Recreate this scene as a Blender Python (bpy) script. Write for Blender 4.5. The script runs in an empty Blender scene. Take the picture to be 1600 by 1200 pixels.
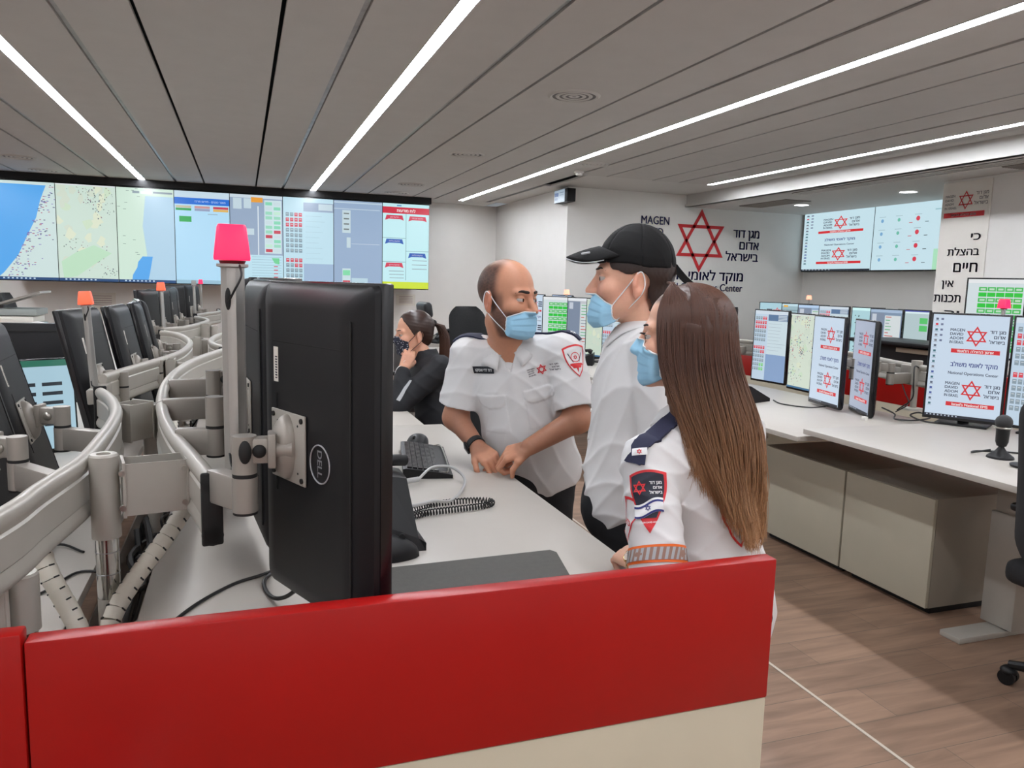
import bpy, bmesh, math, random
import numpy as np
from math import sin, cos, pi, radians, atan2, sqrt
from mathutils import Vector, Matrix, Euler
from mathutils.bvhtree import BVHTree
from mathutils.geometry import tessellate_polygon

# ---------------------------------------------------------------- camera, world, exposure
SC = bpy.context.scene
COL = SC.collection
cam_d = bpy.data.cameras.new('camera')
cam = bpy.data.objects.new('camera', cam_d)
COL.objects.link(cam)
cam_d.sensor_fit = 'HORIZONTAL'
cam_d.sensor_width = 36.0
cam_d.lens = 36.0 * 1200.0 / 1600.0
cam_d.clip_start = 0.02
cam_d.clip_end = 60
_f = Vector((0.32951663, 0.93524566, -0.12936129))
_r = Vector((0.94398728, -0.32889472, 0.02676338))
_u = _r.cross(_f)
cam.matrix_world = Matrix(((_r.x, _u.x, -_f.x, 0), (_r.y, _u.y, -_f.y, 0), (_r.z, _u.z, -_f.z, 1.45), (0, 0, 0, 1)))
SC.camera = cam
SC.view_settings.view_transform = 'Standard'
SC.view_settings.look = 'None'
SC.view_settings.gamma = 1
SC.view_settings.exposure = 0.0
SC.view_settings.use_curve_mapping = False
world = bpy.data.worlds.new('world')
SC.world = world
world.use_nodes = True
world.node_tree.nodes['Background'].inputs[0].default_value = (0.9, 0.95, 1.0, 1)
world.node_tree.nodes['Background'].inputs[1].default_value = 0.25
STRIP_POWER = 46.0

def area_lamp(name, loc, size, size_y, power, color=(1, 1, 1), rot=(0, 0, 0)):
    d = bpy.data.lights.new(name, 'AREA')
    d.shape = 'RECTANGLE'; d.size = size; d.size_y = size_y; d.energy = power; d.color = color
    o = bpy.data.objects.new(name, d); COL.objects.link(o)
    o.location = loc; o.rotation_euler = rot
    return o

# ---------------------------------------------------------------- materials
def S2L(c):
    return tuple(((x / 255.0) / 12.92 if x / 255.0 <= 0.04045 else ((x / 255.0 + 0.055) / 1.055) ** 2.4) for x in c)
MATS = {}
def mat(name, rgb, rough=0.5, metal=0.0, spec=0.5, noise=0.0, nscale=30, bump=0.0, bscale=200, coat=0.0, emit=None, estr=1.0, sss=0.0, attr=False, srgb=True, stretch=None):
    """rgb in 0..255 sRGB; optional colour noise, bump, colour attribute, emission"""
    if name in MATS: return MATS[name]
    m = bpy.data.materials.new(name); m.use_nodes = True
    nt = m.node_tree; b = nt.nodes['Principled BSDF']
    c = S2L(rgb) if srgb else rgb
    b.inputs['Base Color'].default_value = (*c, 1)
    b.inputs['Roughness'].default_value = rough
    b.inputs['Metallic'].default_value = metal
    b.inputs['Specular IOR Level'].default_value = spec
    b.inputs['Coat Weight'].default_value = coat
    if sss:
        b.inputs['Subsurface Weight'].default_value = sss
        b.inputs['Subsurface Radius'].default_value = (0.012, 0.004, 0.002)
        b.inputs['Subsurface Scale'].default_value = 1.0
    tc = nt.nodes.new('ShaderNodeTexCoord')
    mp = nt.nodes.new('ShaderNodeMapping')
    nt.links.new(tc.outputs['Object'], mp.inputs[0])
    if stretch: mp.inputs['Scale'].default_value = stretch
    col = None
    if attr:
        a = nt.nodes.new('ShaderNodeVertexColor'); a.layer_name = 'Col'
        col = a.outputs[0]
    if noise:
        n = nt.nodes.new('ShaderNodeTexNoise'); n.inputs['Scale'].default_value = nscale; n.inputs['Detail'].default_value = 6
        nt.links.new(mp.outputs[0], n.inputs[0])
        r = nt.nodes.new('ShaderNodeMapRange')
        r.inputs[1].default_value = 0.3; r.inputs[2].default_value = 0.7
        r.inputs[3].default_value = 1 - noise; r.inputs[4].default_value = 1 + noise
        nt.links.new(n.outputs[0], r.inputs[0])
        mx = nt.nodes.new('ShaderNodeVectorMath'); mx.operation = 'SCALE'
        if col is not None: nt.links.new(col, mx.inputs[0])
        else: mx.inputs[0].default_value = c
        nt.links.new(r.outputs[0], mx.inputs['Scale'])
        col = mx.outputs[0]
    if col is not None: nt.links.new(col, b.inputs['Base Color'])
    if bump:
        n2 = nt.nodes.new('ShaderNodeTexNoise'); n2.inputs['Scale'].default_value = bscale; n2.inputs['Detail'].default_value = 4
        nt.links.new(mp.outputs[0], n2.inputs[0])
        bp = nt.nodes.new('ShaderNodeBump'); bp.inputs['Strength'].default_value = bump; bp.inputs['Distance'].default_value = 0.002
        nt.links.new(n2.outputs[0], bp.inputs['Height']); nt.links.new(bp.outputs[0], b.inputs['Normal'])
    if emit is not None:
        b.inputs['Emission Color'].default_value = (*S2L(emit), 1)
        b.inputs['Emission Strength'].default_value = estr
    MATS[name] = m
    return m

def glow_mat(name, strength, rough=0.25):
    """a lit display: emission read from the colours of the picture it shows"""
    if name in MATS: return MATS[name]
    m = bpy.data.materials.new(name); m.use_nodes = True
    nt = m.node_tree; b = nt.nodes['Principled BSDF']
    a = nt.nodes.new('ShaderNodeVertexColor'); a.layer_name = 'Col'
    b.inputs['Base Color'].default_value = (0.02, 0.02, 0.02, 1)
    b.inputs['Roughness'].default_value = rough
    nt.links.new(a.outputs[0], b.inputs['Emission Color'])
    b.inputs['Emission Strength'].default_value = strength
    MATS[name] = m
    return m

M = {}
M['wall'] = mat('wall_paint', (234, 232, 228), 0.85, noise=0.015, nscale=4, bump=0.03, bscale=300)
M['ceil'] = mat('ceiling_panel', (190, 187, 183), 0.7, noise=0.02, nscale=6)
M['gypsum'] = mat('ceiling_plaster', (200, 198, 194), 0.85)
M['void'] = mat('ceiling_void', (12, 12, 13), 0.9)
M['channel'] = mat('groove_channel', (150, 150, 150), 0.35, metal=0.7, noise=0.25, nscale=9)
M['desk'] = mat('desk_laminate', (182, 176, 168), 0.38, noise=0.012, nscale=12, spec=0.35)
M['deskedge'] = mat('desk_edge_band', (150, 146, 140), 0.5)
M['cab'] = mat('cabinet_laminate', (176, 170, 152), 0.55, noise=0.02, nscale=8)
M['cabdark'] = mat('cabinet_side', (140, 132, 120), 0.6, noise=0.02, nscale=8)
M['red'] = mat('partition_red', (160, 14, 12), 0.33, noise=0.03, nscale=5, spec=0.35)
M['cream'] = mat('partition_cream', (192, 182, 160), 0.5, noise=0.02, nscale=10)
M['black'] = mat('black_plastic', (15, 15, 17), 0.45, bump=0.15, bscale=900, spec=0.35)
M['blackgloss'] = mat('black_gloss_bezel', (14, 14, 18), 0.22)
M['shell'] = mat('monitor_shell', (18, 18, 21), 0.42, bump=0.2, bscale=1200, spec=0.32)
M['rubber'] = mat('black_rubber', (18, 18, 18), 0.65)
M['alu'] = mat('painted_aluminium', (172, 167, 158), 0.42, metal=0.25, noise=0.02, nscale=15)
M['alud'] = mat('arm_grey_metal', (158, 152, 144), 0.4, metal=0.3, noise=0.03, nscale=20)
M['steel'] = mat('brushed_steel', (186, 184, 180), 0.42, metal=0.85, noise=0.05, nscale=40, stretch=(1, 1, 0.05))
M['tube'] = mat('polished_tube', (190, 188, 184), 0.14, metal=0.95)
M['chrome'] = mat('bolt_steel', (170, 168, 160), 0.3, metal=0.9)
M['white'] = mat('white_plastic', (225, 223, 218), 0.45)
M['ivory'] = mat('cable_spine_plastic', (196, 190, 176), 0.5)
M['fabric'] = mat('black_chair_fabric', (26, 26, 28), 0.85, noise=0.2, nscale=80, bump=0.5, bscale=500)
M['leather'] = mat('black_leatherette', (26, 28, 32), 0.38, bump=0.3, bscale=250)
M['greymat'] = mat('grey_desk_mat', (82, 80, 76), 0.8, noise=0.06, nscale=60, bump=0.3, bscale=400)
M['navy_ink'] = mat('navy_lettering', (38, 42, 110), 0.5)
M['red_ink'] = mat('red_lettering', (206, 38, 44), 0.5)
M['black_ink'] = mat('dark_ink', (28, 26, 44), 0.5)
M['white_ink'] = mat('white_ink', (225, 225, 225), 0.5)
M['paper'] = mat('paper_white', (226, 222, 212), 0.7)
M['cable'] = mat('black_cable', (20, 20, 20), 0.5)
M['clearcable'] = mat('grey_cable', (170, 170, 168), 0.35)
M['strip'] = mat('strip_diffuser', (255, 250, 240), 0.5, emit=(244, 248, 255), estr=STRIP_POWER)
M['down'] = mat('downlight_diffuser', (255, 250, 240), 0.5, emit=(244, 248, 255), estr=10)
M['glow_wall'] = glow_mat('video_wall_glow', 0.95)
M['glow_mon'] = glow_mat('monitor_glow', 0.9)
M['lampred'] = mat('beacon_red_lit', (240, 40, 80), 0.4, emit=(255, 38, 92), estr=1.0)
M['lamporange'] = mat('beacon_orange_lit', (240, 90, 60), 0.4, emit=(255, 92, 62), estr=1.0)
M['lampgreen'] = mat('beacon_green_lit', (40, 220, 130), 0.4, emit=(40, 235, 140), estr=1.0)
M['lamppink'] = mat('beacon_pale_lit', (255, 170, 140), 0.4, emit=(255, 180, 150), estr=1.1)
M['lampoff'] = mat('beacon_unlit_grey', (150, 150, 148), 0.4)

def floor_mat():
    m = bpy.data.materials.new('wood_floor'); m.use_nodes = True
    nt = m.node_tree; b = nt.nodes['Principled BSDF']
    tc = nt.nodes.new('ShaderNodeTexCoord')
    br = nt.nodes.new('ShaderNodeTexBrick')
    br.inputs['Scale'].default_value = 1.0
    br.inputs['Brick Width'].default_value = 1.3; br.inputs['Row Height'].default_value = 0.19
    br.inputs['Mortar Size'].default_value = 0.0012; br.offset = 0.37
    br.inputs['Color1'].default_value = (*S2L((150, 121, 101)), 1)
    br.inputs['Color2'].default_value = (*S2L((134, 108, 90)), 1)
    br.inputs['Mortar'].default_value = (*S2L((100, 88, 78)), 1)
    nt.links.new(tc.outputs['Object'], br.inputs[0])
    mp = nt.nodes.new('ShaderNodeMapping'); mp.inputs['Scale'].default_value = (1.2, 9, 1)
    nt.links.new(tc.outputs['Object'], mp.inputs[0])
    n = nt.nodes.new('ShaderNodeTexNoise'); n.inputs['Scale'].default_value = 2.2; n.inputs['Detail'].default_value = 9; n.inputs['Distortion'].default_value = 0.6
    nt.links.new(mp.outputs[0], n.inputs[0])
    r = nt.nodes.new('ShaderNodeMapRange'); r.inputs[1].default_value = 0.3; r.inputs[2].default_value = 0.7; r.inputs[3].default_value = 0.72; r.inputs[4].default_value = 1.22
    nt.links.new(n.outputs[0], r.inputs[0])
    v = nt.nodes.new('ShaderNodeVectorMath'); v.operation = 'SCALE'
    nt.links.new(br.outputs[0], v.inputs[0]); nt.links.new(r.outputs[0], v.inputs['Scale'])
    nt.links.new(v.outputs[0], b.inputs['Base Color'])
    b.inputs['Roughness'].default_value = 0.45
    b.inputs['Specular IOR Level'].default_value = 0.35
    return m
M['floor'] = floor_mat()

# ---------------------------------------------------------------- mesh builder
def rotm(rx=0, ry=0, rz=0):
    return Euler((rx, ry, rz)).to_matrix().to_4x4()
class MB:
    def __init__(s):
        s.bm = bmesh.new(); s.mats = []; s.cl = None
    def mi(s, m):
        if m is None: return 0
        if m not in s.mats: s.mats.append(m)
        return s.mats.index(m)
    def _fin(s, verts, m, mtx=None):
        if mtx is not None: bmesh.ops.transform(s.bm, matrix=mtx, verts=verts)
        i = s.mi(m); fs = set()
        for v in verts:
            for f in v.link_faces: fs.add(f)
        for f in fs: f.material_index = i
        return fs
    def box(s, c, d, m=None, rot=None, bev=0.0, seg=2, mtx=None):
        r = bmesh.ops.create_cube(s.bm, size=1)
        vs = r['verts']
        bmesh.ops.scale(s.bm, vec=d, verts=vs)
        if bev:
            es = set()
            for v in vs: es.update(v.link_edges)
            bv = bmesh.ops.bevel(s.bm, geom=list(es), offset=bev, segments=seg, profile=0.5, affect='EDGES')
            vs = list({v for f in bv['faces'] for v in f.verts} | {v for v in vs if v.is_valid})
            vs = s._island(vs)
        T = Matrix.Translation(c)
        if rot is not None: T = T @ rotm(*rot)
        if mtx is not None: T = mtx @ T
        s._fin(vs, m, T)
    def _island(s, vs):
        seen = set(vs); st = list(vs)
        while st:
            v = st.pop()
            for e in v.link_edges:
                o = e.other_vert(v)
                if o not in seen: seen.add(o); st.append(o)
        return list(seen)
    def cyl(s, p0, p1, r0, r1=None, m=None, seg=20, caps=True, mtx=None):
        r1 = r0 if r1 is None else r1
        p0 = Vector(p0); p1 = Vector(p1); d = p1 - p0
        r = bmesh.ops.create_cone(s.bm, cap_ends=caps, segments=seg, radius1=r0, radius2=r1, depth=d.length)
        T = Matrix.Translation((p0 + p1) / 2) @ d.to_track_quat('Z', 'Y').to_matrix().to_4x4()
        if mtx is not None: T = mtx @ T
        s._fin(r['verts'], m, T)
    def lathe(s, prof, m=None, seg=32, mtx=None, closed=False):
        """prof: list of (r,z) around local Z"""
        rings = []
        for (r, z) in prof:
            if r < 1e-6: rings.append([s.bm.verts.new((0, 0, z))])
            else: rings.append([s.bm.verts.new((r * cos(2 * pi * k / seg), r * sin(2 * pi * k / seg), z)) for k in range(seg)])
        i = s.mi(m)
        n = len(rings)
        for a in range(n if closed else n - 1):
            A = rings[a]; B = rings[(a + 1) % n]
            for k in range(seg):
                k2 = (k + 1) % seg
                try:
                    if len(A) == 1 and len(B) == 1: continue
                    if len(A) == 1: f = s.bm.faces.new((A[0], B[k2], B[k]))
                    elif len(B) == 1: f = s.bm.faces.new((A[k], A[k2], B[0]))
                    else: f = s.bm.faces.new((A[k], A[k2], B[k2], B[k]))
                    f.material_index = i
                except ValueError: pass
        if mtx is not None:
            bmesh.ops.transform(s.bm, matrix=mtx, verts=[v for r in rings for v in r])
    def tube(s, path, r, m=None, seg=8, caps=True, prof=None, up=Vector((0, 0, 1)), closed=False):
        """sweep a circle (or a closed 2D profile: (side, up) pairs) along a path"""
        P = [Vector(p) for p in path]; n = len(P)
        rad = r if isinstance(r, (list, tuple)) else [r] * n
        rings = []; prev = None
        for i in range(n):
            if closed: t = (P[(i + 1) % n] - P[i - 1])
            else: t = (P[min(i + 1, n - 1)] - P[max(i - 1, 0)])
            if t.length < 1e-9: t = Vector((0, 0, 1))
            t.normalize()
            if prof is not None:
                side = t.cross(up).normalized(); u2 = side.cross(t)
            else:
                if prev is None:
                    side = t.cross(Vector((0.13, 0.21, 1)) if abs(t.z) < 0.95 else Vector((1, 0.1, 0))).normalized()
                else:
                    side = (prev - t * prev.dot(t))
                    side = side.normalized() if side.length > 1e-6 else t.orthogonal().normalized()
                prev = side; u2 = side.cross(t)
            if prof is not None: rings.append([s.bm.verts.new(P[i] + side * a + u2 * b) for a, b in prof])
            else: rings.append([s.bm.verts.new(P[i] + (side * cos(2 * pi * k / seg) + u2 * sin(2 * pi * k / seg)) * rad[i]) for k in range(seg)])
        mi_ = s.mi(m); q = len(rings[0])
        for a in range(n if closed else n - 1):
            A = rings[a]; B = rings[(a + 1) % n]
            for k in range(q):
                f = s.bm.faces.new((A[k], A[(k + 1) % q], B[(k + 1) % q], B[k])); f.material_index = mi_
        if caps and not closed:
            f = s.bm.faces.new(list(reversed(rings[0]))); f.material_index = mi_
            f = s.bm.faces.new(rings[-1]); f.material_index = mi_
    def poly(s, pts, m=None, mtx=None):
        vs = [s.bm.verts.new(p) for p in pts]
        f = s.bm.faces.new(vs); f.material_index = s.mi(m)
        if mtx is not None: bmesh.ops.transform(s.bm, matrix=mtx, verts=vs)
        return f
    def prism(s, pts2, z0, z1, m=None, mtx=None):
        """extrude a 2D polygon (x,y) from z0 to z1"""
        a = [s.bm.verts.new((x, y, z0)) for x, y in pts2]; b = [s.bm.verts.new((x, y, z1)) for x, y in pts2]
        i = s.mi(m); n = len(pts2)
        fs = [s.bm.faces.new(list(reversed(a))), s.bm.faces.new(b)]
        for k in range(n): fs.append(s.bm.faces.new((a[k], a[(k + 1) % n], b[(k + 1) % n], b[k])))
        for f in fs: f.material_index = i
        if mtx is not None: bmesh.ops.transform(s.bm, matrix=mtx, verts=a + b)
    def sphere(s, c, r, m=None, seg=16, mtx=None):
        rr = (r, r, r) if not isinstance(r, (tuple, list)) else r
        q = bmesh.ops.create_uvsphere(s.bm, u_segments=seg, v_segments=max(6, seg // 2 + 2), radius=1)
        T = Matrix.Translation(c) @ Matrix.Diagonal((*rr, 1))
        if mtx is not None: T = mtx @ T
        s._fin(q['verts'], m, T)
    def raw(s, verts, faces, m=None, mtx=None, color=None):
        vs = [s.bm.verts.new(v) for v in verts]
        i = s.mi(m)
        for f in faces:
            try: s.bm.faces.new([vs[k] for k in f]).material_index = i
            except ValueError: pass
        if mtx is not None: bmesh.ops.transform(s.bm, matrix=mtx, verts=vs)
        return vs
    def build(s, name, parent=None, m=None, smooth=True, angle=35, loc=None, normals=True):
        if normals: bmesh.ops.recalc_face_normals(s.bm, faces=s.bm.faces[:])
        me = bpy.data.meshes.new(name); s.bm.to_mesh(me); s.bm.free()
        if m is not None: me.materials.append(m)
        else:
            for q in s.mats: me.materials.append(q)
        if smooth and len(me.polygons):
            me.polygons.foreach_set('use_smooth', [True] * len(me.polygons))
            try: me.set_sharp_from_angle(angle=radians(angle))
            except Exception: pass
        o = bpy.data.objects.new(name, me); COL.objects.link(o)
        if parent is not None: o.parent = parent
        if loc is not None: o.location = loc
        return o

def tag(o, label=None, cat=None, group=None, kind=None):
    if label: o['label'] = label
    if cat: o['category'] = cat
    if group: o['group'] = group
    if kind: o['kind'] = kind
    return o
def empty(name, loc=(0, 0, 0), rz=0.0, label=None, cat=None, group=None):
    o = bpy.data.objects.new(name, None); COL.objects.link(o)
    o.location = loc; o.rotation_euler = (0, 0, rz); o.empty_display_size = 0.05
    return tag(o, label, cat, group)
def kids(o): return [c for c in bpy.data.objects if c.parent == o]
def copy_tree(o, loc=None, rot=None, label=None, group=None, parent=None):
    c = o.copy(); COL.objects.link(c); c.parent = parent
    for ch in kids(o): copy_tree(ch, parent=c)
    if loc is not None: c.location = loc
    if rot is not None: c.rotation_euler = rot
    if label: c['label'] = label
    if group: c['group'] = group
    return c
def smooth_path(pts, n=8):
    """Catmull-Rom through points"""
    P = [Vector(p) for p in pts]; P = [2 * P[0] - P[1]] + P + [2 * P[-1] - P[-2]]
    out = []
    for i in range(1, len(P) - 2):
        for k in range(n):
            t = k / n
            out.append(0.5 * ((2 * P[i]) + (-P[i - 1] + P[i + 1]) * t + (2 * P[i - 1] - 5 * P[i] + 4 * P[i + 1] - P[i + 2]) * t * t + (-P[i - 1] + 3 * P[i] - 3 * P[i + 1] + P[i + 2]) * t ** 3))
    out.append(P[-2]); return out

# ---------------------------------------------------------------- lettering
_tc = {}
def text_geo(t, bold=False):
    """triangulated glyph outline at size 1; Hebrew strings are given in reading order and reversed here"""
    if any('\u0590' <= ch <= '\u05ff' for ch in t): t = t[::-1]
    k = (t, bold)
    if k in _tc: return _tc[k]
    cu = bpy.data.curves.new('glyphs', 'FONT'); cu.body = t; cu.size = 1; cu.resolution_u = 3; cu.fill_mode = 'NONE'
    o = bpy.data.objects.new('glyphs', cu); COL.objects.link(o)
    bpy.context.view_layer.update()
    me = o.to_mesh()
    co = [tuple(x.co) for x in me.vertices]; nb = {}
    for e in me.edges:
        i, j = e.vertices; nb.setdefault(i, []).append(j); nb.setdefault(j, []).append(i)
    o.to_mesh_clear(); bpy.data.objects.remove(o); bpy.data.curves.remove(cu)
    # follow each outline; overlapping strokes are filled one by one, holes go to the outline around them
    seen = set(); loops = []
    for s0 in range(len(co)):
        if s0 in seen or s0 not in nb: continue
        L = [s0]; seen.add(s0); cur = s0
        while True:
            nx = [k for k in nb[cur] if k not in seen]
            if not nx: break
            cur = min(nx, key=lambda k: abs(k - cur)) if cur != s0 else min(nx); seen.add(cur); L.append(cur)
        if len(L) > 2: loops.append([co[k] for k in L])
    area = lambda L: 0.5 * sum(L[k][0] * L[(k + 1) % len(L)][1] - L[(k + 1) % len(L)][0] * L[k][1] for k in range(len(L)))
    def inside(p, L):
        c = False
        for k in range(len(L)):
            (x0, y0, _), (x1, y1, _) = L[k], L[(k + 1) % len(L)]
            if (y0 > p[1]) != (y1 > p[1]) and p[0] < (x1 - x0) * (p[1] - y0) / (y1 - y0) + x0: c = not c
        return c
    v = []; f = []
    if loops:
        # every outline that lies wholly inside another one is its hole
        hol = {}
        for i, L in enumerate(loops):
            for j, Q in enumerate(loops):
                if i != j and abs(area(Q)) > abs(area(L)) and all(inside(p, Q) for p in L): hol[i] = j; break
        for j, Q in enumerate(loops):
            if j in hol: continue
            hs = [[Vector(p) for p in loops[i]] for i in hol if hol[i] == j]
            tri = tessellate_polygon([[Vector(p) for p in Q]] + hs); fl = [p for r in [[Vector(p) for p in Q]] + hs for p in r]
            n0 = len(v); v += [tuple(p) for p in fl]; f += [tuple(n0 + int(k) for k in q) for q in tri]
    v = np.array(v, float).reshape(-1, 3)
    if len(v):
        v[:, 0] -= v[:, 0].min()
        if bold:
            n = len(v); v = np.concatenate([v + np.array((dx, dy, 0)) for dx, dy in ((0, 0.006), (0.022, -0.006), (0.044, 0.006))]); f = [tuple(i + n * k for i in q) for k in range(3) for q in f]
    _tc[k] = (v, f, float(v[:, 0].max()) if len(v) else 0.0)
    return _tc[k]
def star_polys(cx, cy, R, t=0.17):
    """six-pointed outline star as two interlaced triangle rings, quads in the xy plane"""
    out = []
    for s in (1, -1):
        A = [(cx + R * cos(pi / 2 * s + 2 * pi * k / 3), cy + R * sin(pi / 2 * s + 2 * pi * k / 3)) for k in range(3)]
        q = 1 - 2 * t
        B = [(cx + (x - cx) * q, cy + (y - cy) * q) for x, y in A]
        for k in range(3): out.append([A[k], A[(k + 1) % 3], B[(k + 1) % 3], B[k]])
    return out

class Screen:
    """a picture on a flat panel: coloured patches and lettering in real size, origin at centre, facing -Y"""
    def __init__(s, w, h, bg):
        s.w = w; s.h = h; s.V = []; s.F = []; s.C = []; s.lay = 0
        s.rect(0, 0, 1, 1, bg)
    def P(s, u, v): return ((u - 0.5) * s.w, (0.5 - v) * s.h)
    def _add(s, pts, faces, col):
        b = len(s.V); y = -0.00012 * s.lay
        s.V += [(x, y, z) for x, z in pts]
        for f in faces: s.F.append([b + k for k in f]); s.C.append(col)
    def rect(s, u0, v0, u1, v1, col, lay=True):
        if lay: s.lay += 1
        a = s.P(u0, v0); b = s.P(u1, v1)
        s._add([(a[0], b[1]), (b[0], b[1]), (b[0], a[1]), (a[0], a[1])], [(0, 1, 2, 3)], col)
    def poly(s, uv, col, lay=True):
        if lay: s.lay += 1
        s._add([s.P(*q) for q in uv], [tuple(range(len(uv)))], col)
    def text(s, t, u, v, hh, col, align='c', bold=False, maxw=None):
        """hh = letter height as a fraction of screen height"""
        g, f, w = text_geo(t, bold); 
        if not len(g): return
        s.lay += 1
        sz = hh * s.h / 0.72; x0, z0 = s.P(u, v)
        sx = sz
        if maxw and w * sz > maxw * s.w: sx = maxw * s.w / w
        off = {'c': -w / 2, 'l': 0, 'r': -w}[align] * sx
        s._add([(x0 + off + p[0] * sx, z0 + (p[1] - 0.36) * sz) for p in g], f, col)
    def star(s, u, v, R, col, t=0.13):
        s.lay += 1
        x, z = s.P(u, v)
        for q in star_polys(x, z, R, t): s._add(q, [(0, 1, 2, 3)], col)
    def mesh(s, name, parent, m, loc=None):
        me = bpy.data.meshes.new(name)
        me.from_pydata(s.V, [], s.F); me.materials.append(m)
        ca = me.color_attributes.new('Col', 'FLOAT_COLOR', 'CORNER')
        n = len(me.loops); arr = np.ones((n, 4), np.float32); k = 0
        for f, c in zip(s.F, s.C):
            arr[k:k + len(f), :3] = S2L(c); k += len(f)
        ca.data.foreach_set('color', arr.ravel())
        o = bpy.data.objects.new(name, me); COL.objects.link(o)
        if parent is not None: o.parent = parent
        if loc is not None: o.location = loc
        return o

RED = (214, 40, 48); NAVY = (44, 52, 128); INK = (40, 44, 70)
def logo(s, cu, cv, R, ink=INK, star=RED, tiny=False):
    """star between two blocks of lettering; R in metres"""
    s.star(cu, cv, R, star)
    k = R / s.h; a = R / s.w
    if tiny:
        for r in range(4):
            s.rect(cu - 2.3 * a, cv - k * (0.62 - 0.36 * r), cu - 1.1 * a, cv - k * (0.62 - 0.36 * r) + 0.2 * k, ink)
        for r in range(3):
            s.rect(cu + 1.1 * a, cv - k * (0.62 - 0.45 * r), cu + 2.2 * a, cv - k * (0.62 - 0.45 * r) + 0.25 * k, ink)
        return
    for r, t in enumerate(('MAGEN', 'DAVID', 'ADOM', 'IN ISRAEL')):
        s.text(t, cu - 2.28 * a, cv - k * (0.58 - 0.40 * r), 0.28 * k, ink, 'l', bold=True, maxw=1.25 * a)
    for r, t in enumerate(('מגן דוד', 'אדום', 'בישראל')):
        s.text(t, cu + 2.38 * a, cv - k * (0.52 - 0.48 * r), 0.34 * k, ink, 'r', bold=True, maxw=1.3 * a)

def scr_logo(w, h, icons=True, tiny=False, bg=(205, 222, 240)):
    s = Screen(w, h, bg)
    R = (0.115 * min(h, w * 1.55)) if w > h * 0.9 else 0.155 * w
    cu = 0.55 if w > h * 0.9 else 0.60
    logo(s, cu, 0.2, R, tiny=tiny)
    s.rect(cu - 0.32, 0.325, cu + 0.32, 0.365, RED); s.text('ארגון ההצלה הלאומי', cu, 0.345, 0.026, (240, 240, 240), bold=True, maxw=0.60)
    s.text('מוקד לאומי משולב', cu, 0.475, 0.044, NAVY, bold=True, maxw=0.62)
    s.text('National Operations Center', cu, 0.56, 0.028, INK, bold=True, maxw=0.66)
    logo(s, cu, 0.72, R, tiny=tiny)
    s.rect(cu - 0.32, 0.845, cu + 0.32, 0.885, RED); s.text("Israel's National EMS", cu, 0.865, 0.026, (240, 240, 240), bold=True, maxw=0.58)
    if icons:
        rd = random.Random(4)
        for r in range(17):
            c = rd.choice([(60, 110, 120), (90, 100, 120), (70, 90, 160), (120, 120, 130)])
            if r == 1: c = (214, 40, 60)
            s.rect(0.04, 0.035 + 0.052 * r, 0.075, 0.055 + 0.052 * r, c)
            s.rect(0.03, 0.06 + 0.052 * r, 0.085, 0.064 + 0.052 * r, (150, 160, 180))
            if r < 5: s.rect(0.11, 0.035 + 0.052 * r, 0.145, 0.055 + 0.052 * r, (110, 120, 150))
    s.rect(0, 0.975, 1, 1, (22, 28, 44))
    for k in range(9): s.rect(0.03 + 0.05 * k, 0.98, 0.05 + 0.05 * k, 0.992, (180, 190, 205))
    return s
def scr_table(w, h, seed=1):
    """dispatch board: rows of red and grey tiles beside lists"""
    rd = random.Random(seed)
    s = Screen(w, h, (196, 216, 234))
    s.rect(0, 0, 1, 0.05, (214, 226, 238)); s.rect(0.42, 0.05, 1, 0.14, (92, 122, 160))
    for k in range(4): s.rect(0.72, 0.06 + 0.02 * k, 0.98, 0.072 + 0.02 * k, (206, 218, 228))
    s.rect(0.42, 0.14, 1, 0.62, (206, 224, 232)); s.rect(0.4, 0.62, 1, 1, (136, 164, 204))
    for k in range(9): s.rect(0.44, 0.18 + 0.047 * k, 0.97 - 0.2 * rd.random(), 0.184 + 0.047 * k, (160, 176, 190))
    for r in range(12):
        for c in range(5):
            red = (r in (1, 2) or r in (6,)) or (r == 0 and c > 2) or (r == 7 and c > 2)
            if r > 9 and c > 2: col = (120, 210, 120)
            else: col = (222, 70, 84) if red else (140, 158, 170)
            v = 0.085 + 0.062 * r + (0.05 if r > 5 else 0)
            s.rect(0.04 + 0.072 * c, v, 0.095 + 0.072 * c, v + 0.045, col)
            s.rect(0.05 + 0.072 * c, v + 0.012, 0.085 + 0.072 * c, v + 0.017, (226, 232, 236))
    return s
def scr_map(w, h, seed=2, bg=(214, 226, 210), n=260, colors=((200, 50, 60), (50, 70, 110), (60, 90, 160), (40, 44, 50)), band=None):
    rd = random.Random(seed); s = Screen(w, h, bg)
    for k in range(26):
        u = rd.random() * 0.85; v = rd.random() * 0.85
        pts = [(u + 0.07 * cos(a) * (0.5 + rd.random()), v + 0.05 * sin(a) * (0.5 + rd.random())) for a in [i * 0.9 for i in range(7)]]
        pts = [(min(max(x, 0.0), 1.0), min(max(y, 0.0), 1.0)) for x, y in pts]
        s.poly(pts, rd.choice([(206, 226, 200), (222, 230, 206), (210, 222, 206)]))
    cl = [(rd.random(), rd.random() ** 1.4, 0.05 + 0.1 * rd.random()) for _ in range(9)]
    s.lay += 1
    for k in range(n):
        c = rd.choice(cl)
        u = c[0] + rd.gauss(0, c[2]); v = c[1] + rd.gauss(0, c[2] * 0.7)
        if not (0.01 < u < 0.97 and 0.02 < v < 0.95): continue
        a = 0.006 + 0.008 * rd.random()
        s.rect(u, v, u + a * 1.4, v + a * 0.9, rd.choice(colors), lay=(k % 20 == 0))
    s.rect(0, 0, 1, 0.012, (225, 230, 232)); s.rect(0, 0.975, 1, 1, (60, 110, 150))
    return s
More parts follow.
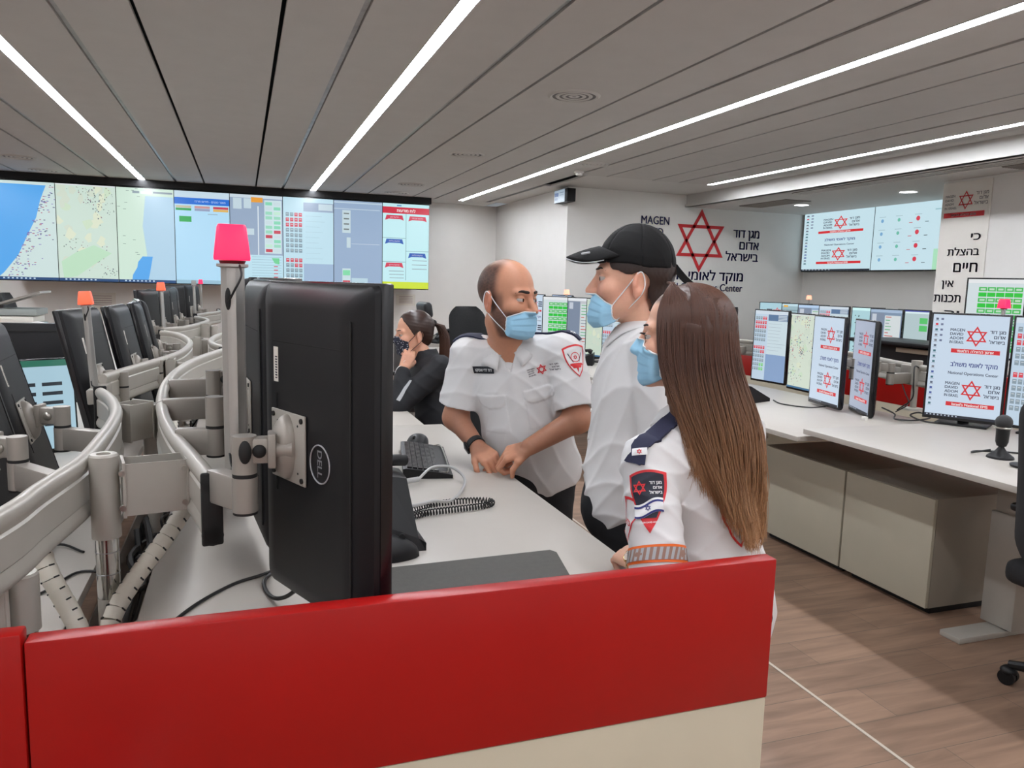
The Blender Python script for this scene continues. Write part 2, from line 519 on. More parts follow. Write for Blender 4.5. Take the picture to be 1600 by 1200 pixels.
def scr_green(w, h):
    s = Screen(w, h, (214, 226, 230))
    s.rect(0, 0, 1, 0.05, (235, 238, 240))
    for r in range(12):
        for c in range(5):
            g = r % 2 == 0 or (c + r) % 3
            s.rect(0.2 + 0.155 * c, 0.1 + 0.07 * r, 0.345 + 0.155 * c, 0.155 + 0.07 * r, (40, 200, 60) if r % 2 else ((70, 190, 90) if g else (226, 190, 190)))
            if r % 2 == 0: s.rect(0.23 + 0.155 * c, 0.115 + 0.07 * r, 0.32 + 0.155 * c, 0.14 + 0.07 * r, (190, 226, 196))
    return s
def scr_plain(w, h, bg=(136, 164, 222), seed=5, kind=0):
    rd = random.Random(seed); s = Screen(w, h, bg)
    s.rect(0, 0, 1, 0.05, tuple(min(255, x + 40) for x in bg))
    if kind == 0:
        s.rect(0.05, 0.03, 0.2, 0.07, (240, 180, 60)); s.rect(0, 0.13, 1, 0.15, tuple(int(x * 0.8) for x in bg))
        s.rect(0, 0.42, 1, 0.425, (180, 196, 230)); s.rect(0, 0.75, 1, 0.755, (180, 196, 230))
    elif kind == 1:
        s.rect(0, 0.06, 0.45, 1, (128, 142, 164)); s.rect(0.47, 0.1, 0.97, 0.9, (216, 224, 226))
        for k in range(14): s.rect(0.5, 0.12 + 0.055 * k, 0.6 + 0.35 * rd.random(), 0.135 + 0.055 * k, rd.choice([(150, 160, 170), (200, 90, 80), (100, 180, 130)]))
        s.rect(0.06, 0.08, 0.2, 0.2, (200, 208, 220)); s.rect(0.06, 0.7, 0.2, 0.8, (200, 208, 220))
    elif kind == 2:
        s.rect(0.72, 0.12, 0.97, 0.22, (90, 200, 110)); s.rect(0.72, 0.25, 0.97, 0.35, (90, 200, 110)); s.rect(0, 0, 1, 0.02, (70, 80, 170))
    elif kind == 3:
        for k in range(12): s.rect(0.25 + 0.1 * rd.random(), 0.2 + 0.06 * k, 0.7, 0.23 + 0.06 * k, (196, 190, 178))
        s.rect(0.55, 0.12, 0.75, 0.16, (196, 196, 90))
    elif kind == 4:
        for k in range(60):
            u = 0.1 + 0.8 * rd.random(); v = 0.1 + 0.8 * rd.random(); s.rect(u, v, u + 0.03, v + 0.02, (60, 70, 80))
    elif kind == 5:
        s.poly([(0, 0.35), (0.4, 0.3), (1, 0.12), (1, 0.16), (0.45, 0.36), (0, 0.42)], (60, 130, 240))
        for k in range(4): s.rect(0.03, 0.04 + 0.07 * k, 0.08, 0.07 + 0.07 * k, (150, 190, 230))
    return s
# ---------------------------------------------------------------- the room
CZ = 2.65            # ceiling height
def struct(name, b, m=None, **k):
    o = b.build(name, m=m, smooth=False, **k); o['kind'] = 'structure'; return o
b = MB(); b.box((1.5, 4.2, -0.05), (15, 17, 0.1)); floor = struct('floor', b, M['floor'])
b = MB(); b.box((1.928, 4.4, 0.001), (0.012, 13, 0.003)); struct('trim_1', b, mat('floor_joint_strip', (196, 186, 172), 0.4))
b = MB(); b.box((-1.0, 11.9, CZ / 2), (9.9, 0.2, CZ)); struct('wall_back', b, M['wall'])
b = MB(); b.box((3.92, 10.5, CZ / 2), (0.2, 3.0, CZ)); struct('wall_side', b, M['wall'])
b = MB(); b.box((5.7, 8.99, CZ / 2), (3.8, 0.18, CZ)); struct('wall_logo', b, M['wall'])
b = MB(); b.box((7.5, 7.2, CZ / 2), (0.2, 3.6, CZ)); struct('wall_screens', b, M['wall'])
b = MB(); b.box((7.0, 0.8, CZ / 2), (1.6, 9.62, CZ)); struct('wall_pier', b, M['wall'])
b = MB(); b.box((-5.7, 4.2, CZ / 2), (0.2, 16, CZ)); struct('wall_left', b, M['wall'])
b = MB(); b.box((1.0, -3.9, CZ / 2), (13.6, 0.2, CZ)); struct('wall_rear', b, M['wall'])

# ceiling: long panels with open joints, light strips between some of them
P0 = 2.1325
strips = [-1.19 + P0 * k for k in range(-1, 3)] + [5.14]
cuts = []
for s_ in strips:
    cuts += [(s_, 0.08, 'strip'), (s_ - 0.40, 0.034, 'grey'), (s_ + 0.40, 0.034, 'grey'), (s_ - 0.745, 0.022, 'black'), (s_ + 0.745, 0.022, 'black')]
cuts = sorted(cuts); YE = 11.25; YD = 7.9; Y0 = -3.8
b = MB(); bch = MB(); xprev = -5.6
def yend(x): return YE if x < 3.6 else YD
cuts = [c for c in cuts if c[0] < 5.28]
for x, w, k in cuts + [(5.30, 0.0, 'end')]:
    if x > 5.5: break
    x0 = xprev; x1 = x - w / 2
    mid = (x0 + x1) / 2
    b.box((mid, (Y0 + yend(x1)) / 2, CZ + 0.01), (x1 - x0, yend(x1) - Y0, 0.02))
    if k == 'grey': bch.box((x, (Y0 + yend(x)) / 2, CZ + 0.013), (w * 0.72, yend(x) - Y0, 0.006))
    xprev = x + w / 2
cob = struct('ceiling', b, M['ceil'])
struct('ceiling', bch, M['channel'])
b = MB(); b.box((0.9, 4.0, CZ + 0.12), (13.2, 16, 0.06)); struct('ceiling', b, M['void'])
b = MB()
b.box((-0.98, (YE + 12) / 2, CZ + 0.01), (9.2, 12 - YE, 0.02)); b.box((4.55, (YD + 9) / 2 , CZ + 0.0105), (1.9, 9 - YD, 0.02)); b.box((3.7, (9 + YE) / 2, CZ + 0.012), (0.35, YE - 9, 0.02))
b.box((5.50, 2.55, CZ - 0.07), (0.06, 12.7, 0.16)); b.box((5.38, 2.1, CZ + 0.01), (0.2, 11.8, 0.02)); b.box((6.5, 2.6, 2.515), (2.1, 12.8, 0.03))
struct('ceiling', b, M['gypsum'])
for i, s_ in enumerate(strips):
    ye = YE if s_ < 3.6 else YD
    t = empty('ceiling_light_strip', (s_, 0, CZ), 0, ['long white light strip in the ceiling over the far left edge', 'long white light strip running from the left edge to the left video wall screens',
        'long white light strip in the ceiling running down to the middle of the video wall', 'long white light strip in the ceiling passing above the logo wall corner', 'long white light strip nearest the dropped ceiling on the right'][i], 'ceiling light', 'ceiling light strips')
    b = MB(); b.box((0, (Y0 + ye) / 2, 0.008), (0.074, ye - Y0, 0.012)); b.build('diffuser', t, M['strip'], smooth=False)
    b = MB(); b.box((-0.0385, (Y0 + ye) / 2, 0.012), (0.003, ye - Y0, 0.03)); b.box((0.0385, (Y0 + ye) / 2, 0.012), (0.003, ye - Y0, 0.03)); b.build('frame', t, M['channel'], smooth=False)

def vent(x, y, label, big=1.0, dark=False):
    t = empty('ceiling_vent', (x, y, CZ), 0, label, 'air vent', 'round ceiling air vents')
    b = MB()
    for k, r in enumerate((0.17, 0.125, 0.085, 0.045)):
        r *= big; b.lathe([(r, 0.0), (r - 0.014, -0.012 + 0.002 * k), (r - 0.030, -0.006), (r - 0.030, -0.001), (r, 0.0)], M['gypsum'], 40)
    b.build('rings', t)
    b = MB(); b.cyl((0, 0, 0.0), (0, 0, -0.004), 0.14 * big, m=None, seg=40); b.build('throat', t, mat('vent_throat', (96, 94, 92), 0.6) if not dark else M['alud'])
    return t
vent(2.024, 4.70, 'nearest round ceiling vent, between the second and third light strips')
vent(2.024, 7.20, 'round ceiling vent in the middle distance, second nearest of its row')
vent(2.024, 9.73, 'small looking round ceiling vent near the right end of the video wall, nearer of two')
vent(2.03, 10.75, 'farthest round ceiling vent just above the right end of the video wall')
vent(-2.23, 9.70, 'round ceiling vent at the left edge above the map screens, nearer of two')
vent(-2.22, 10.80, 'round ceiling vent at the left directly above the leftmost video wall screen')
vent(3.32, 7.15, 'round grey ceiling speaker vent close to the smoke detector', 0.9, True)
b = MB(); b.lathe([(0, 0), (0.05, 0), (0.052, -0.02), (0.045, -0.026), (0.036, -0.03), (0.036, -0.045), (0.03, -0.05), (0, -0.052)], M['white'], 28)
sd = b.build('smoke_detector', loc=(3.37, 7.62, CZ)); tag(sd, 'small white round smoke detector on the ceiling above the logo wall corner', 'smoke detector')
for x, y, l in ((6.47, 7.9, 'round lit downlight near the logo wall in the dropped ceiling'), (6.50, 6.32, 'round lit downlight above the right wall screens near the banner')):
    t = empty('downlight', (x, y, 2.5), 0, l, 'downlight', 'lit downlights')
    b = MB(); b.lathe([(0.1, -0.001), (0.098, -0.008), (0.082, -0.006), (0.08, 0.0)], M['white'], 36); b.build('rim', t)
    b = MB(); b.cyl((0, 0, -0.001), (0, 0, -0.004), 0.082, seg=36); b.build('diffuser', t, M['down'])
for x, y0, y1, l in ((5.68, -2.5, 7.0, 'long slotted air diffuser running along the dropped ceiling'),):
    t = empty('slot_diffuser', (x, 0, 2.497), 0, l, 'air vent')
    b = MB()
    for k in range(4): b.box((-0.075 + 0.05 * k, (y0 + y1) / 2, -0.004), (0.012, y1 - y0, 0.008))
    b.build('blades', t, M['white'], smooth=False)
    b = MB(); b.box((0, (y0 + y1) / 2, 0.0), (0.17, y1 - y0, 0.003)); b.build('slots', t, M['void'], smooth=False)
for (x, y, w, d, l) in ((6.0, 4.1, 0.34, 1.3, 'dark square grille in the dropped ceiling above the banner'), (6.1, 7.95, 0.35, 0.9, 'grey flat grille in the dropped ceiling beside the logo wall')):
    t = empty('return_grille', (x, y, 2.5), 0, l, 'air vent')
    b = MB(); b.box((0, 0, -0.002), (w, d, 0.006)); b.build('backing', t, mat('grille_grey', (120, 116, 110), 0.6), smooth=False)
    b = MB()
    for k in range(int(w / 0.03)): b.box((-w / 2 + 0.015 + 0.03 * k, 0, -0.007), (0.008, d, 0.006))
    b.build('slats', t, M['alud'], smooth=False)

# ---------------------------------------------------------------- video wall
VW, VH, VY, VZ = 0.6785, 1.212, 11.1, 1.938
GW, LB, PB = (196, 216, 226), (150, 170, 196), (196, 228, 246)
def vcol(k):
    rd = random.Random(40 + k)
    if k == 0:
        s = Screen(VW, VH, (206, 226, 224))
        s.poly([(0, 0.03), (0.86, 0.03), (0.76, 0.18), (0.68, 0.36), (0.52, 0.55), (0.36, 0.75), (0.12, 0.93), (0, 0.99)], (84, 168, 238))
        s.lay += 1
        for i in range(150):
            v = rd.random() ** 0.8; u = 0.9 - 0.75 * v + abs(rd.gauss(0, 0.16))
            if u < 0.98 and v < 0.96: s.rect(u, v, u + 0.02 + 0.02 * rd.random(), v + 0.008, rd.choice([(120, 100, 180), (170, 90, 120), (70, 70, 120), (150, 150, 200)]), lay=False)
    elif k == 1:
        s = scr_map(VW, VH, 3, (206, 226, 214), 200, ((120, 140, 130), (80, 90, 110), (150, 120, 130)))
        s.poly([(0.05, 0.8), (0.3, 0.7), (0.6, 0.62), (0.9, 0.7), (0.6, 0.82), (0.3, 0.95), (0.08, 0.97)], (190, 226, 196))
    elif k == 2:
        s = Screen(VW, VH, (208, 232, 216)); s.poly([(0.5, 0.08), (1, 0.08), (1, 1), (0.45, 1), (0.5, 0.7), (0.44, 0.4)], (178, 212, 234))
        s.poly([(0.42, 0.72), (0.6, 0.72), (0.54, 0.9), (0.5, 1), (0.22, 1), (0.24, 0.92), (0.32, 0.84), (0.34, 0.78)], (84, 168, 238))
        s.rect(0.28, 0.03, 0.4, 0.055, (130, 150, 160)); s.rect(0.42, 0.03, 0.62, 0.06, (230, 240, 245)); s.rect(0.64, 0.03, 0.98, 0.05, (140, 156, 168))
        for i in range(12): u, v = rd.random() * 0.4, rd.random(); s.rect(u, v, u + 0.05, v + 0.005, (120, 150, 140))
    elif k == 3:
        s = Screen(VW, VH, (178, 222, 248)); s.rect(0, 0, 1, 0.07, (200, 222, 236)); s.rect(0, 0.07, 1, 0.14, (30, 110, 214))
        s.text('מאגר כוננים - חירום מרכז', 0.93, 0.105, 0.022, (200, 225, 250), 'r', maxw=0.6)
        for i, c in enumerate(((196, 190, 160), (206, 150, 150), (200, 60, 80))): s.rect(0.02 + 0.34 * i, 0.155, 0.3 + 0.34 * i, 0.18, c)
        for i, c in enumerate(((30, 160, 70), (150, 160, 190), (226, 180, 90))): s.rect(0.02 + 0.34 * i, 0.183, 0.3 + 0.34 * i, 0.208, c)
        s.rect(0.08, 0.27, 0.3, 0.33, (20, 165, 70)); s.rect(0.6, 0.235, 0.78, 0.243, (150, 180, 200))
        s.rect(0, 0.96, 1, 1, (150, 190, 210))
    elif k == 4:
        s = Screen(VW, VH, LB); s.rect(0, 0, 1, 0.035, (206, 220, 230))
        s.rect(0.06, 0.04, 0.22, 0.16, GW); s.rect(0.26, 0.04, 0.4, 0.15, GW); s.rect(0.4, 0.025, 0.62, 0.08, (236, 160, 60)); s.rect(0.52, 0.12, 0.54, 0.66, (220, 232, 240))
        s.rect(0.28, 0.37, 0.45, 0.44, GW); s.rect(0.65, 0.05, 0.98, 0.64, (204, 226, 232))
        for i in range(11):
            for j in range(2): s.rect(0.67 + 0.16 * j, 0.07 + 0.052 * i, 0.8 + 0.16 * j, 0.105 + 0.052 * i, rd.choice([(130, 214, 180), (200, 220, 226), (150, 216, 190), (196, 60, 80) if rd.random() < 0.5 else (190, 230, 210)]))
        s.rect(0, 0.66, 1, 0.97, (190, 226, 240)); 
        for i in range(9): s.rect(0.4, 0.68 + 0.03 * i, 0.97, 0.683 + 0.03 * i, (120, 160, 180))
        s.poly([(0.78, 0.69), (0.93, 0.69), (0.93, 0.76), (0.84, 0.75)], (110, 210, 150))
        for i in range(4): s.rect(0.82, 0.78 + 0.04 * i, 0.9, 0.79 + 0.04 * i, (210, 60, 80))
    elif k == 5:
        s = Screen(VW, VH, (190, 224, 238)); s.rect(0.4, 0.05, 1, 0.15, LB); s.rect(0.7, 0.06, 0.98, 0.13, GW); s.rect(0.4, 0.74, 1, 1, (158, 184, 214))
        for i in range(12):
            for j in range(4):
                red = i in (1, 2, 8) or (i in (0, 9) and j > 1)
                v = 0.17 + 0.058 * i + (0.05 if i > 7 else 0)
                s.rect(0.05 + 0.085 * j, v, 0.115 + 0.085 * j, v + 0.042, (206, 70, 90) if red else (130, 156, 170))
                s.rect(0.062 + 0.085 * j, v + 0.014, 0.105 + 0.085 * j, v + 0.018, (220, 232, 238))
        for i in range(9): s.rect(0.44, 0.2 + 0.06 * i, 0.7 + 0.25 * rd.random(), 0.203 + 0.06 * i, (160, 196, 210))
    elif k == 6:
        s = Screen(VW, VH, (150, 174, 204)); s.rect(0, 0.015, 1, 0.03, (190, 210, 225)); s.rect(0, 0.09, 0.95, 0.1, (186, 206, 222))
        s.rect(0.17, 0.11, 0.34, 0.37, (196, 216, 224))
        for i in range(4): s.rect(0.2, 0.14 + 0.06 * i, 0.31, 0.155 + 0.06 * i, (110, 120, 120))
        s.rect(0.26, 0.42, 0.34, 0.54, (196, 216, 224)); s.rect(0.36, 0.49, 0.95, 0.495, (200, 214, 226)); s.rect(0.17, 0.78, 0.34, 0.98, (200, 222, 228)); s.rect(0.18, 0.8, 0.33, 0.86, (130, 220, 170)); s.rect(0.18, 0.92, 0.33, 0.94, (200, 60, 80)); s.rect(0.36, 0.89, 0.7, 1, (186, 214, 226))
    else:
        s = Screen(VW, VH, (196, 238, 244)); s.rect(0, 0.04, 1, 0.115, (206, 40, 66)); s.text('לוח מודעות', 0.5, 0.078, 0.035, (240, 240, 240), bold=True)
        s.rect(0.3, 0.015, 0.4, 0.03, (90, 150, 200)); s.rect(0.495, 0.115, 0.505, 0.9, (110, 150, 160)); s.rect(0, 0.4, 0.5, 0.405, (110, 150, 160)); s.rect(0.5, 0.55, 1, 0.555, (110, 150, 160)); s.rect(0, 0.68, 0.5, 0.685, (110, 150, 160))
        for (u, v, c, tx) in ((0.25, 0.16, (210, 50, 80), 'הודעות כונן'), (0.75, 0.165, (210, 50, 80), 'הודעות מנהלה'), (0.25, 0.44, (36, 90, 180), 'הודעות כלליות'), (0.75, 0.6, (36, 90, 180), 'הודעות כלליות'), (0.25, 0.72, (210, 50, 80), 'הודעות חירום')):
            s.poly([(u - 0.17, v - 0.025), (u + 0.17, v - 0.025), (u + 0.2, v + 0.035), (u + 0.12, v + 0.02), (u - 0.12, v + 0.02), (u - 0.2, v + 0.035)], c); s.text(tx, u, v - 0.002, 0.016, (230, 225, 240), maxw=0.3)
        for i in range(3): s.rect(0.1 + 0.1 * rd.random(), 0.79 + 0.04 * i, 0.46, 0.796 + 0.04 * i, (130, 140, 150)); s.rect(0.6 + 0.1 * rd.random(), 0.66 + 0.05 * i, 0.96, 0.666 + 0.05 * i, (130, 140, 150))
        s.rect(0, 0.92, 1, 1, (206, 226, 50))
    if k < 3:
        s.rect(0, 0.97, 1, 1, (26, 70, 120))
        for i in range(8): s.rect(0.1 + 0.07 * i, 0.976, 0.13 + 0.07 * i, 0.99, (190, 215, 235))
    return s
VL = ['leftmost video wall screen showing blue sea and coast', 'second video wall screen from the left showing a pale green map', 'third video wall screen with the pale map and small blue lake',
      'video wall screen with a blue header and one green button', 'video wall screen with an orange tab behind the tall red beacon', 'video wall screen with a grid of red and grey tiles',
      'mostly plain blue grey video wall screen, seventh from the left', 'rightmost video wall screen with red header, ribbons and yellow bottom band']
for k in range(8):
    t = empty('video_wall_screen', (2.575 - VW * (7.5 - k), VY, VZ), 0, VL[k], 'video wall screen', 'video wall screens')
    b = MB(); b.box((0, 0.06, 0), (VW - 0.003, 0.11, VH + 0.012)); b.build('frame', t, M['blackgloss'], smooth=False)
    s = vcol(k); s.w = VW
    s.mesh('picture', t, M['glow_wall'], (0, 0.003, 0)).scale = (0.988, 1, 0.99)
b = MB(); b.box((-0.14, 11.28, 2.605), (5.5, 0.3, 0.09)); b.box((-0.14, 11.45, 1.95), (5.3, 0.5, 1.1))
o = b.build('video_wall_mount', m=M['black'], smooth=False); tag(o, 'black mounting frame behind and above the video wall screens', 'mounting frame')

# side wall screens (two landscape displays)
def side_pic(k):
    w, h = 1.25, 0.77
    if k == 0: return scr_logo(w / 1.55, h, icons=True, bg=(200, 228, 238))
    s = Screen(w, h, (200, 228, 238)); s.rect(0.7, 0.12, 0.98, 0.14, (160, 200, 210)); s.rect(0.72, 0.7, 0.95, 1, (170, 226, 190))
    for r in range(4):
        v = 0.24 + 0.2 * r
        for c, col in ((0.1, (120, 170, 210)), (0.3, (110, 190, 170)), (0.52, (214, 60, 80))):
            R = 0.028 if c < 0.5 else 0.036
            s.poly([(c + R * cos(a * pi / 6) * 0.62, v + R * sin(a * pi / 6)) for a in range(12)], col)
            s.rect(c - 0.04, v - 0.065, c + 0.04, v - 0.057, (150, 180, 190))
        s.rect(0.42, v + 0.05, 0.46, v + 0.06, (200, 90, 100)); s.rect(0.6, v + 0.05, 0.64, v + 0.06, (60, 80, 90))
    s.poly([(0.87 + 0.03 * cos(a), 0.24 + 0.04 * sin(a)) for a in [i * 0.52 for i in range(12)]], (120, 210, 160))
    return s
for k, y in ((0, 8.235), (1, 6.975)):
    t = empty('wall_display', (7.33, y, 2.12), radians(-90), ['wall display at the right showing two red star logos', 'wall display at the right showing rows of small round dials, beside the banner'][k], 'wall display', 'right wall displays')
    b = MB(); b.box((0, 0.03, -0.005), (1.256, 0.055, 0.79)); b.build('frame', t, M['blackgloss'], smooth=False)
    side_pic(k).mesh('picture', t, M['glow_wall']).scale = (1.55 if k == 0 else 1, 1, 1)
b = MB(); b.box((7.39, 7.1, 2.51), (0.06, 3.9, 0.04)); o = b.build('recess_shade', m=M['black'], smooth=False); tag(o, 'black band standing in for the shaded recess just above the right wall displays', 'shade band')  # black strip stands in for the shaded recess above the displays

# logo on the wall (Y = 8.9)
def flat_text(b, t, x, z, hh, m, y=0.0, align='l', bold=False, width=None, depth=0.004):
    g, f, w = text_geo(t, bold); sz = hh / 0.72
    sx = width / w if width else sz
    off = {'c': -w / 2, 'l': 0, 'r': -w}[align] * sx
    b.raw([(x + off + p[0] * sx, y - depth, z + (p[1] - 0.36) * sz) for p in g], f, m)
t = empty('wall_logo', (5.71, 8.896, 2.075), 0, 'large red six pointed star sign with navy lettering on the white wall', 'wall sign')
b = MB()
for q in star_polys(0, 0, 0.41, 0.10): b.prism([(x, y) for x, y in q], 0.0, 0.006, mtx=Matrix.Rotation(radians(90), 4, 'X'))
b.build('star', t, M['red_ink'], smooth=False)
b = MB()
for i, tx in enumerate(('MAGEN', 'DAVID', 'ADOM', 'IN ISRAEL')): flat_text(b, tx, -0.89, 0.235 - 0.145 * i, 0.105, None, bold=True, width=[0.41, 0.33, 0.32, 0.50][i])
b.build('english_lettering', t, M['navy_ink'], smooth=False, normals=False); b = MB()
for i, tx in enumerate(('מגן דוד', 'אדום', 'בישראל')): flat_text(b, tx, 0.92, 0.13 - 0.155 * i, 0.12, None, align='r', bold=True, width=[0.42, 0.31, 0.52][i])
b.build('hebrew_lettering', t, M['navy_ink'], smooth=False, normals=False); b = MB()
flat_text(b, 'מוקד לאומי משולב', 0.70, -0.445, 0.13, None, align='r', bold=True, width=1.42)
flat_text(b, 'National Operations Center', 0.70, -0.60, 0.10, None, align='r', bold=True, width=1.42)
b.build('centre_name_lettering', t, M['navy_ink'], smooth=False, normals=False)

# banner on the pier (X = 6.2)
t = empty('wall_banner', (6.194, 5.36, 1.45), radians(-90), 'tall white banner with red star and black Hebrew words at the right', 'banner')
b = MB(); b.box((0, 0.0, 0.35), (0.50, 0.006, 1.36)); b.build('sheet', t, mat('banner_cloth', (232, 228, 220), 0.7), smooth=False)
b = MB()
for q in star_polys(0, 0.86, 0.085, 0.11): b.raw([(x, -0.006, z) for x, z in q], [(0, 1, 2, 3)], None)
b.raw([(-0.22, -0.006, 0.71), (0.2, -0.006, 0.71), (0.2, -0.006, 0.755), (-0.22, -0.006, 0.755)], [(0, 1, 2, 3)])
b.build('emblem', t, M['red_ink'], smooth=False, normals=False)
b = MB()
for i, tx in enumerate(('MAGEN', 'DAVID', 'ADOM', 'IN ISRAEL')): flat_text(b, tx, -0.215, 0.905 - 0.036 * i, 0.022, None, y=-0.003)
for i, tx in enumerate(('מגן דוד', 'אדום', 'בישראל')): flat_text(b, tx, 0.225, 0.915 - 0.043 * i, 0.032, None, y=-0.003, align='r')
b.build('emblem_lettering', t, M['black_ink'], smooth=False, normals=False)
for tx, x, z, hh, w in (('כי', 0.19, 0.535, 0.07, 0.10), ('בהצלת', 0.19, 0.40, 0.07, 0.33), ('חיים', 0.19, 0.265, 0.10, 0.25), ('אין', -0.04, 0.115, 0.07, 0.13), ('תכנות', 0.05, -0.02, 0.08, 0.29), ('יה', 0.05, -0.16, 0.07, 0.16)):
    b = MB(); flat_text(b, tx, x, z, hh, None, y=-0.003, align='r', bold=True, width=w); b.build('word', t, M['black_ink'], smooth=False, normals=False)
b = MB(); flat_text(b, 'ארגון ההצלה הלאומי', -0.01, 0.733, 0.022, None, y=-0.005, align='c', bold=True); b.build('strapline', t, M['white_ink'], smooth=False, normals=False)

# lit box sign on the corner
t = empty('box_sign', (3.70, 8.92, 2.53), radians(-90), 'small box sign with pale lit face high on the wall corner', 'box sign')
b = MB(); b.box((0.03, 0.055, 0), (0.40, 0.11, 0.155), bev=0.004); b.build('housing', t, M['black'])
s = Screen(0.33, 0.15, (176, 196, 214)); s.rect(0.05, 0.2, 0.4, 0.5, (90, 120, 170)); s.rect(0.5, 0.2, 0.9, 0.26, (120, 140, 160)); s.rect(0.5, 0.4, 0.9, 0.44, (120, 140, 160)); s.rect(0.05, 0.6, 0.35, 0.8, (140, 160, 190))
s.mesh('face', t, glow_mat('sign_glow', 0.7), (-0.01, -0.002, 0))
# papers on the back wall
for x, z, w, h, l in ((-1.80, 1.07, 0.32, 0.22, 'white paper notice on the wall under the map screens'), (2.38, 1.16, 0.30, 0.17, 'pale paper notice on the wall below the rightmost video wall screen')):
    t = empty('wall_notice', (x, 11.793, z), 0, l, 'notice')
    b = MB(); b.box((0, 0, 0), (w, 0.006, h)); b.build('sheet', t, M['paper'], smooth=False)
    b = MB()
    for k in range(5): b.box((0, -0.005, h * 0.3 - k * h * 0.14), (w * 0.7, 0.002, 0.008))
    b.build('print', t, mat('notice_print', (170, 150, 150), 0.8), smooth=False)

# ---------------------------------------------------------------- partitions and desks
def panel(name, x0, x1, y, ztop, zs, label, th=0.04):
    t = empty(name, ((x0 + x1) / 2, y, 0), 0, label, 'partition')
    w = x1 - x0
    b = MB(); b.box((0, 0, (ztop + zs) / 2), (w - 0.003, th, ztop - zs), bev=0.004); b.build('red_board', t, M['red'])
    b = MB(); b.box((0, 0.001, zs / 2), (w - 0.004, th - 0.004, zs - 0.002), bev=0.003); b.build('cream_board', t, M['cream'])
    return t
panel('desk_partition', -0.289, 0.940, 1.157, 0.952, 0.675, 'wide red and cream partition panel in the foreground', th=0.034)
panel('desk_partition', -1.52, -0.2885, 1.157, 0.964, 0.683, 'red partition panel at the bottom left edge, mostly out of view', th=0.034)
o = panel('desk_partition', -1.7, 1.7, 0, 0.975, 0.69, 'red and cream partition behind the right hand desks and cable rail')
o.location = (4.3, 4.6, 0); o.rotation_euler = (0, 0, radians(90))

def desk(name, x0, x1, y0, y1, z, label, cols, edge_m=None):
    t = empty(name, ((x0 + x1) / 2, (y0 + y1) / 2, 0), 0, label, 'desk')
    w, d = x1 - x0, y1 - y0
    b = MB(); b.box((0, 0, z - 0.0125), (w, d, 0.025), bev=0.0015); b.build('desktop', t, M['desk'])
    for (cx, cy) in cols:
        b = MB(); b.box((cx, cy, (z - 0.03) / 2 + 0.01), (0.08, 0.13, z - 0.06), bev=0.006); b.box((cx, cy, 0.28), (0.1, 0.15, 0.5), bev=0.006)
        b.box((cx + 0.07, cy - 0.05, z - 0.26), (0.04, 0.05, 0.08), M['alu']); b.build('leg', t, M['alu'])
        b = MB(); b.box((cx, cy, 0.013), (0.62, 0.1, 0.026), bev=0.004); b.build('foot', t, M['alu'])
    b = MB(); b.box((0, 0, z - 0.05), (0.06, d * 0.8, 0.05)); b.build('beam', t, M['alu'], smooth=False)
    return t
DZ = 0.78
desk('bench_desk', -0.205, 0.885, 1.177, 3.50, DZ, 'white desk in front of the three standing people', ((0.1, -0.8), (0.1, 0.8)))
desk('bench_desk', -0.205, 0.80, 3.505, 5.60, DZ, 'white desk at which the seated woman in black works', ((0.1, -0.8), (0.1, 0.8)))
desk('bench_desk', -0.205, 0.80, 5.605, 7.7, DZ, 'white desk hidden behind the foreground monitors, farther down the row', ((0.1, -0.8), (0.1, 0.8)))
desk('bench_desk', -1.40, -0.33, 1.18, 2.62, DZ, 'white desk at the lower left under the curved rail', ((-0.1, -0.55), (-0.1, 0.6)))
desk('bench_desk', -1.40, -0.38, 2.65, 5.20, DZ, 'white desk behind the second curved rail on the left', ((-0.1, -0.7), (-0.1, 0.7)))
desk('bench_desk', -1.40, -0.42, 5.25, 8.6, DZ, 'distant white desk at the end of the left row', ((-0.1, -0.7), (-0.1, 0.7)))
t = desk('bench_desk', 2.60, 3.72, 1.0, 3.04, DZ, 'near white desk at the right holding the microphone and star logo monitor', ((-0.04, 0.28), (-0.04, -0.7)))
desk('bench_desk', 2.57, 3.66, 3.045, 5.55, DZ - 0.04, 'white desk at the right just behind the near one, map monitor on it', ((0.2, 0.1), (0.2, 1.0)))
desk('bench_desk', 2.57, 3.9, 5.56, 8.3, DZ - 0.04, 'far white desk between the man and the capped boy', ((0.2, 0.0), (0.2, 1.0)))
desk('bench_desk', 5.3, 7.2, 5.75, 8.5, DZ, 'distant white desk below the wall displays', ((0.2, 0.0), (0.2, 1.0)))

def cabinet(x, y0, y1, h, label):
    t = empty('low_cabinet', (x, (y0 + y1) / 2, 0), 0, label, 'cabinet', 'low cream cabinets under the right desks')
    d = y1 - y0
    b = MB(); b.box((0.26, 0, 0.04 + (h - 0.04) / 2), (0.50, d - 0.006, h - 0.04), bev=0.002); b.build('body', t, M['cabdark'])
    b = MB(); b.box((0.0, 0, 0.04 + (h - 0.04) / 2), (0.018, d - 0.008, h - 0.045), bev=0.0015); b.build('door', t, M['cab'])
    b = MB(); b.box((0.27, 0, 0.02), (0.44, d - 0.06, 0.04)); b.build('plinth', t, M['black'], smooth=False)
    return t
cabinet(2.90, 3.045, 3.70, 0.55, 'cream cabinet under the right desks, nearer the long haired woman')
cabinet(2.90, 2.50, 3.04, 0.55, 'cream cabinet under the right desks, nearer the desk leg')
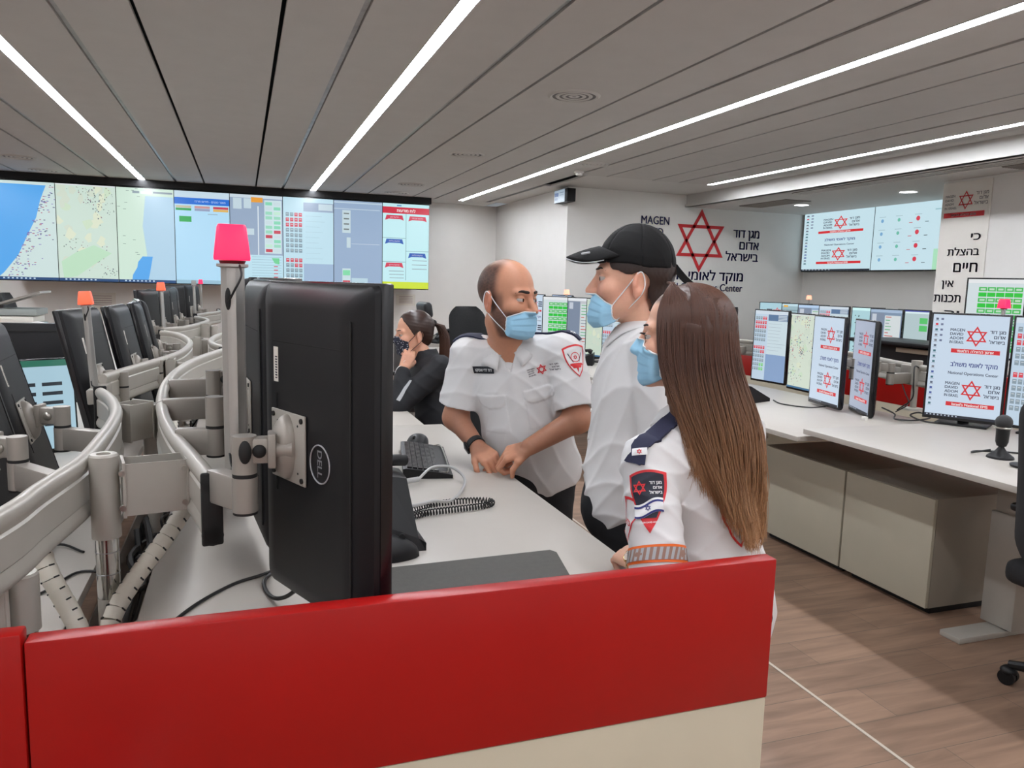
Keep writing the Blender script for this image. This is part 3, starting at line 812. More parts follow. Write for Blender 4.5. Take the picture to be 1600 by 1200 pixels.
# black riser shelf on the far right bench
t = empty('desk_riser', (5.2, 4.82, 0), 0, 'black shelf unit behind the red partition at the right', 'shelf')
b = MB(); b.box((0, 0, 1.055), (0.5, 1.0, 0.03), bev=0.004); b.build('top_shelf', t, M['black'])
b = MB(); b.box((0.1, 0, 0.52), (0.4, 1.0, 1.04)); b.build('cabinet_body', t, mat('dark_carcass', (30, 30, 32), 0.6), smooth=False)
b = MB(); b.box((-0.12, -0.18, 1.0), (0.06, 0.5, 0.035)); b.build('drawer_front', t, M['cream'], smooth=False)
# ---------------------------------------------------------------- monitors
MW, MH = 0.36, 0.555
def _mk_templates():
    T = {}
    b = MB(); b.box((0, 0.0, 0), (MW, 0.022, MH), bev=0.003, seg=2)
    T['bezel'] = b.build('bezel', m=M['blackgloss'])
    b = MB()
    rings = [(0.178, 0.2755, 0.008, 0.008), (0.176, 0.273, 0.020, 0.014), (0.160, 0.262, 0.031, 0.02), (0.135, 0.245, 0.037, 0.02), (0.120, 0.235, 0.039, 0.015)]
    rv = []
    for (w, h, y, r) in rings:
        ring = []
        for (sx, sz, a0) in ((1, 1, 0), (-1, 1, 90), (-1, -1, 180), (1, -1, 270)):
            for k in range(5):
                a = radians(a0 + 22.5 * k); ring.append((sx * (w - r) + r * cos(a), y, sz * (h - r) + r * sin(a)))
        rv.append(ring)
    n = len(rv[0]); V = [v for r in rv for v in r]; F = []
    for i in range(len(rv) - 1):
        for k in range(n): F.append((i * n + k, i * n + (k + 1) % n, (i + 1) * n + (k + 1) % n, (i + 1) * n + k))
    F.append(tuple(range(n - 1, -1, -1))); F.append(tuple((len(rv) - 1) * n + k for k in range(n)))
    b.raw(V, F, M['shell'])
    b.box((-0.137, 0.0375, -0.0), (0.003, 0.002, 0.44), M['rubber'])
    b.box((0.0, 0.0392, 0.175), (0.23, 0.001, 0.0015), M['rubber'])
    for z in (-0.06, 0.06): b.box((0.105, 0.039, z), (0.004, 0.002, 0.05), M['rubber'])
    T['back'] = b.build('back_cover')
    b = MB(); b.box((0.055, 0.042, 0), (0.118, 0.004, 0.118), M['alu'], bev=0.001)
    for sx in (-1, 1):
        for sz in (-1, 1):
            b.cyl((0.055 + sx * 0.05, 0.043, sz * 0.05), (0.055 + sx * 0.05, 0.0465, sz * 0.05), 0.0045, m=M['rubber'], seg=12)
            b.cyl((0.055 + sx * 0.036, 0.043, sz * 0.04), (0.055 + sx * 0.036, 0.0445, sz * 0.04), 0.002, m=M['rubber'], seg=8)
    # humped casting in the middle of the plate
    b.sphere((0.055, 0.044, 0), (0.027, 0.028, 0.056), M['alud'], 24)
    T['plate'] = b.build('mounting_plate', angle=50)
    b = MB()
    ring = [(-0.048 + 0.031 * cos(a), 0.0402, -0.012 + 0.031 * sin(a)) for a in [2 * pi * k / 40 for k in range(40)]]
    b.tube([Vector(p) for p in ring], 0.0013, None, seg=6, closed=True)
    g, f, w = text_geo('DELL', True)
    b.raw([(-0.048 - (p[1] - 0.36) * 0.021 * -1 * -1, 0.0403, -0.012 - (p[0] - w / 2) * 0.0205) for p in g], f, None)
    T['logo'] = b.build('maker_emblem', m=mat('emblem_silver', (176, 176, 180), 0.35, metal=0.3), normals=False)
    b = MB(); b.box((0.105, 0.0378, 0.135), (0.017, 0.003, 0.060), M['paper'], bev=0.0005)
    for k in range(9): b.box((0.105 - 0.002, 0.0397, 0.112 + 0.0045 * k), (0.006, 0.0006, 0.0022), M['black_ink'])
    T['sticker'] = b.build('barcode_sticker', smooth=False)
    for o in T.values():
        COL.objects.unlink(o)
    return T
MT = _mk_templates()
def inst(key, parent):
    o = MT[key].copy(); COL.objects.link(o); o.parent = parent; return o
def monitor(x, y, z, yaw, label, pic=None, tilt=0.0, group='portrait monitors', logo=False, backdet=True, w=None, h=None):
    t = empty('monitor', (x, y, z), 0, label, 'monitor', group)
    t.rotation_euler = (radians(tilt), 0, radians(yaw))
    inst('bezel', t); inst('back', t)
    if backdet: inst('plate', t); inst('sticker', t)
    if logo: inst('logo', t)
    if pic is None: pic = scr_plain(MW * 0.94, MH * 0.955, (120, 150, 190), kind=1)
    pic.mesh('picture', t, M['glow_mon'], (0, -0.0115, 0.003))
    return t
PW, PH = MW * 0.94, MH * 0.955
def mvec(yaw): return Vector((cos(radians(yaw)), sin(radians(yaw)), 0)), Vector((-sin(radians(yaw)), cos(radians(yaw)), 0))

# ---------------------------------------------------------------- monitor arms
def arm(rail, mon, t, side=1, zl=1.035, knobs=True, sc=1.0, reach=0.055):
    """two-part arm from a rail point to the mounting plate of a monitor; a part of that monitor"""
    x, y, z, yaw = mon
    ax, n = mvec(yaw)
    v = Vector((x, y, z)) + (ax * 0.055 + n * 0.072) * sc
    e = v + n * reach + ax * 0.02 * side
    bpy.context.view_layer.update(); inv = t.matrix_world.inverted()
    A = Vector((rail[0], rail[1], zl)); EL = Vector((e.x, e.y, zl)); R = 0.021
    b = MB(); d = EL - A; L = max(d.length, 0.01); ang = atan2(d.y, d.x)
    b.box((L / 2, 0, 0), (L, 0.034, 0.062), M['alud'], bev=0.005, mtx=Matrix.Translation(A) @ Matrix.Rotation(ang, 4, 'Z'))
    b.cyl(EL - Vector((0, 0, 0.031)), EL + Vector((0, 0, 0.031)), R * 1.06, m=M['alud'], seg=28)
    b.cyl(EL - Vector((0, 0, 0.036)), EL - Vector((0, 0, 0.031)), R, m=M['rubber'], seg=28)
    b.cyl(EL + Vector((0, 0, 0.031)), EL + Vector((0, 0, 0.038)), R, m=M['rubber'], seg=28)
    zt = max(z + 0.025, zl + 0.09)
    b.cyl(EL + Vector((0, 0, 0.038)), Vector((e.x, e.y, zt)), R, m=M['alud'], seg=28)
    dz = v - EL; dz.z = 0; a2 = atan2(dz.y, dz.x); L2 = max(dz.length, 0.02)
    zz = zt - 0.026
    q = Matrix.Translation((e.x, e.y, zz)) @ Matrix.Rotation(a2, 4, 'Z')
    b.box((L2 / 2, 0, 0), (L2, 0.03, 0.046), M['alud'], bev=0.005, mtx=q)
    b.box((L2, 0, 0), (0.014, 0.044, 0.062), M['alud'], bev=0.003, mtx=q)
    b.cyl((L2 + 0.006, 0, 0), (L2 + 0.034, 0, 0), 0.016, 0.02, m=M['alud'], seg=20, mtx=q)
    bmesh.ops.transform(b.bm, matrix=inv, verts=b.bm.verts[:])
    o = b.build('arm', t)
    if knobs:
        b = MB()
        for s in (-1, 1): b.sphere((L2 * 0.55, s * 0.016, 0), (0.012, 0.008, 0.012), M['rubber'] if knobs is True else M['chrome'], 14, mtx=q)
        bmesh.ops.transform(b.bm, matrix=inv, verts=b.bm.verts[:]); b.build('tilt_knob', o)
        b = MB(); b.sphere((0.002, R * side * -1.0, 0.0), (0.011, 0.007, 0.021), M['rubber'], 14, mtx=q)
        bmesh.ops.transform(b.bm, matrix=inv, verts=b.bm.verts[:]); b.build('joint_knob', o)
    return o
def desk_stand(t, x, y, z, yaw, zd):
    bpy.context.view_layer.update(); inv = t.matrix_world.inverted()
    ax, n = mvec(yaw); p = Vector((x, y, 0)) + n * 0.075
    b = MB(); q = Matrix.Translation((p.x, p.y, 0)) @ Matrix.Rotation(radians(yaw), 4, 'Z')
    b.box((0, 0, (zd + z) / 2), (0.05, 0.03, z - zd + 0.06), M['black'], bev=0.004, mtx=q); b.box((0, -0.025, z), (0.07, 0.03, 0.07), M['black'], mtx=q)
    b.box((0, 0, zd + 0.006), (0.24, 0.18, 0.012), M['black'], bev=0.004, mtx=q)
    bmesh.ops.transform(b.bm, matrix=inv, verts=b.bm.verts[:]); b.build('stand', t)

# ---------------------------------------------------------------- rails along the gap between the desks
def rail_prof(h=0.13, w=0.016):
    pr = []
    for k in range(9): a = radians(-20 + 27.5 * k); pr.append((w * cos(a), h / 2 - w + w * sin(a)))
    pr += [(-0.008, h / 2 - 0.036), (-0.012, h / 2 - 0.04), (-0.012, -h / 2 + 0.04), (-0.008, -h / 2 + 0.036)]
    for k in range(9): a = radians(160 + 27.5 * k); pr.append((w * cos(a), -h / 2 + w + w * sin(a)))
    pr += [(0.008, -h / 2 + 0.036), (0.012, -h / 2 + 0.04), (0.012, h / 2 - 0.04), (0.008, h / 2 - 0.036)]
    return pr
def rail(pts, label, cap0=True, cap1=True, zc=1.025, m=None, seam=None):
    P = smooth_path([(x, y, zc) for x, y in pts], 10)
    o0 = Vector((P[0].x, P[0].y, 0))
    t = empty('mounting_rail', tuple(o0), 0, label, 'rail', 'curved mounting rails')
    b = MB(); b.tube([p - o0 for p in P], 0, m or M['alu'], prof=rail_prof()); b.build('profile', t, angle=30)
    for c, p, q in ((cap0, P[0], P[1]), (cap1, P[-1], P[-2])):
        if not c: continue
        d = (p - q).normalized(); a = atan2(d.y, d.x)
        b = MB(); T = Matrix.Translation(p - o0) @ Matrix.Rotation(a, 4, 'Z')
        b.box((0.004, 0, 0), (0.010, 0.038, 0.138), M['rubber'], bev=0.004, mtx=T)
        for s in (-1, 1): b.cyl((-0.001, 0, s * 0.05), (0.009, 0, s * 0.05), 0.019, m=M['rubber'], seg=20, mtx=T)
        b.build('end_cap', t)
    return t, P
rr1, RP1 = rail([(-0.060, 1.475), (-0.085, 1.60), (-0.118, 1.75), (-0.160, 1.94), (-0.203, 2.205), (-0.235, 2.505), (-0.252, 2.842), (-0.247, 3.19), (-0.215, 3.55), (-0.160, 3.86), (-0.10, 4.12)], 'curved rail on the right with a black end cap facing the camera')
rr2, RP2 = rail([(-0.02, 4.20), (-0.12, 4.36), (-0.175, 4.7), (-0.15, 5.15), (-0.05, 5.6)], 'curved rail behind the tall silver beacon pole, farther of the two right ones')
rl1, RL1 = rail([(-0.62, 0.55), (-0.47, 0.90), (-0.36, 1.30), (-0.335, 1.481), (-0.308, 1.688), (-0.306, 1.878), (-0.312, 2.099), (-0.327, 2.281), (-0.360, 2.461), (-0.395, 2.598), (-0.43, 2.70)], 'curved rail sweeping in from the bottom left corner')
rl2, RL2 = rail([(-0.478, 3.06), (-0.441, 3.253), (-0.389, 3.485), (-0.327, 3.758), (-0.282, 4.084), (-0.278, 4.608), (-0.351, 5.111), (-0.42, 5.35), (-0.50, 5.46)], 'curved rail starting at the shorter orange beacon pole on the left', cap0=False)
rl3, RL3 = rail([(-0.52, 5.75), (-0.399, 5.955), (-0.322, 6.375), (-0.277, 6.855), (-0.309, 7.167), (-0.40, 7.45)], 'third curved rail on the left, with the farther orange beacon at its start', cap0=False)
rl4, RL4 = rail([(-0.42, 7.806), (-0.33, 8.2), (-0.233, 8.587), (-0.25, 9.0)], 'farthest curved rail on the left')
b = MB(); p = RP1[46] - Vector((RP1[0].x, RP1[0].y, 0)); p2 = RP1[47] - Vector((RP1[0].x, RP1[0].y, 0))
b.tube([p, p + (p2 - p) * 0.04], 0, M['rubber'], prof=[(x * 1.03, z * 1.01) for x, z in rail_prof()]); b.build('joint_ring', rr1, smooth=False)

def post(x, y, z1, z0, zb, railpt, label, red=False, boxw=0.115, zc=1.025, r=0.027):
    t = empty('rail_post', (x, y, 0), 0, label, 'rail post', 'cable gap posts')
    b = MB(); b.lathe([(0.011, z1 - 0.01), (0.013, z1), (r - 0.003, z1), (r, z1 - 0.004), (r, z0), (r - 0.004, z0)], M['alu'], 32)
    b.cyl((0, 0, z1 - 0.012), (0, 0, z1 - 0.011), 0.012, m=M['void'], seg=16); b.build('sleeve', t)
    b = MB(); b.cyl((0, 0, zb), (0, 0, z0), r * 0.80, m=M['tube'], seg=28)
    for k in range(int((z0 - zb) / 0.045)): b.lathe([(r * 0.80, 0.0), (r * 0.84, 0.001), (r * 0.80, 0.002)], M['channel'], 28, mtx=Matrix.Translation((0, 0, z0 - 0.03 - 0.045 * k)))
    b.cyl((0, 0, 0 if x > -0.33 else DZ), (0, 0, zb), r * 0.8, m=M['alu'], seg=20); b.build('tube', t)
    d = Vector((railpt[0] - x, railpt[1] - y, 0)); L = d.length; a = atan2(d.y, d.x)
    T = Matrix.Translation((0, 0, zc)) @ Matrix.Rotation(a, 4, 'Z')
    b = MB(); x0 = r + 0.006; x1 = L - 0.014; w = 0.07
    b.box(((x0 + x1) / 2, -w / 2, 0), (x1 - x0, 0.003, 0.105), M['alu'], mtx=T); b.box(((x0 + x1) / 2, w / 2, 0), (x1 - x0, 0.003, 0.105), M['alu'], mtx=T)
    b.box((x0, 0, 0), (0.006, w + 0.01, 0.112), M['alu'], mtx=T, bev=0.001); b.box((x1, 0, 0), (0.005, w + 0.012, 0.11), M['alu'], mtx=T, bev=0.001)
    b.box(((x0 + x1) / 2, 0, -0.05), (x1 - x0, w, 0.003), M['alu'], mtx=T); b.build('bracket_box', t, smooth=False)
    for zz in (-0.035, 0.035):
        for xx in (x0 - 0.004, x1 - 0.006):
            b = MB(); b.cyl((xx, -w / 2 - 0.006, zz), (xx, -w / 2 + 0.003, zz), 0.006, m=M['chrome'], seg=12, mtx=T); b.build('bolt', t)
    return t
post(-0.265, 1.67, 1.095, 0.925, 0.80, (-0.105, 1.70), 'grey post with box bracket nearest the end cap of the right rail')
post(-0.375, 1.50, 0.925, 0.82, 0.80, (-0.52, 1.42), 'lower grey post with a hole on top at the bottom left edge', zc=0.865)
post(-0.262, 2.50, 1.065, 0.80, 0.78, (-0.345, 2.40), 'grey post in the gap behind the first box bracket')
post(-0.255, 3.70, 1.065, 0.80, 0.78, (-0.335, 3.70), 'grey post where the two long rails come close together')
post(-0.23, 5.0, 1.065, 0.80, 0.78, (-0.315, 4.95), 'distant grey post in the middle of the cable gap')
post(-0.21, 6.4, 1.065, 0.80, 0.78, (-0.31, 6.42), 'farthest grey post of the cable gap')

def spine(pts, label, r=0.0185, parent=None):
    P = smooth_path(pts, 8); o0 = Vector((P[0].x, P[0].y, 0))
    t = empty('cable_spine', tuple(o0), 0, label, 'cable spine', 'segmented white cable spines')
    d = [0]
    for i in range(1, len(P)): d.append(d[-1] + (P[i] - P[i - 1]).length)
    n = int(d[-1] / 0.024); b = MB(); g = MB()
    def at(s):
        for i in range(1, len(P)):
            if d[i] >= s: f = (s - d[i - 1]) / max(d[i] - d[i - 1], 1e-6); return P[i - 1].lerp(P[i], f) - o0
        return P[-1] - o0
    for k in range(n):
        a, c = at(k * 0.024), at(k * 0.024 + 0.0235); b.cyl(a, c, r, r * 0.94, M['ivory'], 20)
        q = at(k * 0.024 + 0.0238); dr = (c - a).normalized(); s = dr.orthogonal().normalized()
        for j in range(3):
            ang = 2.1 * j + 0.5; v = Matrix.Rotation(ang, 3, dr) @ s; u = dr.cross(v)
            g.box((0, 0, 0), (0.010, 0.003, 0.0032), M['rubber'], mtx=Matrix.Translation(q + v * (r * 0.96)) @ Matrix(((u.x, v.x, dr.x, 0), (u.y, v.y, dr.y, 0), (u.z, v.z, dr.z, 0), (0, 0, 0, 1))))
    b.build('segments', t); g.build('slots', t, smooth=False)
    return t
spine([(-0.118, 1.78, 0.955), (-0.16, 1.72, 0.90), (-0.22, 1.66, 0.83), (-0.255, 1.60, 0.77), (-0.262, 1.56, 0.68)], 'segmented white cable spine running down from the right rail')
spine([(-0.385, 1.65, 0.95), (-0.36, 1.62, 0.88), (-0.325, 1.60, 0.81), (-0.295, 1.57, 0.75), (-0.275, 1.55, 0.66)], 'segmented cable spine running down from the left rail')
spine([(-0.30, 3.55, 0.95), (-0.28, 3.42, 0.88), (-0.27, 3.3, 0.80), (-0.265, 3.25, 0.7)], 'segmented cable spine below the middle rail bracket')
b = MB(); P = smooth_path([(-0.262, 1.60, 0.73), (-0.20, 1.66, 0.735), (-0.12, 1.75, 0.735)], 6); b.tube(P, 0.016, None, seg=14); o = b.build('cable_pipe', m=M['ivory']); tag(o, 'short cream pipe beside the foot of the nearest post', 'pipe')

# beacons
def beacon(x, y, z0, z1, lamp, label, r=0.0145, lean=(0, 0), lw=0.05, cord=True):
    t = empty('beacon_light', (x, y, z0), 0, label, 'beacon', 'signal beacons on poles')
    h = z1 - z0; L = (h - lw * 1.0)
    b = MB()
    pr = []
    for k in range(24):
        a = 2 * pi * k / 24; q = r * (0.90 if k % 6 in (2, 3) else 1.0); pr.append((q * cos(a), q * sin(a)))
    b.prism(pr, 0, L - lw * 0.18, M['steel']); 
    b.lathe([(0, 0), (r * 1.5, 0), (r * 1.5, 0.006), (r, 0.008)], M['steel'], 24, mtx=Matrix.Translation((0, 0, 0.0)))
    b.lathe([(r, 0), (r * 1.35, 0.002), (r * 1.35, 0.007), (0, 0.008)], M['steel'], 24, mtx=Matrix.Translation((0, 0, L - lw * 0.22))); b.build('pole', t, angle=25)
    b = MB(); a0 = lw * 0.5; a1 = lw * 0.40
    def rr(a, z, rd=0.22):
        out = []
        for (sx, sy, s0) in ((1, 1, 0), (-1, 1, 90), (-1, -1, 180), (1, -1, 270)):
            for k in range(4): an = radians(s0 + 30 * k); out.append((sx * a * (1 - rd) + a * rd * cos(an), sy * a * (1 - rd) + a * rd * sin(an), z))
        return out
    rings = [rr(a0 * 0.98, L), rr(a0, L + lw * 0.06), rr(a0 * 0.9, L + lw * 0.5), rr(a1, L + lw * 0.92), rr(a1 * 0.9, L + lw)]
    n = 16; V = [v for q in rings for v in q]; F = []
    for i in range(4):
        for k in range(n): F.append((i * n + k, i * n + (k + 1) % n, (i + 1) * n + (k + 1) % n, (i + 1) * n + k))
    F.append(tuple(range(n - 1, -1, -1))); F.append(tuple(4 * n + k for k in range(n)))
    b.raw(V, F, None); b.build('lamp_lens', t, lamp, angle=40)
    b = MB(); b.lathe([(r * 0.9, L - lw * 0.2), (a0 * 0.75, L - 0.001), (0, L)], mat('beacon_base_' + lamp.name, (90, 16, 24) if lamp is not M['lampgreen'] else (20, 60, 40), 0.4), 20); b.build('lamp_base', t)
    if cord:
        b = MB(); s = r / 0.022
        b.tube(smooth_path([(0.012 * s, -r, L - 0.005), (0.016 * s, -r * 1.7, L - 0.03 * s), (0.002, -r * 1.7, L - 0.06 * s), (-0.008 * s, -r * 1.15, L - 0.08 * s)], 6), 0.0022, None, seg=6)
        b.build('cord', t, M['cable']); b = MB()
        b.sphere((-0.009 * s, -r * 0.95, L - 0.075 * s), (0.006 * s, 0.004, 0.022 * s), None, 10); b.build('cord_grommet', t, M['rubber']); b = MB()
        b.tube(smooth_path([(-0.012 * s, -r * 0.8, 0.06 * s), (-0.006 * s, -r * 1.6, 0.035 * s), (0.02 * s, -r * 1.6, 0.02 * s), (0.04 * s, -r, 0.012 * s)], 6), 0.0022, None, seg=6)
        b.build('cord', t, M['cable'])
    t.rotation_euler = (radians(lean[0]), radians(lean[1]), 0)
    return t
beacon(-0.016, 1.505, 1.068, 1.542, M['lampred'], 'tall pole with a bright red beacon in front of the video wall', r=0.0205, lw=0.063)
bo_ = beacon(-0.482, 2.925, 1.05, 1.387, M['lamporange'], 'orange beacon on a pole at the left, above the monitor with a picture', r=0.0125, lw=0.044, lean=(0, -3))
b = MB(); b.box((0.002, 0.075, -0.02), (0.05, 0.20, 0.05), bev=0.004); b.build('mounting_bracket', bo_, M['alud'])
beacon(-0.539, 6.066, 1.05, 1.393, M['lamporange'], 'smaller orange beacon farther along the left row', r=0.014, lw=0.058, lean=(0, -2), cord=False)
beacon(-0.456, 8.46, 1.05, 1.398, M['lampoff'], 'unlit grey beacon in the left row in front of the video wall', r=0.014, lw=0.05, lean=(0, -1), cord=False)
beacon(-0.45, 9.6, 0.0, 1.403, M['lampred'], 'farthest tiny red beacon at the end of the left row', r=0.014, lw=0.05, cord=False)
beacon(2.80, 8.2, 0.742, 1.41, M['lampgreen'], 'small green beacon behind the bald man', r=0.010, lw=0.065, cord=False)
beacon(3.14, 7.30, 0.742, 1.405, M['lamppink'], 'small pale pink beacon just left of the capped boy', r=0.010, lw=0.05, cord=False)
beacon(6.35, 7.50, 0.742, 1.408, M['lamppink'], 'small pale beacon above the distant right monitors', r=0.010, lw=0.05, cord=False)
beacon(4.72, 3.72, 0.90, 1.437, M['lampred'], 'pinkish red beacon in front of the green tile monitor at the right', r=0.013, lw=0.06, cord=False)

# ---------------------------------------------------------------- monitors: foreground group
FG = [(0.139, 1.380, 1.148, 113.3, 'large black monitor seen from behind in the foreground, maker emblem on its back', (-0.055, 1.485)),
      (0.058, 1.860, 1.148, 96.0, 'second foreground monitor seen from behind, just left of the largest one', (-0.150, 1.90)),
      (0.034, 2.34, 1.152, 88.0, 'third foreground monitor seen from behind, beside the tall beacon pole', (-0.22, 2.36)),
      (0.120, 2.76, 1.152, 66.0, 'fourth monitor of the foreground group, almost hidden behind the others', (-0.24, 2.80))]
for i, (x, y, z, yaw, l, rp) in enumerate(FG):
    t = monitor(x, y, z, yaw, l, logo=(i == 0)); t.scale = (1.07, 1.07, 1.07)
    arm(rp, (x, y, z, yaw), t, side=1 if i == 0 else -1, sc=1.07, zl=1.068, reach=0.042)
# left row
LR = [(-0.600, 2.06, 1.03, -98, 15, 'leftmost monitor back at the left edge of the photo', (-0.315, 1.75)),
      (-0.610, 2.46, 1.03, -86, 15, 'slim looking monitor back beside the leftmost one', (-0.335, 2.30)),
      (-0.545, 3.30, 1.04, -100, 12, 'first monitor back to the right of the nearer orange beacon', (-0.44, 3.25)),
      (-0.475, 3.72, 1.04, -93, 12, 'second monitor back behind the nearer orange beacon', (-0.36, 3.60)),
      (-0.455, 4.16, 1.04, -86, 12, 'third monitor back in the left row past the nearer orange beacon', (-0.29, 4.10)),
      (-0.480, 4.58, 1.04, -80, 12, 'last monitor back of its cluster before the farther orange beacon', (-0.285, 4.70)),
      (-0.64, 6.10, 1.06, -105, 4, 'monitor back just left of the farther orange beacon pole', (-0.42, 5.95)),
      (-0.600, 6.52, 1.06, -105, 4, 'monitor back just right of the farther orange beacon pole', (-0.33, 6.40)),
      (-0.560, 6.98, 1.06, -95, 4, 'monitor back in the far left row, middle of its cluster', (-0.29, 6.95)),
      (-0.560, 7.42, 1.06, -88, 4, 'monitor back in the far left row, left of the unlit beacon', (-0.38, 7.35)),
      (-0.640, 8.25, 1.07, -120, 3, 'monitor back behind the unlit grey beacon', (-0.40, 7.95)),
      (-0.520, 8.75, 1.07, -105, 3, 'distant monitor back right of the unlit grey beacon', (-0.25, 8.65)),
      (-0.500, 9.30, 1.07, -95, 3, 'farthest monitor back of the left row', (-0.25, 8.95))]
for (x, y, z, yaw, tl, l, rp) in LR:
    t = monitor(x, y, z, yaw, l, tilt=tl)
    arm(rp, (x, y, z - 0.03, yaw), t, side=1, zl=0.99, knobs='steel' if y < 5 else False)
# front facing ones
t = monitor(-0.700, 3.20, 0.960, 28, 'small monitor at the left showing white pages with black blocks', (lambda: (lambda s: (s.rect(0, 0, 1, 0.07, (40, 110, 90)), [s.rect(0.1 + 0.4 * (k % 2), 0.25 + 0.075 * (k // 2) * 1.4, 0.4 + 0.42 * (k % 2), 0.29 + 0.075 * (k // 2) * 1.4 + (0.03 if k > 5 else 0), (36, 44, 52)) for k in range(10)], s)[-1])(Screen(PW, PH, (170, 204, 220))))(), tilt=-4); t.scale = (0.62, 0.62, 0.62); desk_stand(t, -0.700, 3.20, 0.960, 28, DZ)
RB = [(3.500, 2.930, 1.085, -59.3, 'large monitor at the right with two red star logos, icons down its left side', scr_logo(PW, PH), (3.72, 3.05)),
      (3.66, 2.60, 1.085, -68, 'monitor at the right edge showing red and grey tiles, behind the microphone', scr_table(PW, PH, 8), (3.85, 2.7)),
      (3.395, 3.800, 1.03, -102, 'slanted monitor with two red star logos, left of the narrow one', scr_logo(PW, PH, icons=False), (3.70, 3.75)),
      (3.445, 3.560, 1.02, -116, 'very narrow looking monitor with red star logos at the end of the right rail', scr_logo(PW, PH, icons=False, bg=(170, 180, 200)), (3.68, 3.45)),
      (3.770, 4.450, 1.02, -95, 'monitor showing a map with red and black specks', scr_map(PW, PH, 11, n=420), (3.95, 4.4)),
      (3.790, 4.860, 1.03, -84, 'monitor showing rows of red and blue tiles beside the woman\'s hair', scr_table(PW, PH, 5), (3.95, 4.9)),
      (3.560, 5.240, 1.04, -70, 'plain blue screen monitor half hidden by the woman\'s hair', scr_plain(PW, PH, (130, 158, 214)), (3.9, 5.3))]
for (x, y, z, yaw, l, pic, rp) in RB:
    t = monitor(x, y, z, yaw, l, pic)
    if y < 3.04: desk_stand(t, x, y, z, yaw, DZ)
    else: arm(rp, (x, y, z - 0.03, yaw), t, zl=0.965, knobs=False)
ROW2 = [(6.18, 7.90, -42, scr_logo(PW, PH, icons=False, tiny=True, bg=(176, 214, 226)), 'distant monitor with a red star, leftmost of the far right row'),
        (6.12, 7.42, -60, scr_plain(PW, PH, (160, 190, 200)), 'distant pale grey green monitor just left of the small pale beacon'),
        (5.93, 6.92, -68, scr_plain(PW, PH, (150, 176, 206), kind=1, seed=3), 'distant monitor with a blue grey window, right of the small pale beacon'),
        (5.84, 6.50, -76, scr_table(PW, PH, 9), 'distant monitor with a white list, above the slanted star logo monitor'),
        (5.92, 6.12, -78, scr_plain(PW, PH, (176, 216, 224), kind=4), 'distant pale monitor with dark specks at the right'),
        (5.70, 5.66, -84, scr_plain(PW, PH, (128, 150, 176), kind=1, seed=8), 'distant blue grey monitor second from the right end of its row'),
        (5.86, 5.50, -88, scr_plain(PW, PH, (186, 206, 210), kind=2), 'distant monitor with two green boxes, rightmost of its row')]
for (x, y, yaw, pic, l) in ROW2: desk_stand(monitor(x, y, 1.035, yaw, l, pic), x, y, 1.035, yaw, DZ)
MID = [(3.02, 8.72, -30, scr_plain(PW, PH, (190, 184, 172), kind=3), 'beige monitor behind the bald man\'s shoulder at the left'),
       (3.24, 8.52, -62, scr_logo(PW, PH, icons=False, tiny=True), 'narrow monitor with a red star beside the bald man\'s head'),
       (3.52, 8.30, -72, scr_plain(PW, PH, (150, 170, 200)), 'monitor mostly hidden behind the bald man\'s head'),
       (3.02, 7.22, -50, scr_green(PW, PH), 'monitor with green tiles between the man and the capped boy'),
       (3.12, 6.86, -62, scr_plain(PW, PH, (196, 200, 206), kind=1), 'monitor with grey columns below the pale pink beacon'),
       (3.13, 6.46, -68, scr_map(PW, PH, 21, (206, 222, 206), 60), 'monitor with a pale green map left of the boy\'s mask'),
       (3.10, 6.06, -72, scr_table(PW, PH, 12), 'monitor with a tile list partly hidden by the boy\'s collar')]
for (x, y, yaw, pic, l) in MID: desk_stand(monitor(x, y, 1.06, yaw, l, pic), x, y, 1.06, yaw, DZ - 0.04)
t = monitor(4.86, 3.90, 1.30, -62, 'monitor full of bright green tiles behind the large star logo monitor', scr_green(PW, PH)); desk_stand(t, 4.86, 3.90, 1.30, -62, 0.90)
t = monitor(4.98, 3.55, 1.30, -76, 'monitor with a plain deep blue desktop at the right edge', scr_plain(PW, PH, (24, 82, 200), kind=5)); desk_stand(t, 4.98, 3.55, 1.30, -76, 0.90)
t = empty('equipment_console', (5.0, 3.7, 0), 0, 'dark console carrying the green tile and blue monitors at the right edge', 'console')
b = MB(); b.box((0.05, 0, 0.44), (0.7, 1.1, 0.88), bev=0.004); b.build('cabinet_body', t, M['black'])
b = MB(); b.box((0.03, 0, 0.89), (0.78, 1.16, 0.02)); b.build('worktop', t, M['desk'])

# right hand rail and its stand
t, P = rail([(3.66, 3.18), (3.75, 3.6), (3.95, 4.2), (3.97, 4.9), (3.85, 5.4)], 'straight grey rail at the right with a dark end cap, above the red partition', zc=0.985)
t = empty('rail_stand', (3.70, 3.42, 0), 0, 'thin grey stand holding the right rail above the desk', 'stand')
b = MB(); b.cyl((0, 0, DZ), (0, 0, 0.93), 0.018, m=M['alu'], seg=24); b.lathe([(0.06, DZ), (0.055, DZ + 0.012), (0.02, DZ + 0.016)], M['alu'], 24); b.build('column', t)
b = MB(); b.cyl((0, 0, 0.93), (0, 0, 1.07), 0.03, m=M['alu'], seg=24); b.box((0.0, 0.05, 0.99), (0.05, 0.09, 0.10), M['alud'], bev=0.006); b.build('clamp', t)

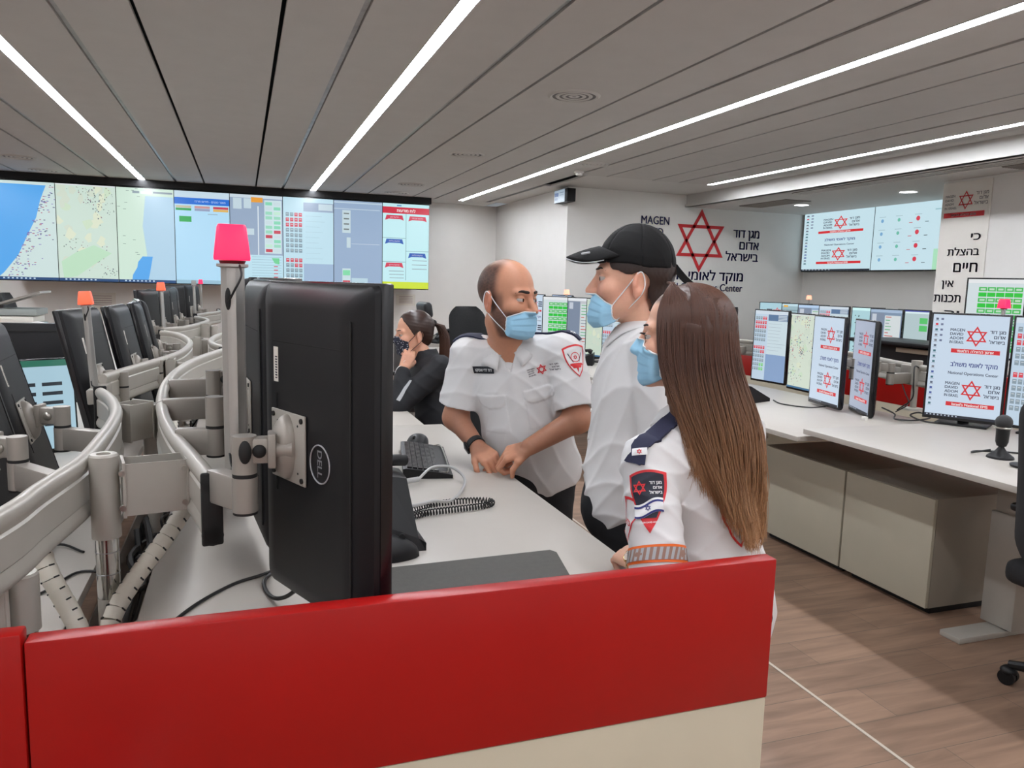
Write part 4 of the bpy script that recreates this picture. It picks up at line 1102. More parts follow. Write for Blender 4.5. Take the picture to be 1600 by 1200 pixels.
# ---------------------------------------------------------------- office chairs
def chair(x, y, rz, label, fab=None, headrest=False, zs=0.48, zt=1.08, arms=True, wide=0.46, leath=False, tilt=6):
    fab = fab or M['fabric']
    t = empty('office_chair', (x, y, 0), rz, label, 'office chair', 'black office chairs')
    b = MB(); b.box((0, 0, zs), (0.50, 0.48, 0.09), None, bev=0.035, seg=4); b.build('seat', t, fab)
    b = MB(); n = 9; H = zt - zs - 0.02
    V = []; F = []; nu = 13; nv = 26; th = 0.055
    for s in (0, 1):
        for j in range(nv):
            v = j / (nv - 1)
            for i in range(nu):
                u = -1 + 2 * i / (nu - 1)
                wv = wide / 2 * (1 - 0.08 * (2 * v - 1) ** 2) * (1 - 0.42 * max(0, (v - 0.80) / 0.20) ** 2.6) * (1 - 0.2 * max(0, (0.15 - v) / 0.15) ** 2)
                edge = (1 - abs(u) ** 6) * (1 - abs(2 * v - 1) ** 8)
                yb = 0.235 + 0.03 * sin(v * pi) * -1 + 0.045 * (1 - u * u) * 1.0 + (v * H * math.tan(radians(tilt)))
                V.append((u * wv, yb + (0.5 * th * edge if s else -0.5 * th * edge), zs + 0.05 + v * H))
    def id_(s, i, j): return s * nu * nv + j * nu + i
    for s in (0, 1):
        for j in range(nv - 1):
            for i in range(nu - 1):
                q = (id_(s, i, j), id_(s, i + 1, j), id_(s, i + 1, j + 1), id_(s, i, j + 1)); F.append(q if s == 0 else q[::-1])
    for j in range(nv - 1):
        F.append((id_(0, 0, j), id_(0, 0, j + 1), id_(1, 0, j + 1), id_(1, 0, j))); F.append((id_(0, nu - 1, j), id_(1, nu - 1, j), id_(1, nu - 1, j + 1), id_(0, nu - 1, j + 1)))
    for i in range(nu - 1):
        F.append((id_(0, i, 0), id_(1, i, 0), id_(1, i + 1, 0), id_(0, i + 1, 0))); F.append((id_(0, i, nv - 1), id_(0, i + 1, nv - 1), id_(1, i + 1, nv - 1), id_(1, i, nv - 1)))
    b.raw(V, F); b.build('backrest', t, fab, angle=60)
    if headrest:
        b = MB(); yy = 0.25 + H * math.tan(radians(tilt)); b.box((0, yy, zt + 0.09), (0.30, 0.07, 0.13), None, bev=0.032, seg=4, rot=(radians(8), 0, 0)); b.build('headrest', t, M['leather'])
        b = MB(); b.box((0, yy + 0.03, zt + 0.0), (0.05, 0.012, 0.14), M['black']); b.build('headrest_stem', t, smooth=False)
    if arms:
        for s in (-1, 1):
            b = MB(); b.box((s * 0.275, 0.03, zs + 0.21), (0.07, 0.25, 0.03), M['black'], bev=0.012, seg=3); b.build('armrest', t)
            b = MB(); b.box((s * 0.275, 0.05, zs + 0.09), (0.025, 0.06, 0.22), M['black'], bev=0.005); b.box((s * 0.24, 0.05, zs - 0.02), (0.09, 0.05, 0.02), M['black']); b.build('arm_support', t)
    b = MB(); b.cyl((0, 0, 0.10), (0, 0, zs - 0.06), 0.028, m=M['black']); b.box((0, 0, zs - 0.06), (0.2, 0.2, 0.03), M['black'], bev=0.005); b.build('gas_column', t)
    b = MB()
    for k in range(5):
        a = 2 * pi * k / 5 + 0.3; b.tube([(0.02 * cos(a), 0.02 * sin(a), 0.12), (0.16 * cos(a), 0.16 * sin(a), 0.105), (0.30 * cos(a), 0.30 * sin(a), 0.075)], [0.03, 0.024, 0.016], M['black'], seg=10)
    b.build('base_star', t)
    for k in range(5):
        a = 2 * pi * k / 5 + 0.3; b = MB()
        for s in (-1, 1):
            c = Vector((0.30 * cos(a) - s * 0.015 * sin(a), 0.30 * sin(a) + s * 0.015 * cos(a), 0.03)); ax = Vector((-sin(a), cos(a), 0))
            b.cyl(c - ax * 0.009, c + ax * 0.009, 0.029, m=M['black'], seg=20)
        b.sphere((0.30 * cos(a), 0.30 * sin(a), 0.05), (0.03, 0.03, 0.022), M['black'], 12); b.build('caster', t)
    return t
chair(2.80, 1.67, radians(90), 'black office chair at the right edge, turned away in front of the microphone', zt=1.12)
chair(1.04, 4.22, radians(-90), 'black office chair on which the woman in black sits', zt=0.98, zs=0.44, arms=False)
chair(1.08, 6.15, radians(-88), 'black leather chair with headrest beyond the seated woman in black', headrest=True, zt=1.13, leath=True, fab=M['leather'], wide=0.50, zs=0.46)
chair(2.16, 6.95, radians(20), 'black office chair whose back shows beside the bald man\'s neck', zt=1.19)
chair(-1.80, 4.05, radians(75), 'large dark office chair with rounded top at the left edge', zt=1.24, leath=True, wide=0.66, fab=M['leather'])
chair(-1.85, 6.6, radians(100), 'dark chair with a pale rounded rim behind the blue ball at the left', zt=1.22, wide=0.6)
chair(-1.78, 8.4, radians(90), 'small dark chair top just right of the orange beacon in the distance', zt=1.21)
chair(4.78, 6.6, radians(90), 'dark office chair between the right desks, mostly hidden behind monitors', zt=1.08)
# helmet-like blue and white ball, papers
t = empty('exercise_ball', (-1.02, 4.75, 0), 0, 'light blue and white striped ball at the left behind the monitor backs', 'ball')
b = MB(); b.sphere((0, 0, 1.09), (0.115, 0.115, 0.085), mat('blue_ball', (120, 170, 200), 0.35), 28); b.build('shell', t)
b = MB(); b.tube([(0.117 * sin(a) * 0.7, -0.1 * abs(cos(a * 0.5)) * 0.5 - 0.045, 1.09 + 0.088 * cos(a)) for a in [k * 0.15 - 1.2 for k in range(17)]], 0.008, None, seg=8); b.build('stripe', t, M['white'])
b = MB(); b.box((0, 0, 0.98), (0.3, 0.25, 0.04), bev=0.004); b.cyl((0, 0, DZ - 0.0), (0, 0, 0.97), 0.03); b.cyl((0, 0, DZ), (0, 0, DZ + 0.015), 0.09); b.build('stand', t, M['black'])
t = empty('paper_stack', (-1.32, 5.6, 0), 0, 'stack of pale binders and papers topped by a tilted folder at the left', 'papers')
for k in range(5):
    b = MB(); b.box((0.01 * (-1) ** k, 0, DZ + 0.235 + 0.045 * k), (0.22, 0.3, 0.04), bev=0.003); b.build('binder', t, M['paper'] if k % 2 else mat('binder_grey', (150, 156, 152), 0.6))
b = MB(); b.box((0, 0, DZ + 0.105), (0.2, 0.28, 0.21)); b.build('tray', t, M['black'])
b = MB(); b.box((0.02, 0, DZ + 0.50), (0.26, 0.3, 0.012), rot=(0, radians(-18), 0)); b.build('folder', t, M['alud'])
t = empty('wide_monitor', (-0.98, 3.95, 0), radians(-4), 'wide dark monitor back behind the small lit monitor at the left', 'monitor')
b = MB(); b.box((0, 0, 1.04), (0.56, 0.03, 0.36), bev=0.006); b.build('back_cover', t, M['shell'])
b = MB(); b.box((0, -0.017, 1.185), (0.5, 0.003, 0.006)); b.build('vent_slot', t, M['rubber'], smooth=False)
b = MB(); b.box((0, 0.02, 0.93), (0.05, 0.02, 0.30)); b.box((0, 0.03, DZ + 0.006), (0.22, 0.16, 0.012)); b.build('stand', t, M['black'])
b = MB(); b.tube([(0.012 * 0 + 0.035 * cos(a), 0, 0.035 * sin(a)) for a in [k * 0.3 for k in range(11)]], 0.004, None, seg=6); b.build('loop', t, M['ivory'], loc=(0.06, -0.45, 1.225)) if False else b.bm.free()

# ---------------------------------------------------------------- things on the desks
# desk phone seen from behind, foreground
t = empty('desk_phone', (0.36, 1.98, DZ), radians(0), 'black wedge shaped desk phone behind the largest monitor', 'desk phone')
b = MB()
V = [(-0.14, -0.16, 0), (0.065, -0.16, 0), (0.065, -0.16, 0.02), (0.048, -0.15, 0.03), (0.030, -0.08, 0.168), (-0.02, -0.075, 0.175), (-0.14, -0.12, 0.105),
     (-0.14, 0.10, 0), (0.065, 0.12, 0), (0.065, 0.12, 0.02), (0.052, 0.12, 0.03), (0.045, 0.10, 0.150), (-0.01, 0.10, 0.165), (-0.14, 0.08, 0.105)]
F = [(0, 1, 2, 3, 4, 5, 6), (13, 12, 11, 10, 9, 8, 7)] + [(k, (k + 1) % 7, 7 + (k + 1) % 7, 7 + k) for k in range(7)]
b.raw(V, F); b.build('body', t, M['black'], angle=20)
b = MB(); b.tube(smooth_path([(-0.09, 0.02, 0.15), (-0.07, 0.0, 0.175), (0.0, 0.02, 0.192), (0.05, 0.05, 0.185)], 6), 0.016, None, seg=12); b.build('handset', t, M['black'])
b = MB(); b.box((-0.065, -0.165, 0.05), (0.01, 0.004, 0.07), rot=(radians(0), 0, 0)); b.build('plug', t, M['white'], smooth=False)
# coiled cord
pts = smooth_path([(0.44, 2.13, 0.79), (0.52, 2.175, 0.79), (0.62, 2.19, 0.79), (0.69, 2.18, 0.79), (0.705, 2.155, 0.79), (0.68, 2.13, 0.79), (0.60, 2.115, 0.79), (0.50, 2.10, 0.79), (0.43, 2.07, 0.79)], 26)
b = MB(); hl = []
for i, p in enumerate(pts):
    d = (pts[min(i + 1, len(pts) - 1)] - pts[max(i - 1, 0)]).normalized(); s = Vector((-d.y, d.x, 0)); 
_d = [0]
for i in range(1, len(pts)): _d.append(_d[-1] + (pts[i] - pts[i - 1]).length)
pts = [Vector(tuple(np.interp(_d[-1] * k / 150, _d, [p[m] for p in pts]) for m in range(3))) for k in range(151)]
hl = []; L = 0; turns = 62
for j in range(turns * 9):
    f = j / (turns * 9) * (len(pts) - 1); i = int(f); p = pts[i].lerp(pts[min(i + 1, len(pts) - 1)], f - i)
    d = (pts[min(i + 1, len(pts) - 1)] - pts[max(i - 1, 0)]).normalized(); s = Vector((-d.y, d.x, 0)); a = 2 * pi * j / 9
    hl.append(p + s * 0.008 * cos(a) + Vector((0, 0, 0.0085 * sin(a) + 0.0005)))
b.tube(hl, 0.0021, None, seg=5); o = b.build('coiled_cord', m=M['cable']); tag(o, 'black coiled telephone cord looping on the white desk', 'phone cord')
b = MB(); P = smooth_path([(0.24, 2.10, 0.835), (0.34, 2.02, 0.84), (0.42, 1.98, 0.85), (0.50, 2.06, 0.835), (0.58, 2.17, 0.80), (0.655, 2.30, 0.80), (0.69, 2.42, 0.805), (0.665, 2.50, 0.82), (0.60, 2.50, 0.822), (0.54, 2.44, 0.80)], 8)
b.tube(P, 0.0048, None, seg=8); b.cyl(P[-1], P[-1] + Vector((-0.05, -0.02, 0)), 0.009, seg=12); o = b.build('grey_cable', m=M['clearcable']); tag(o, 'shiny grey cable curving over the desk in front of the keyboard', 'cable')
# keyboards
def keyboard(x, y, rz, label, L=0.46, W=0.17):
    t = empty('keyboard', (x, y, DZ), rz, label, 'keyboard', 'black keyboards')
    b = MB(); b.prism([(-W / 2, 0.0), (W / 2, 0.0), (W / 2, 0.012), (W * 0.2, 0.022), (-W / 2 + 0.01, 0.036), (-W / 2, 0.034)], -L / 2, L / 2, mtx=Matrix.Rotation(radians(90), 4, 'X'))
    b.build('case', t, M['black'])
    b = MB()
    for r in range(6):
        for k in range(19):
            xx = -W / 2 + 0.022 + 0.0185 * r; yy = -L / 2 + 0.022 + 0.0225 * k; zz = 0.0365 - 0.0185 * r * 0.125 - (0.003 if r > 3 else 0)
            b.box((xx, yy, zz), (0.0155, 0.0185, 0.008), None, rot=(0, radians(7), 0))
    b.build('keys', t, mat('keycap_black', (20, 20, 22), 0.35), smooth=False)
    b = MB(); b.tube(smooth_path([(W / 2 - 0.04, -L / 2 + 0.01, 0.02), (W / 2 - 0.012, -L / 2 + 0.04, 0.022), (W / 2 - 0.012, L / 2 - 0.04, 0.022), (W / 2 - 0.04, L / 2 - 0.01, 0.02)], 5), 0.0025, seg=6); b.build('silver_trim', t, M['chrome'])
    return t
keyboard(0.63, 2.74, radians(-10), 'black keyboard on the desk in front of the bald man')
def mouse(x, y, rz, label, s=1.0, z=DZ):
    t = empty('computer_mouse', (x, y, z), rz, label, 'mouse', 'black computer mice')
    V = []; nu, nv = 18, 10
    b = MB(); prof = []
    for j in range(nv + 1):
        v = j / nv
        for i in range(nu):
            a = 2 * pi * i / nu; r = sin(v * pi / 2)
            V.append((0.034 * s * r * cos(a) * (1 - 0.12 * sin(a)), 0.060 * s * r * sin(a), 0.040 * s * (cos(v * pi / 2) ** 0.75) * (1 - 0.22 * max(0, sin(a)) * r) + 0.001))
    F = [(j * nu + i, j * nu + (i + 1) % nu, (j + 1) * nu + (i + 1) % nu, (j + 1) * nu + i) for j in range(nv) for i in range(nu)] + [tuple(nv * nu + i for i in range(nu))]
    b.raw(V, F); b.build('shell', t, M['black'])
    b = MB(); b.cyl((-0.004, 0.03 * s, 0.034 * s), (0.004, 0.03 * s, 0.034 * s), 0.008, seg=14); b.build('scroll_wheel', t, M['rubber'])
    return t
mouse(0.315, 1.80, radians(-95), 'black mouse at the foot of the desk phone, nearest the camera', 1.45)
mouse(0.665, 3.04, radians(150), 'black mouse just beyond the keyboard', 1.25)
b = MB(); b.prism([(0.20, 1.44), (0.69, 1.44), (0.705, 1.56), (0.735, 1.715), (0.725, 1.735), (0.20, 1.715)], DZ, DZ + 0.004); o = b.build('desk_mat', m=M['greymat'], smooth=False); tag(o, 'dark grey desk mat behind the partition', 'desk mat')
def cable(pts, r, label, name='cable', m=None):
    b = MB(); b.tube(smooth_path(pts, 8), r, None, seg=7); o = b.build(name, m=m or M['cable']); tag(o, label, 'cable'); return o
cable([(-0.16, 1.50, DZ + 0.004), (-0.10, 1.62, DZ + 0.004), (-0.03, 1.71, DZ + 0.004), (0.03, 1.75, DZ + 0.004), (0.09, 1.80, DZ + 0.004)], 0.0035, 'thin black cable lying across the near end of the desk')
cable([(0.12, 1.43, 0.90), (0.075, 1.55, 0.81), (0.045, 1.62, DZ + 0.005), (0.035, 1.71, DZ + 0.005), (0.07, 1.78, DZ + 0.005)], 0.0045, 'black cable bending below the largest monitor')
rd = random.Random(7)
for k, (x, y) in enumerate(((-0.42, 1.75), (-0.50, 1.95), (-0.46, 2.2), (-0.60, 1.8))):
    cable([(x - 0.15, y - 0.05 + 0.03 * k, DZ + 0.004), (x, y, DZ + 0.004), (x + 0.06, y + 0.12, DZ + 0.004 + 0.004 * k), (x + 0.13, y + 0.10 - 0.04 * k, DZ + 0.004)], 0.003, ['black cable lying on the left desk below the rail, nearest the camera', 'black cable curling on the left desk behind the nearest one', 'black cable on the left desk near the second post', 'black cable at the bottom left beside the lower post'][k])
t = empty('cable_bundle', (-0.265, 2.0, 0), 0, 'dark tangle of cables in the gap between the two desks', 'cables')
b = MB()
for k in range(26):
    y0 = 1.5 + 0.15 * k * 0.9; p = [(rd.uniform(-0.05, 0.05), y0 - 2.0 + rd.uniform(-0.1, 0.1) + 0.16 * j, 0.60 + rd.uniform(0, 0.14)) for j in range(6)]
    b.tube(smooth_path(p, 4), rd.choice([0.004, 0.006, 0.009]), seg=6)
o = b.build('strands', t, M['cable']); o['kind'] = 'stuff'
b = MB(); b.box((0, 2.2, 0.57), (0.11, 7.0, 0.02)); b.box((-0.055, 2.2, 0.64), (0.004, 7.0, 0.14)); b.build('tray', t, M['alud'], smooth=False)
b = MB(); b.box((0, 0, 0), (0.10, 0.05, 0.012), rot=(0.3, -0.3, 0.4)); b.box((0.03, 0.02, 0.01), (0.05, 0.04, 0.01), M['white'], rot=(0.1, -0.4, 0.9)); o = b.build('snack_wrapper', m=mat('wrapper_yellow', (196, 180, 90), 0.5, noise=0.3, nscale=60), loc=(-0.325, 3.10, 0.90)); tag(o, 'crumpled yellow and white wrapper resting among the cables between the rails', 'wrapper')

def phone(x, y, rz, label, z=DZ):
    t = empty('desk_phone', (x, y, z), rz, label, 'desk phone', 'black office telephones')
    b = MB(); b.prism([(-0.11, 0.0), (0.11, 0.0), (0.11, 0.02), (-0.11, 0.11), (-0.11, 0.02)][0:4], -0.10, 0.10, mtx=Matrix.Rotation(radians(90), 4, 'X')); b.build('body', t, M['black'])
    b = MB(); b.tube(smooth_path([(-0.10, 0.075, 0.12), (-0.05, 0.075, 0.135), (0.05, 0.075, 0.088), (0.10, 0.075, 0.05)], 5), [0.021] * 4 + [0.014] * 8 + [0.021] * 4, seg=12); b.build('handset', t, M['black'])
    b = MB()
    for i in range(4):
        for j in range(3): b.box((0.0 + 0.022 * i, -0.05 + 0.022 * j, 0.073 - 0.0090 * i), (0.015, 0.015, 0.006), rot=(0, radians(22), 0))
    b.build('keypad', t, M['alud'], smooth=False)
    b = MB(); b.box((-0.06, -0.03, 0.096), (0.05, 0.10, 0.004), rot=(0, radians(22), 0)); b.build('display', t, mat('phone_display', (60, 70, 72), 0.2), smooth=False)
    return t
phone(3.08, 4.15, radians(20), 'black telephone beside the woman\'s hair on the right desk', DZ - 0.04)
phone(2.90, 6.35, radians(150), 'black telephone with grey buttons between the man and the boy', DZ - 0.04)
phone(1.95, 7.92, radians(-150), 'black telephone behind the bald man\'s dark shoulder strap', DZ + 0.03)
t = empty('side_table', (2.0, 8.15, 0), 0, 'pale table top with papers behind the bald man\'s shoulder', 'table')
b = MB(); b.box((0, 0, DZ + 0.015), (0.9, 0.8, 0.03)); b.build('table_top', t, M['desk'], smooth=False)
for sx in (-0.4, 0.4):
    b = MB(); b.box((sx, 0, 0.39), (0.05, 0.6, 0.78)); b.build('leg', t, M['black'], smooth=False)
# microphone
t = empty('microphone', (2.99, 2.30, DZ), 0, 'black desk microphone in front of the large star logo monitor', 'microphone')
b = MB(); b.lathe([(0, 0), (0.052, 0), (0.05, 0.008), (0.022, 0.03), (0.012, 0.045), (0.010, 0.07), (0, 0.07)], M['black'], 28); b.build('base', t)
b = MB(); b.lathe([(0, 0.05), (0.018, 0.052), (0.024, 0.07), (0.026, 0.12), (0.03, 0.128), (0, 0.128)], M['black'], 28); b.build('body', t)
b = MB(); b.sphere((0, 0, 0.152), (0.033, 0.033, 0.032), mat('mic_grille', (40, 40, 42), 0.5, bump=0.8, bscale=900), 24); b.build('grille', t)
b = MB(); b.lathe([(0.031, 0.126), (0.034, 0.130), (0.031, 0.134)], M['chrome'], 28); b.build('ring', t)
cable([(2.97, 2.33, DZ + 0.03), (2.93, 2.38, DZ + 0.01), (3.0, 2.42, DZ + 0.004), (3.1, 2.38, DZ + 0.004), (3.2, 2.3, DZ + 0.004)], 0.004, 'black cable trailing from the microphone')
b = MB(); b.lathe([(0, 0), (0.055, 0.002), (0.058, 0.01), (0.03, 0.014), (0, 0.015)], None, 24); o = b.build('cable_puck', m=M['black'], loc=(2.93, 2.14, DZ)); tag(o, 'flat black round object in front of the microphone', 'puck')
cable([(3.55, 3.50, DZ + 0.005), (3.42, 3.28, DZ + 0.008), (3.30, 3.16, DZ + 0.005), (3.38, 3.10, DZ + 0.005), (3.55, 3.16, DZ + 0.005), (3.60, 3.28, DZ + 0.01), (3.45, 3.20, DZ + 0.012), (3.40, 3.05, DZ + 0.006), (3.5, 2.98, DZ + 0.006)], 0.0045, 'black cable loops lying between the two star logo monitors')
cable([(3.70, 3.40, 1.03), (3.62, 3.36, 1.04), (3.58, 3.32, 0.95), (3.60, 3.34, 0.86), (3.56, 3.40, DZ + 0.006)], 0.004, 'black cable hanging from the right rail clamp')
cable([(3.72, 3.55, 0.95), (3.66, 3.45, 0.88), (3.64, 3.40, 0.82), (3.50, 3.35, DZ + 0.006)], 0.0035, 'black cable draped behind the narrow monitor')
cable([(3.25, 4.1, DZ - 0.035), (3.2, 3.95, DZ - 0.035), (3.28, 3.80, DZ - 0.035), (3.45, 3.80, DZ - 0.03)], 0.004, 'black cable on the desk in front of the map monitor')
b = MB(); b.box((0, 0, 0.011), (0.022, 0.03, 0.022), bev=0.003); o = b.build('network_plug', m=M['white'], loc=(3.30, 3.37, DZ - 0.04)); tag(o, 'tiny white plug on the desk below the narrow monitor', 'plug')
b = MB(); b.box((0, 0, 0), (0.04, 0.055, 0.004)); o = b.build('cable_grommet', m=mat('grommet_grey', (120, 118, 112), 0.5), loc=(0.655, 4.05, DZ + 0.002), smooth=False); tag(o, 'small grey grommet in the desk next to the seated woman', 'grommet')
# ---------------------------------------------------------------- people: implicit surfaces -> one continuous mesh
_ax = (Vector((0.94398728, -0.32889472, 0.02676338)), None, Vector((0.32951663, 0.93524566, -0.12936129)))
def at(px, py, D):
    """world point seen at photo position (px, py), D metres in front of the camera"""
    up = _ax[0].cross(_ax[2])
    v = _ax[0] * ((px - 800) / 1200 * D) - up * ((py - 600) / 1200 * D) + _ax[2] * D
    return np.array([v.x, v.y, v.z + 1.45])
def nrm(v): v = np.array(v, float); return v / np.linalg.norm(v)
def smn(a, b, k):
    h = np.clip(0.5 + 0.5 * (b - a) / k, 0, 1); return b * (1 - h) + a * h - k * h * (1 - h)
def smx(a, b, k): return -smn(-a, -b, k)
def cap(p, a, b, ra, rb):
    a = np.asarray(a, float); b = np.asarray(b, float); ba = b - a; pa = p - a
    h = np.clip(pa @ ba / (ba @ ba), 0, 1)
    return np.linalg.norm(pa - h[:, None] * ba, axis=1) - (ra + (rb - ra) * h)
def ell(p, c, r, R=None):
    q = p - np.asarray(c, float)
    if R is not None: q = q @ R
    r = np.asarray(r, float); k0 = np.linalg.norm(q / r, axis=1); k1 = np.linalg.norm(q / (r * r), axis=1)
    return k0 * (k0 - 1) / np.maximum(k1, 1e-9)
def frame(origin, fwd, up=(0, 0, 1)):
    """local axes: X = the figure's left, Y = backwards, Z = up"""
    f = nrm(fwd); u = np.array(up, float); u = nrm(u - f * (u @ f)) if abs(f @ u) < 0.99 else nrm(u)
    f2 = nrm(f - u * (f @ u)); l = np.cross(u, f2)
    return np.array(origin, float), np.stack([l, -f2, u], axis=1)   # world = o + R @ local
def loc(p, fr, s=1.0): return ((p - fr[0]) @ fr[1]) / s
def wld(q, fr, s=1.0): return fr[0] + (fr[1] @ (np.asarray(q, float).T * s)).T

def surface_net(fn, lo, hi, res, quality=1.0):
    B = 8; lo = np.array(lo, float); hi = np.array(hi, float)
    nb = np.ceil((hi - lo) / (res * B)).astype(int)
    g = np.stack(np.meshgrid(*[np.arange(n) for n in nb], indexing='ij'), -1).reshape(-1, 3)
    cen = lo + (g + 0.5) * B * res
    d = np.concatenate([fn(c) for c in np.array_split(cen, max(1, len(cen) // 40000))])
    g = g[np.abs(d) < B * res * 0.87 * 1.55 + 0.004]
    off = np.stack(np.meshgrid(*[np.arange(B + 1)] * 3, indexing='ij'), -1).reshape(-1, 3)
    N = B + 1; vals = np.empty((len(g), N, N, N), np.float32)
    ch = 120
    for i in range(0, len(g), ch):
        gg = g[i:i + ch]; pts = (gg[:, None, :] * B + off[None]).reshape(-1, 3) * res + lo
        vals[i:i + ch] = fn(pts).reshape(-1, N, N, N)
    ins = vals < 0
    corners = [(i, j, k) for i in (0, 1) for j in (0, 1) for k in (0, 1)]
    S = lambda a, c: a[:, c[0]:c[0] + B, c[1]:c[1] + B, c[2]:c[2] + B]
    cnt = sum(S(ins, c).astype(np.int8) for c in corners)
    act = (cnt > 0) & (cnt < 8)
    bi, ci, cj, ck = np.nonzero(act)
    acc = np.zeros((len(bi), 3)); w = np.zeros(len(bi))
    for a in corners:
        for ax in range(3):
            if a[ax] == 1: continue
            b = list(a); b[ax] = 1
            va = vals[bi, ci + a[0], cj + a[1], ck + a[2]]; vb = vals[bi, ci + b[0], cj + b[1], ck + b[2]]
            x = (va < 0) != (vb < 0)
            t = np.where(x, va / np.where(x, va - vb, 1), 0)
            pos = np.tile(np.array(a, float), (len(bi), 1)); pos[:, ax] += t
            acc += pos * x[:, None]; w += x
    cell = np.stack([ci, cj, ck], 1) + g[bi] * B
    V = lo + (cell + acc / w[:, None]) * res
    dim = nb * B + 4; K = lambda c: ((c[:, 0] + 1) * dim[1] + (c[:, 1] + 1)) * dim[2] + (c[:, 2] + 1)
    keys = K(cell); order = np.argsort(keys); sk = keys[order]
    V = V[order]; faces = []
    for ax in range(3):
        e = np.zeros(3, int); e[ax] = 1; o1 = np.zeros(3, int); o1[(ax + 1) % 3] = 1; o2 = np.zeros(3, int); o2[(ax + 2) % 3] = 1
        A = ins[:, :B, :B, :B]; Bv = ins[:, e[0]:B + e[0], e[1]:B + e[1], e[2]:B + e[2]]
        q = np.nonzero(A != Bv); gp = np.stack(q[1:], 1) + g[q[0]] * B; sgn = A[q]
        idx = []; ok = np.ones(len(gp), bool)
        for c in (gp, gp - o1, gp - o1 - o2, gp - o2):
            k = K(c); i = np.searchsorted(sk, k); i = np.minimum(i, len(sk) - 1); ok &= sk[i] == k; idx.append(i)
        F = np.stack(idx, 1)[ok]; sg = sgn[ok]; F[~sg] = F[~sg][:, ::-1]; faces.append(F)
    return V, np.concatenate(faces)
def np_mesh(name, V, F, parent, mats, colors=None, smooth=True, matidx=None):
    me = bpy.data.meshes.new(name); F = np.asarray(F, np.int32); n = F.shape[1]
    me.vertices.add(len(V)); me.vertices.foreach_set('co', np.asarray(V, np.float32).ravel())
    me.loops.add(F.size); me.loops.foreach_set('vertex_index', F.ravel())
    me.polygons.add(len(F)); me.polygons.foreach_set('loop_start', np.arange(0, F.size, n, dtype=np.int32))
    me.polygons.foreach_set('loop_total', np.full(len(F), n, np.int32))
    if smooth: me.polygons.foreach_set('use_smooth', np.ones(len(F), bool))
    for m in (mats if isinstance(mats, (list, tuple)) else [mats]): me.materials.append(m)
    if matidx is not None: me.polygons.foreach_set('material_index', np.asarray(matidx, np.int32))
    me.update(calc_edges=True); me.validate()
    if colors is not None:
        ca = me.color_attributes.new('Col', 'FLOAT_COLOR', 'POINT'); c = np.ones((len(V), 4), np.float32); c[:, :3] = colors
        ca.data.foreach_set('color', c.ravel())
    o = bpy.data.objects.new(name, me); COL.objects.link(o)
    if parent is not None: o.parent = parent
    return o
def bvh_of(V, F): return BVHTree.FromPolygons([tuple(v) for v in V], [tuple(int(i) for i in f) for f in F])
def relax(V, F, n=1, lam=0.5):
    F = np.asarray(F)
    for _ in range(n):
        acc = np.zeros_like(V); c = np.zeros(len(V))
        for i in range(4):
            a, b_ = F[:, i], F[:, (i + 1) % 4]; np.add.at(acc, a, V[b_]); np.add.at(acc, b_, V[a]); np.add.at(c, a, 1); np.add.at(c, b_, 1)
        V = V + lam * (acc / np.maximum(c, 1)[:, None] - V)
    return V

# ---- head in local space (X left, Y back, Z up; origin between the ears at eye level)
def head_sdf(q, fem=0.0, ears=True):
    d = ell(q, (0, 0.012, 0.035), (0.077, 0.098, 0.088))
    d = smn(d, ell(q, (0, -0.030, -0.035), (0.060 - 0.003 * fem, 0.062, 0.080)), 0.03)
    ax = np.abs(q[:, 0:1]); m = np.concatenate([ax, q[:, 1:]], 1)
    d = smn(d, cap(m, (0.052 - 0.004 * fem, 0.002, -0.055), (0.018, -0.070, -0.098), 0.018, 0.017), 0.025)
    d = smn(d, cap(q, (-0.008, -0.082, -0.096), (0.008, -0.082, -0.096), 0.017, 0.017), 0.018)
    d = smn(d, ell(m, (0.040, -0.064, -0.028), (0.024, 0.024, 0.022)), 0.02)
    d = smn(d, cap(m, (0.010, -0.086, 0.020), (0.044, -0.074, 0.020), 0.010 - 0.003 * fem, 0.008), 0.016)
    d = smx(d, -ell(m, (0.032, -0.098, 0.0), (0.020, 0.018, 0.013)), 0.010)
    for s in (1,):
        c = np.array((0.0315, -0.0755, -0.001)); r = np.linalg.norm(m - c, axis=1)
        d = smn(d, np.maximum(r - 0.0152, -(m[:, 2] - c[2] - 0.0034 - 0.10 * (m[:, 0] - 0.0315))), 0.003)
        d = smn(d, np.maximum(r - 0.0150, (m[:, 2] - c[2] + 0.0052)), 0.003)
    nose = cap(q, (0, -0.086, 0.012), (0, -0.113 + 0.003 * fem, -0.034), 0.0075, 0.0115)
    nose = smn(nose, ell(m, (0.012, -0.100, -0.038), (0.009, 0.012, 0.009)), 0.008)
    d = smn(d, nose, 0.010)
    d = smn(d, cap(m, (0, -0.094, -0.064), (0.018, -0.084, -0.066), 0.0065, 0.004), 0.006)
    d = smn(d, cap(m, (0, -0.092, -0.074), (0.016, -0.084, -0.072), 0.0075, 0.004), 0.006)
    if ears:
        e = (m - np.array((0.079, 0.012, -0.012)))
        th = radians(18); R = np.array([[cos(th), -sin(th), 0], [sin(th), cos(th), 0], [0, 0, 1]])
        e2 = e @ R
        ear = ell(e2, (0, 0, 0), (0.009, 0.019, 0.032)); ear = smn(ear, ell(e2, (-0.002, -0.006, -0.027), (0.006, 0.008, 0.010)), 0.006)
        ear = smx(ear, -ell(e2, (0.009, -0.002, 0.002), (0.007, 0.011, 0.021)), 0.004)
        ear = smn(ear, cap(e2, (0.004, -0.012, -0.004), (0.004, -0.012, 0.006), 0.004, 0.003), 0.004)
        d = smn(d, ear, 0.006)
    return d

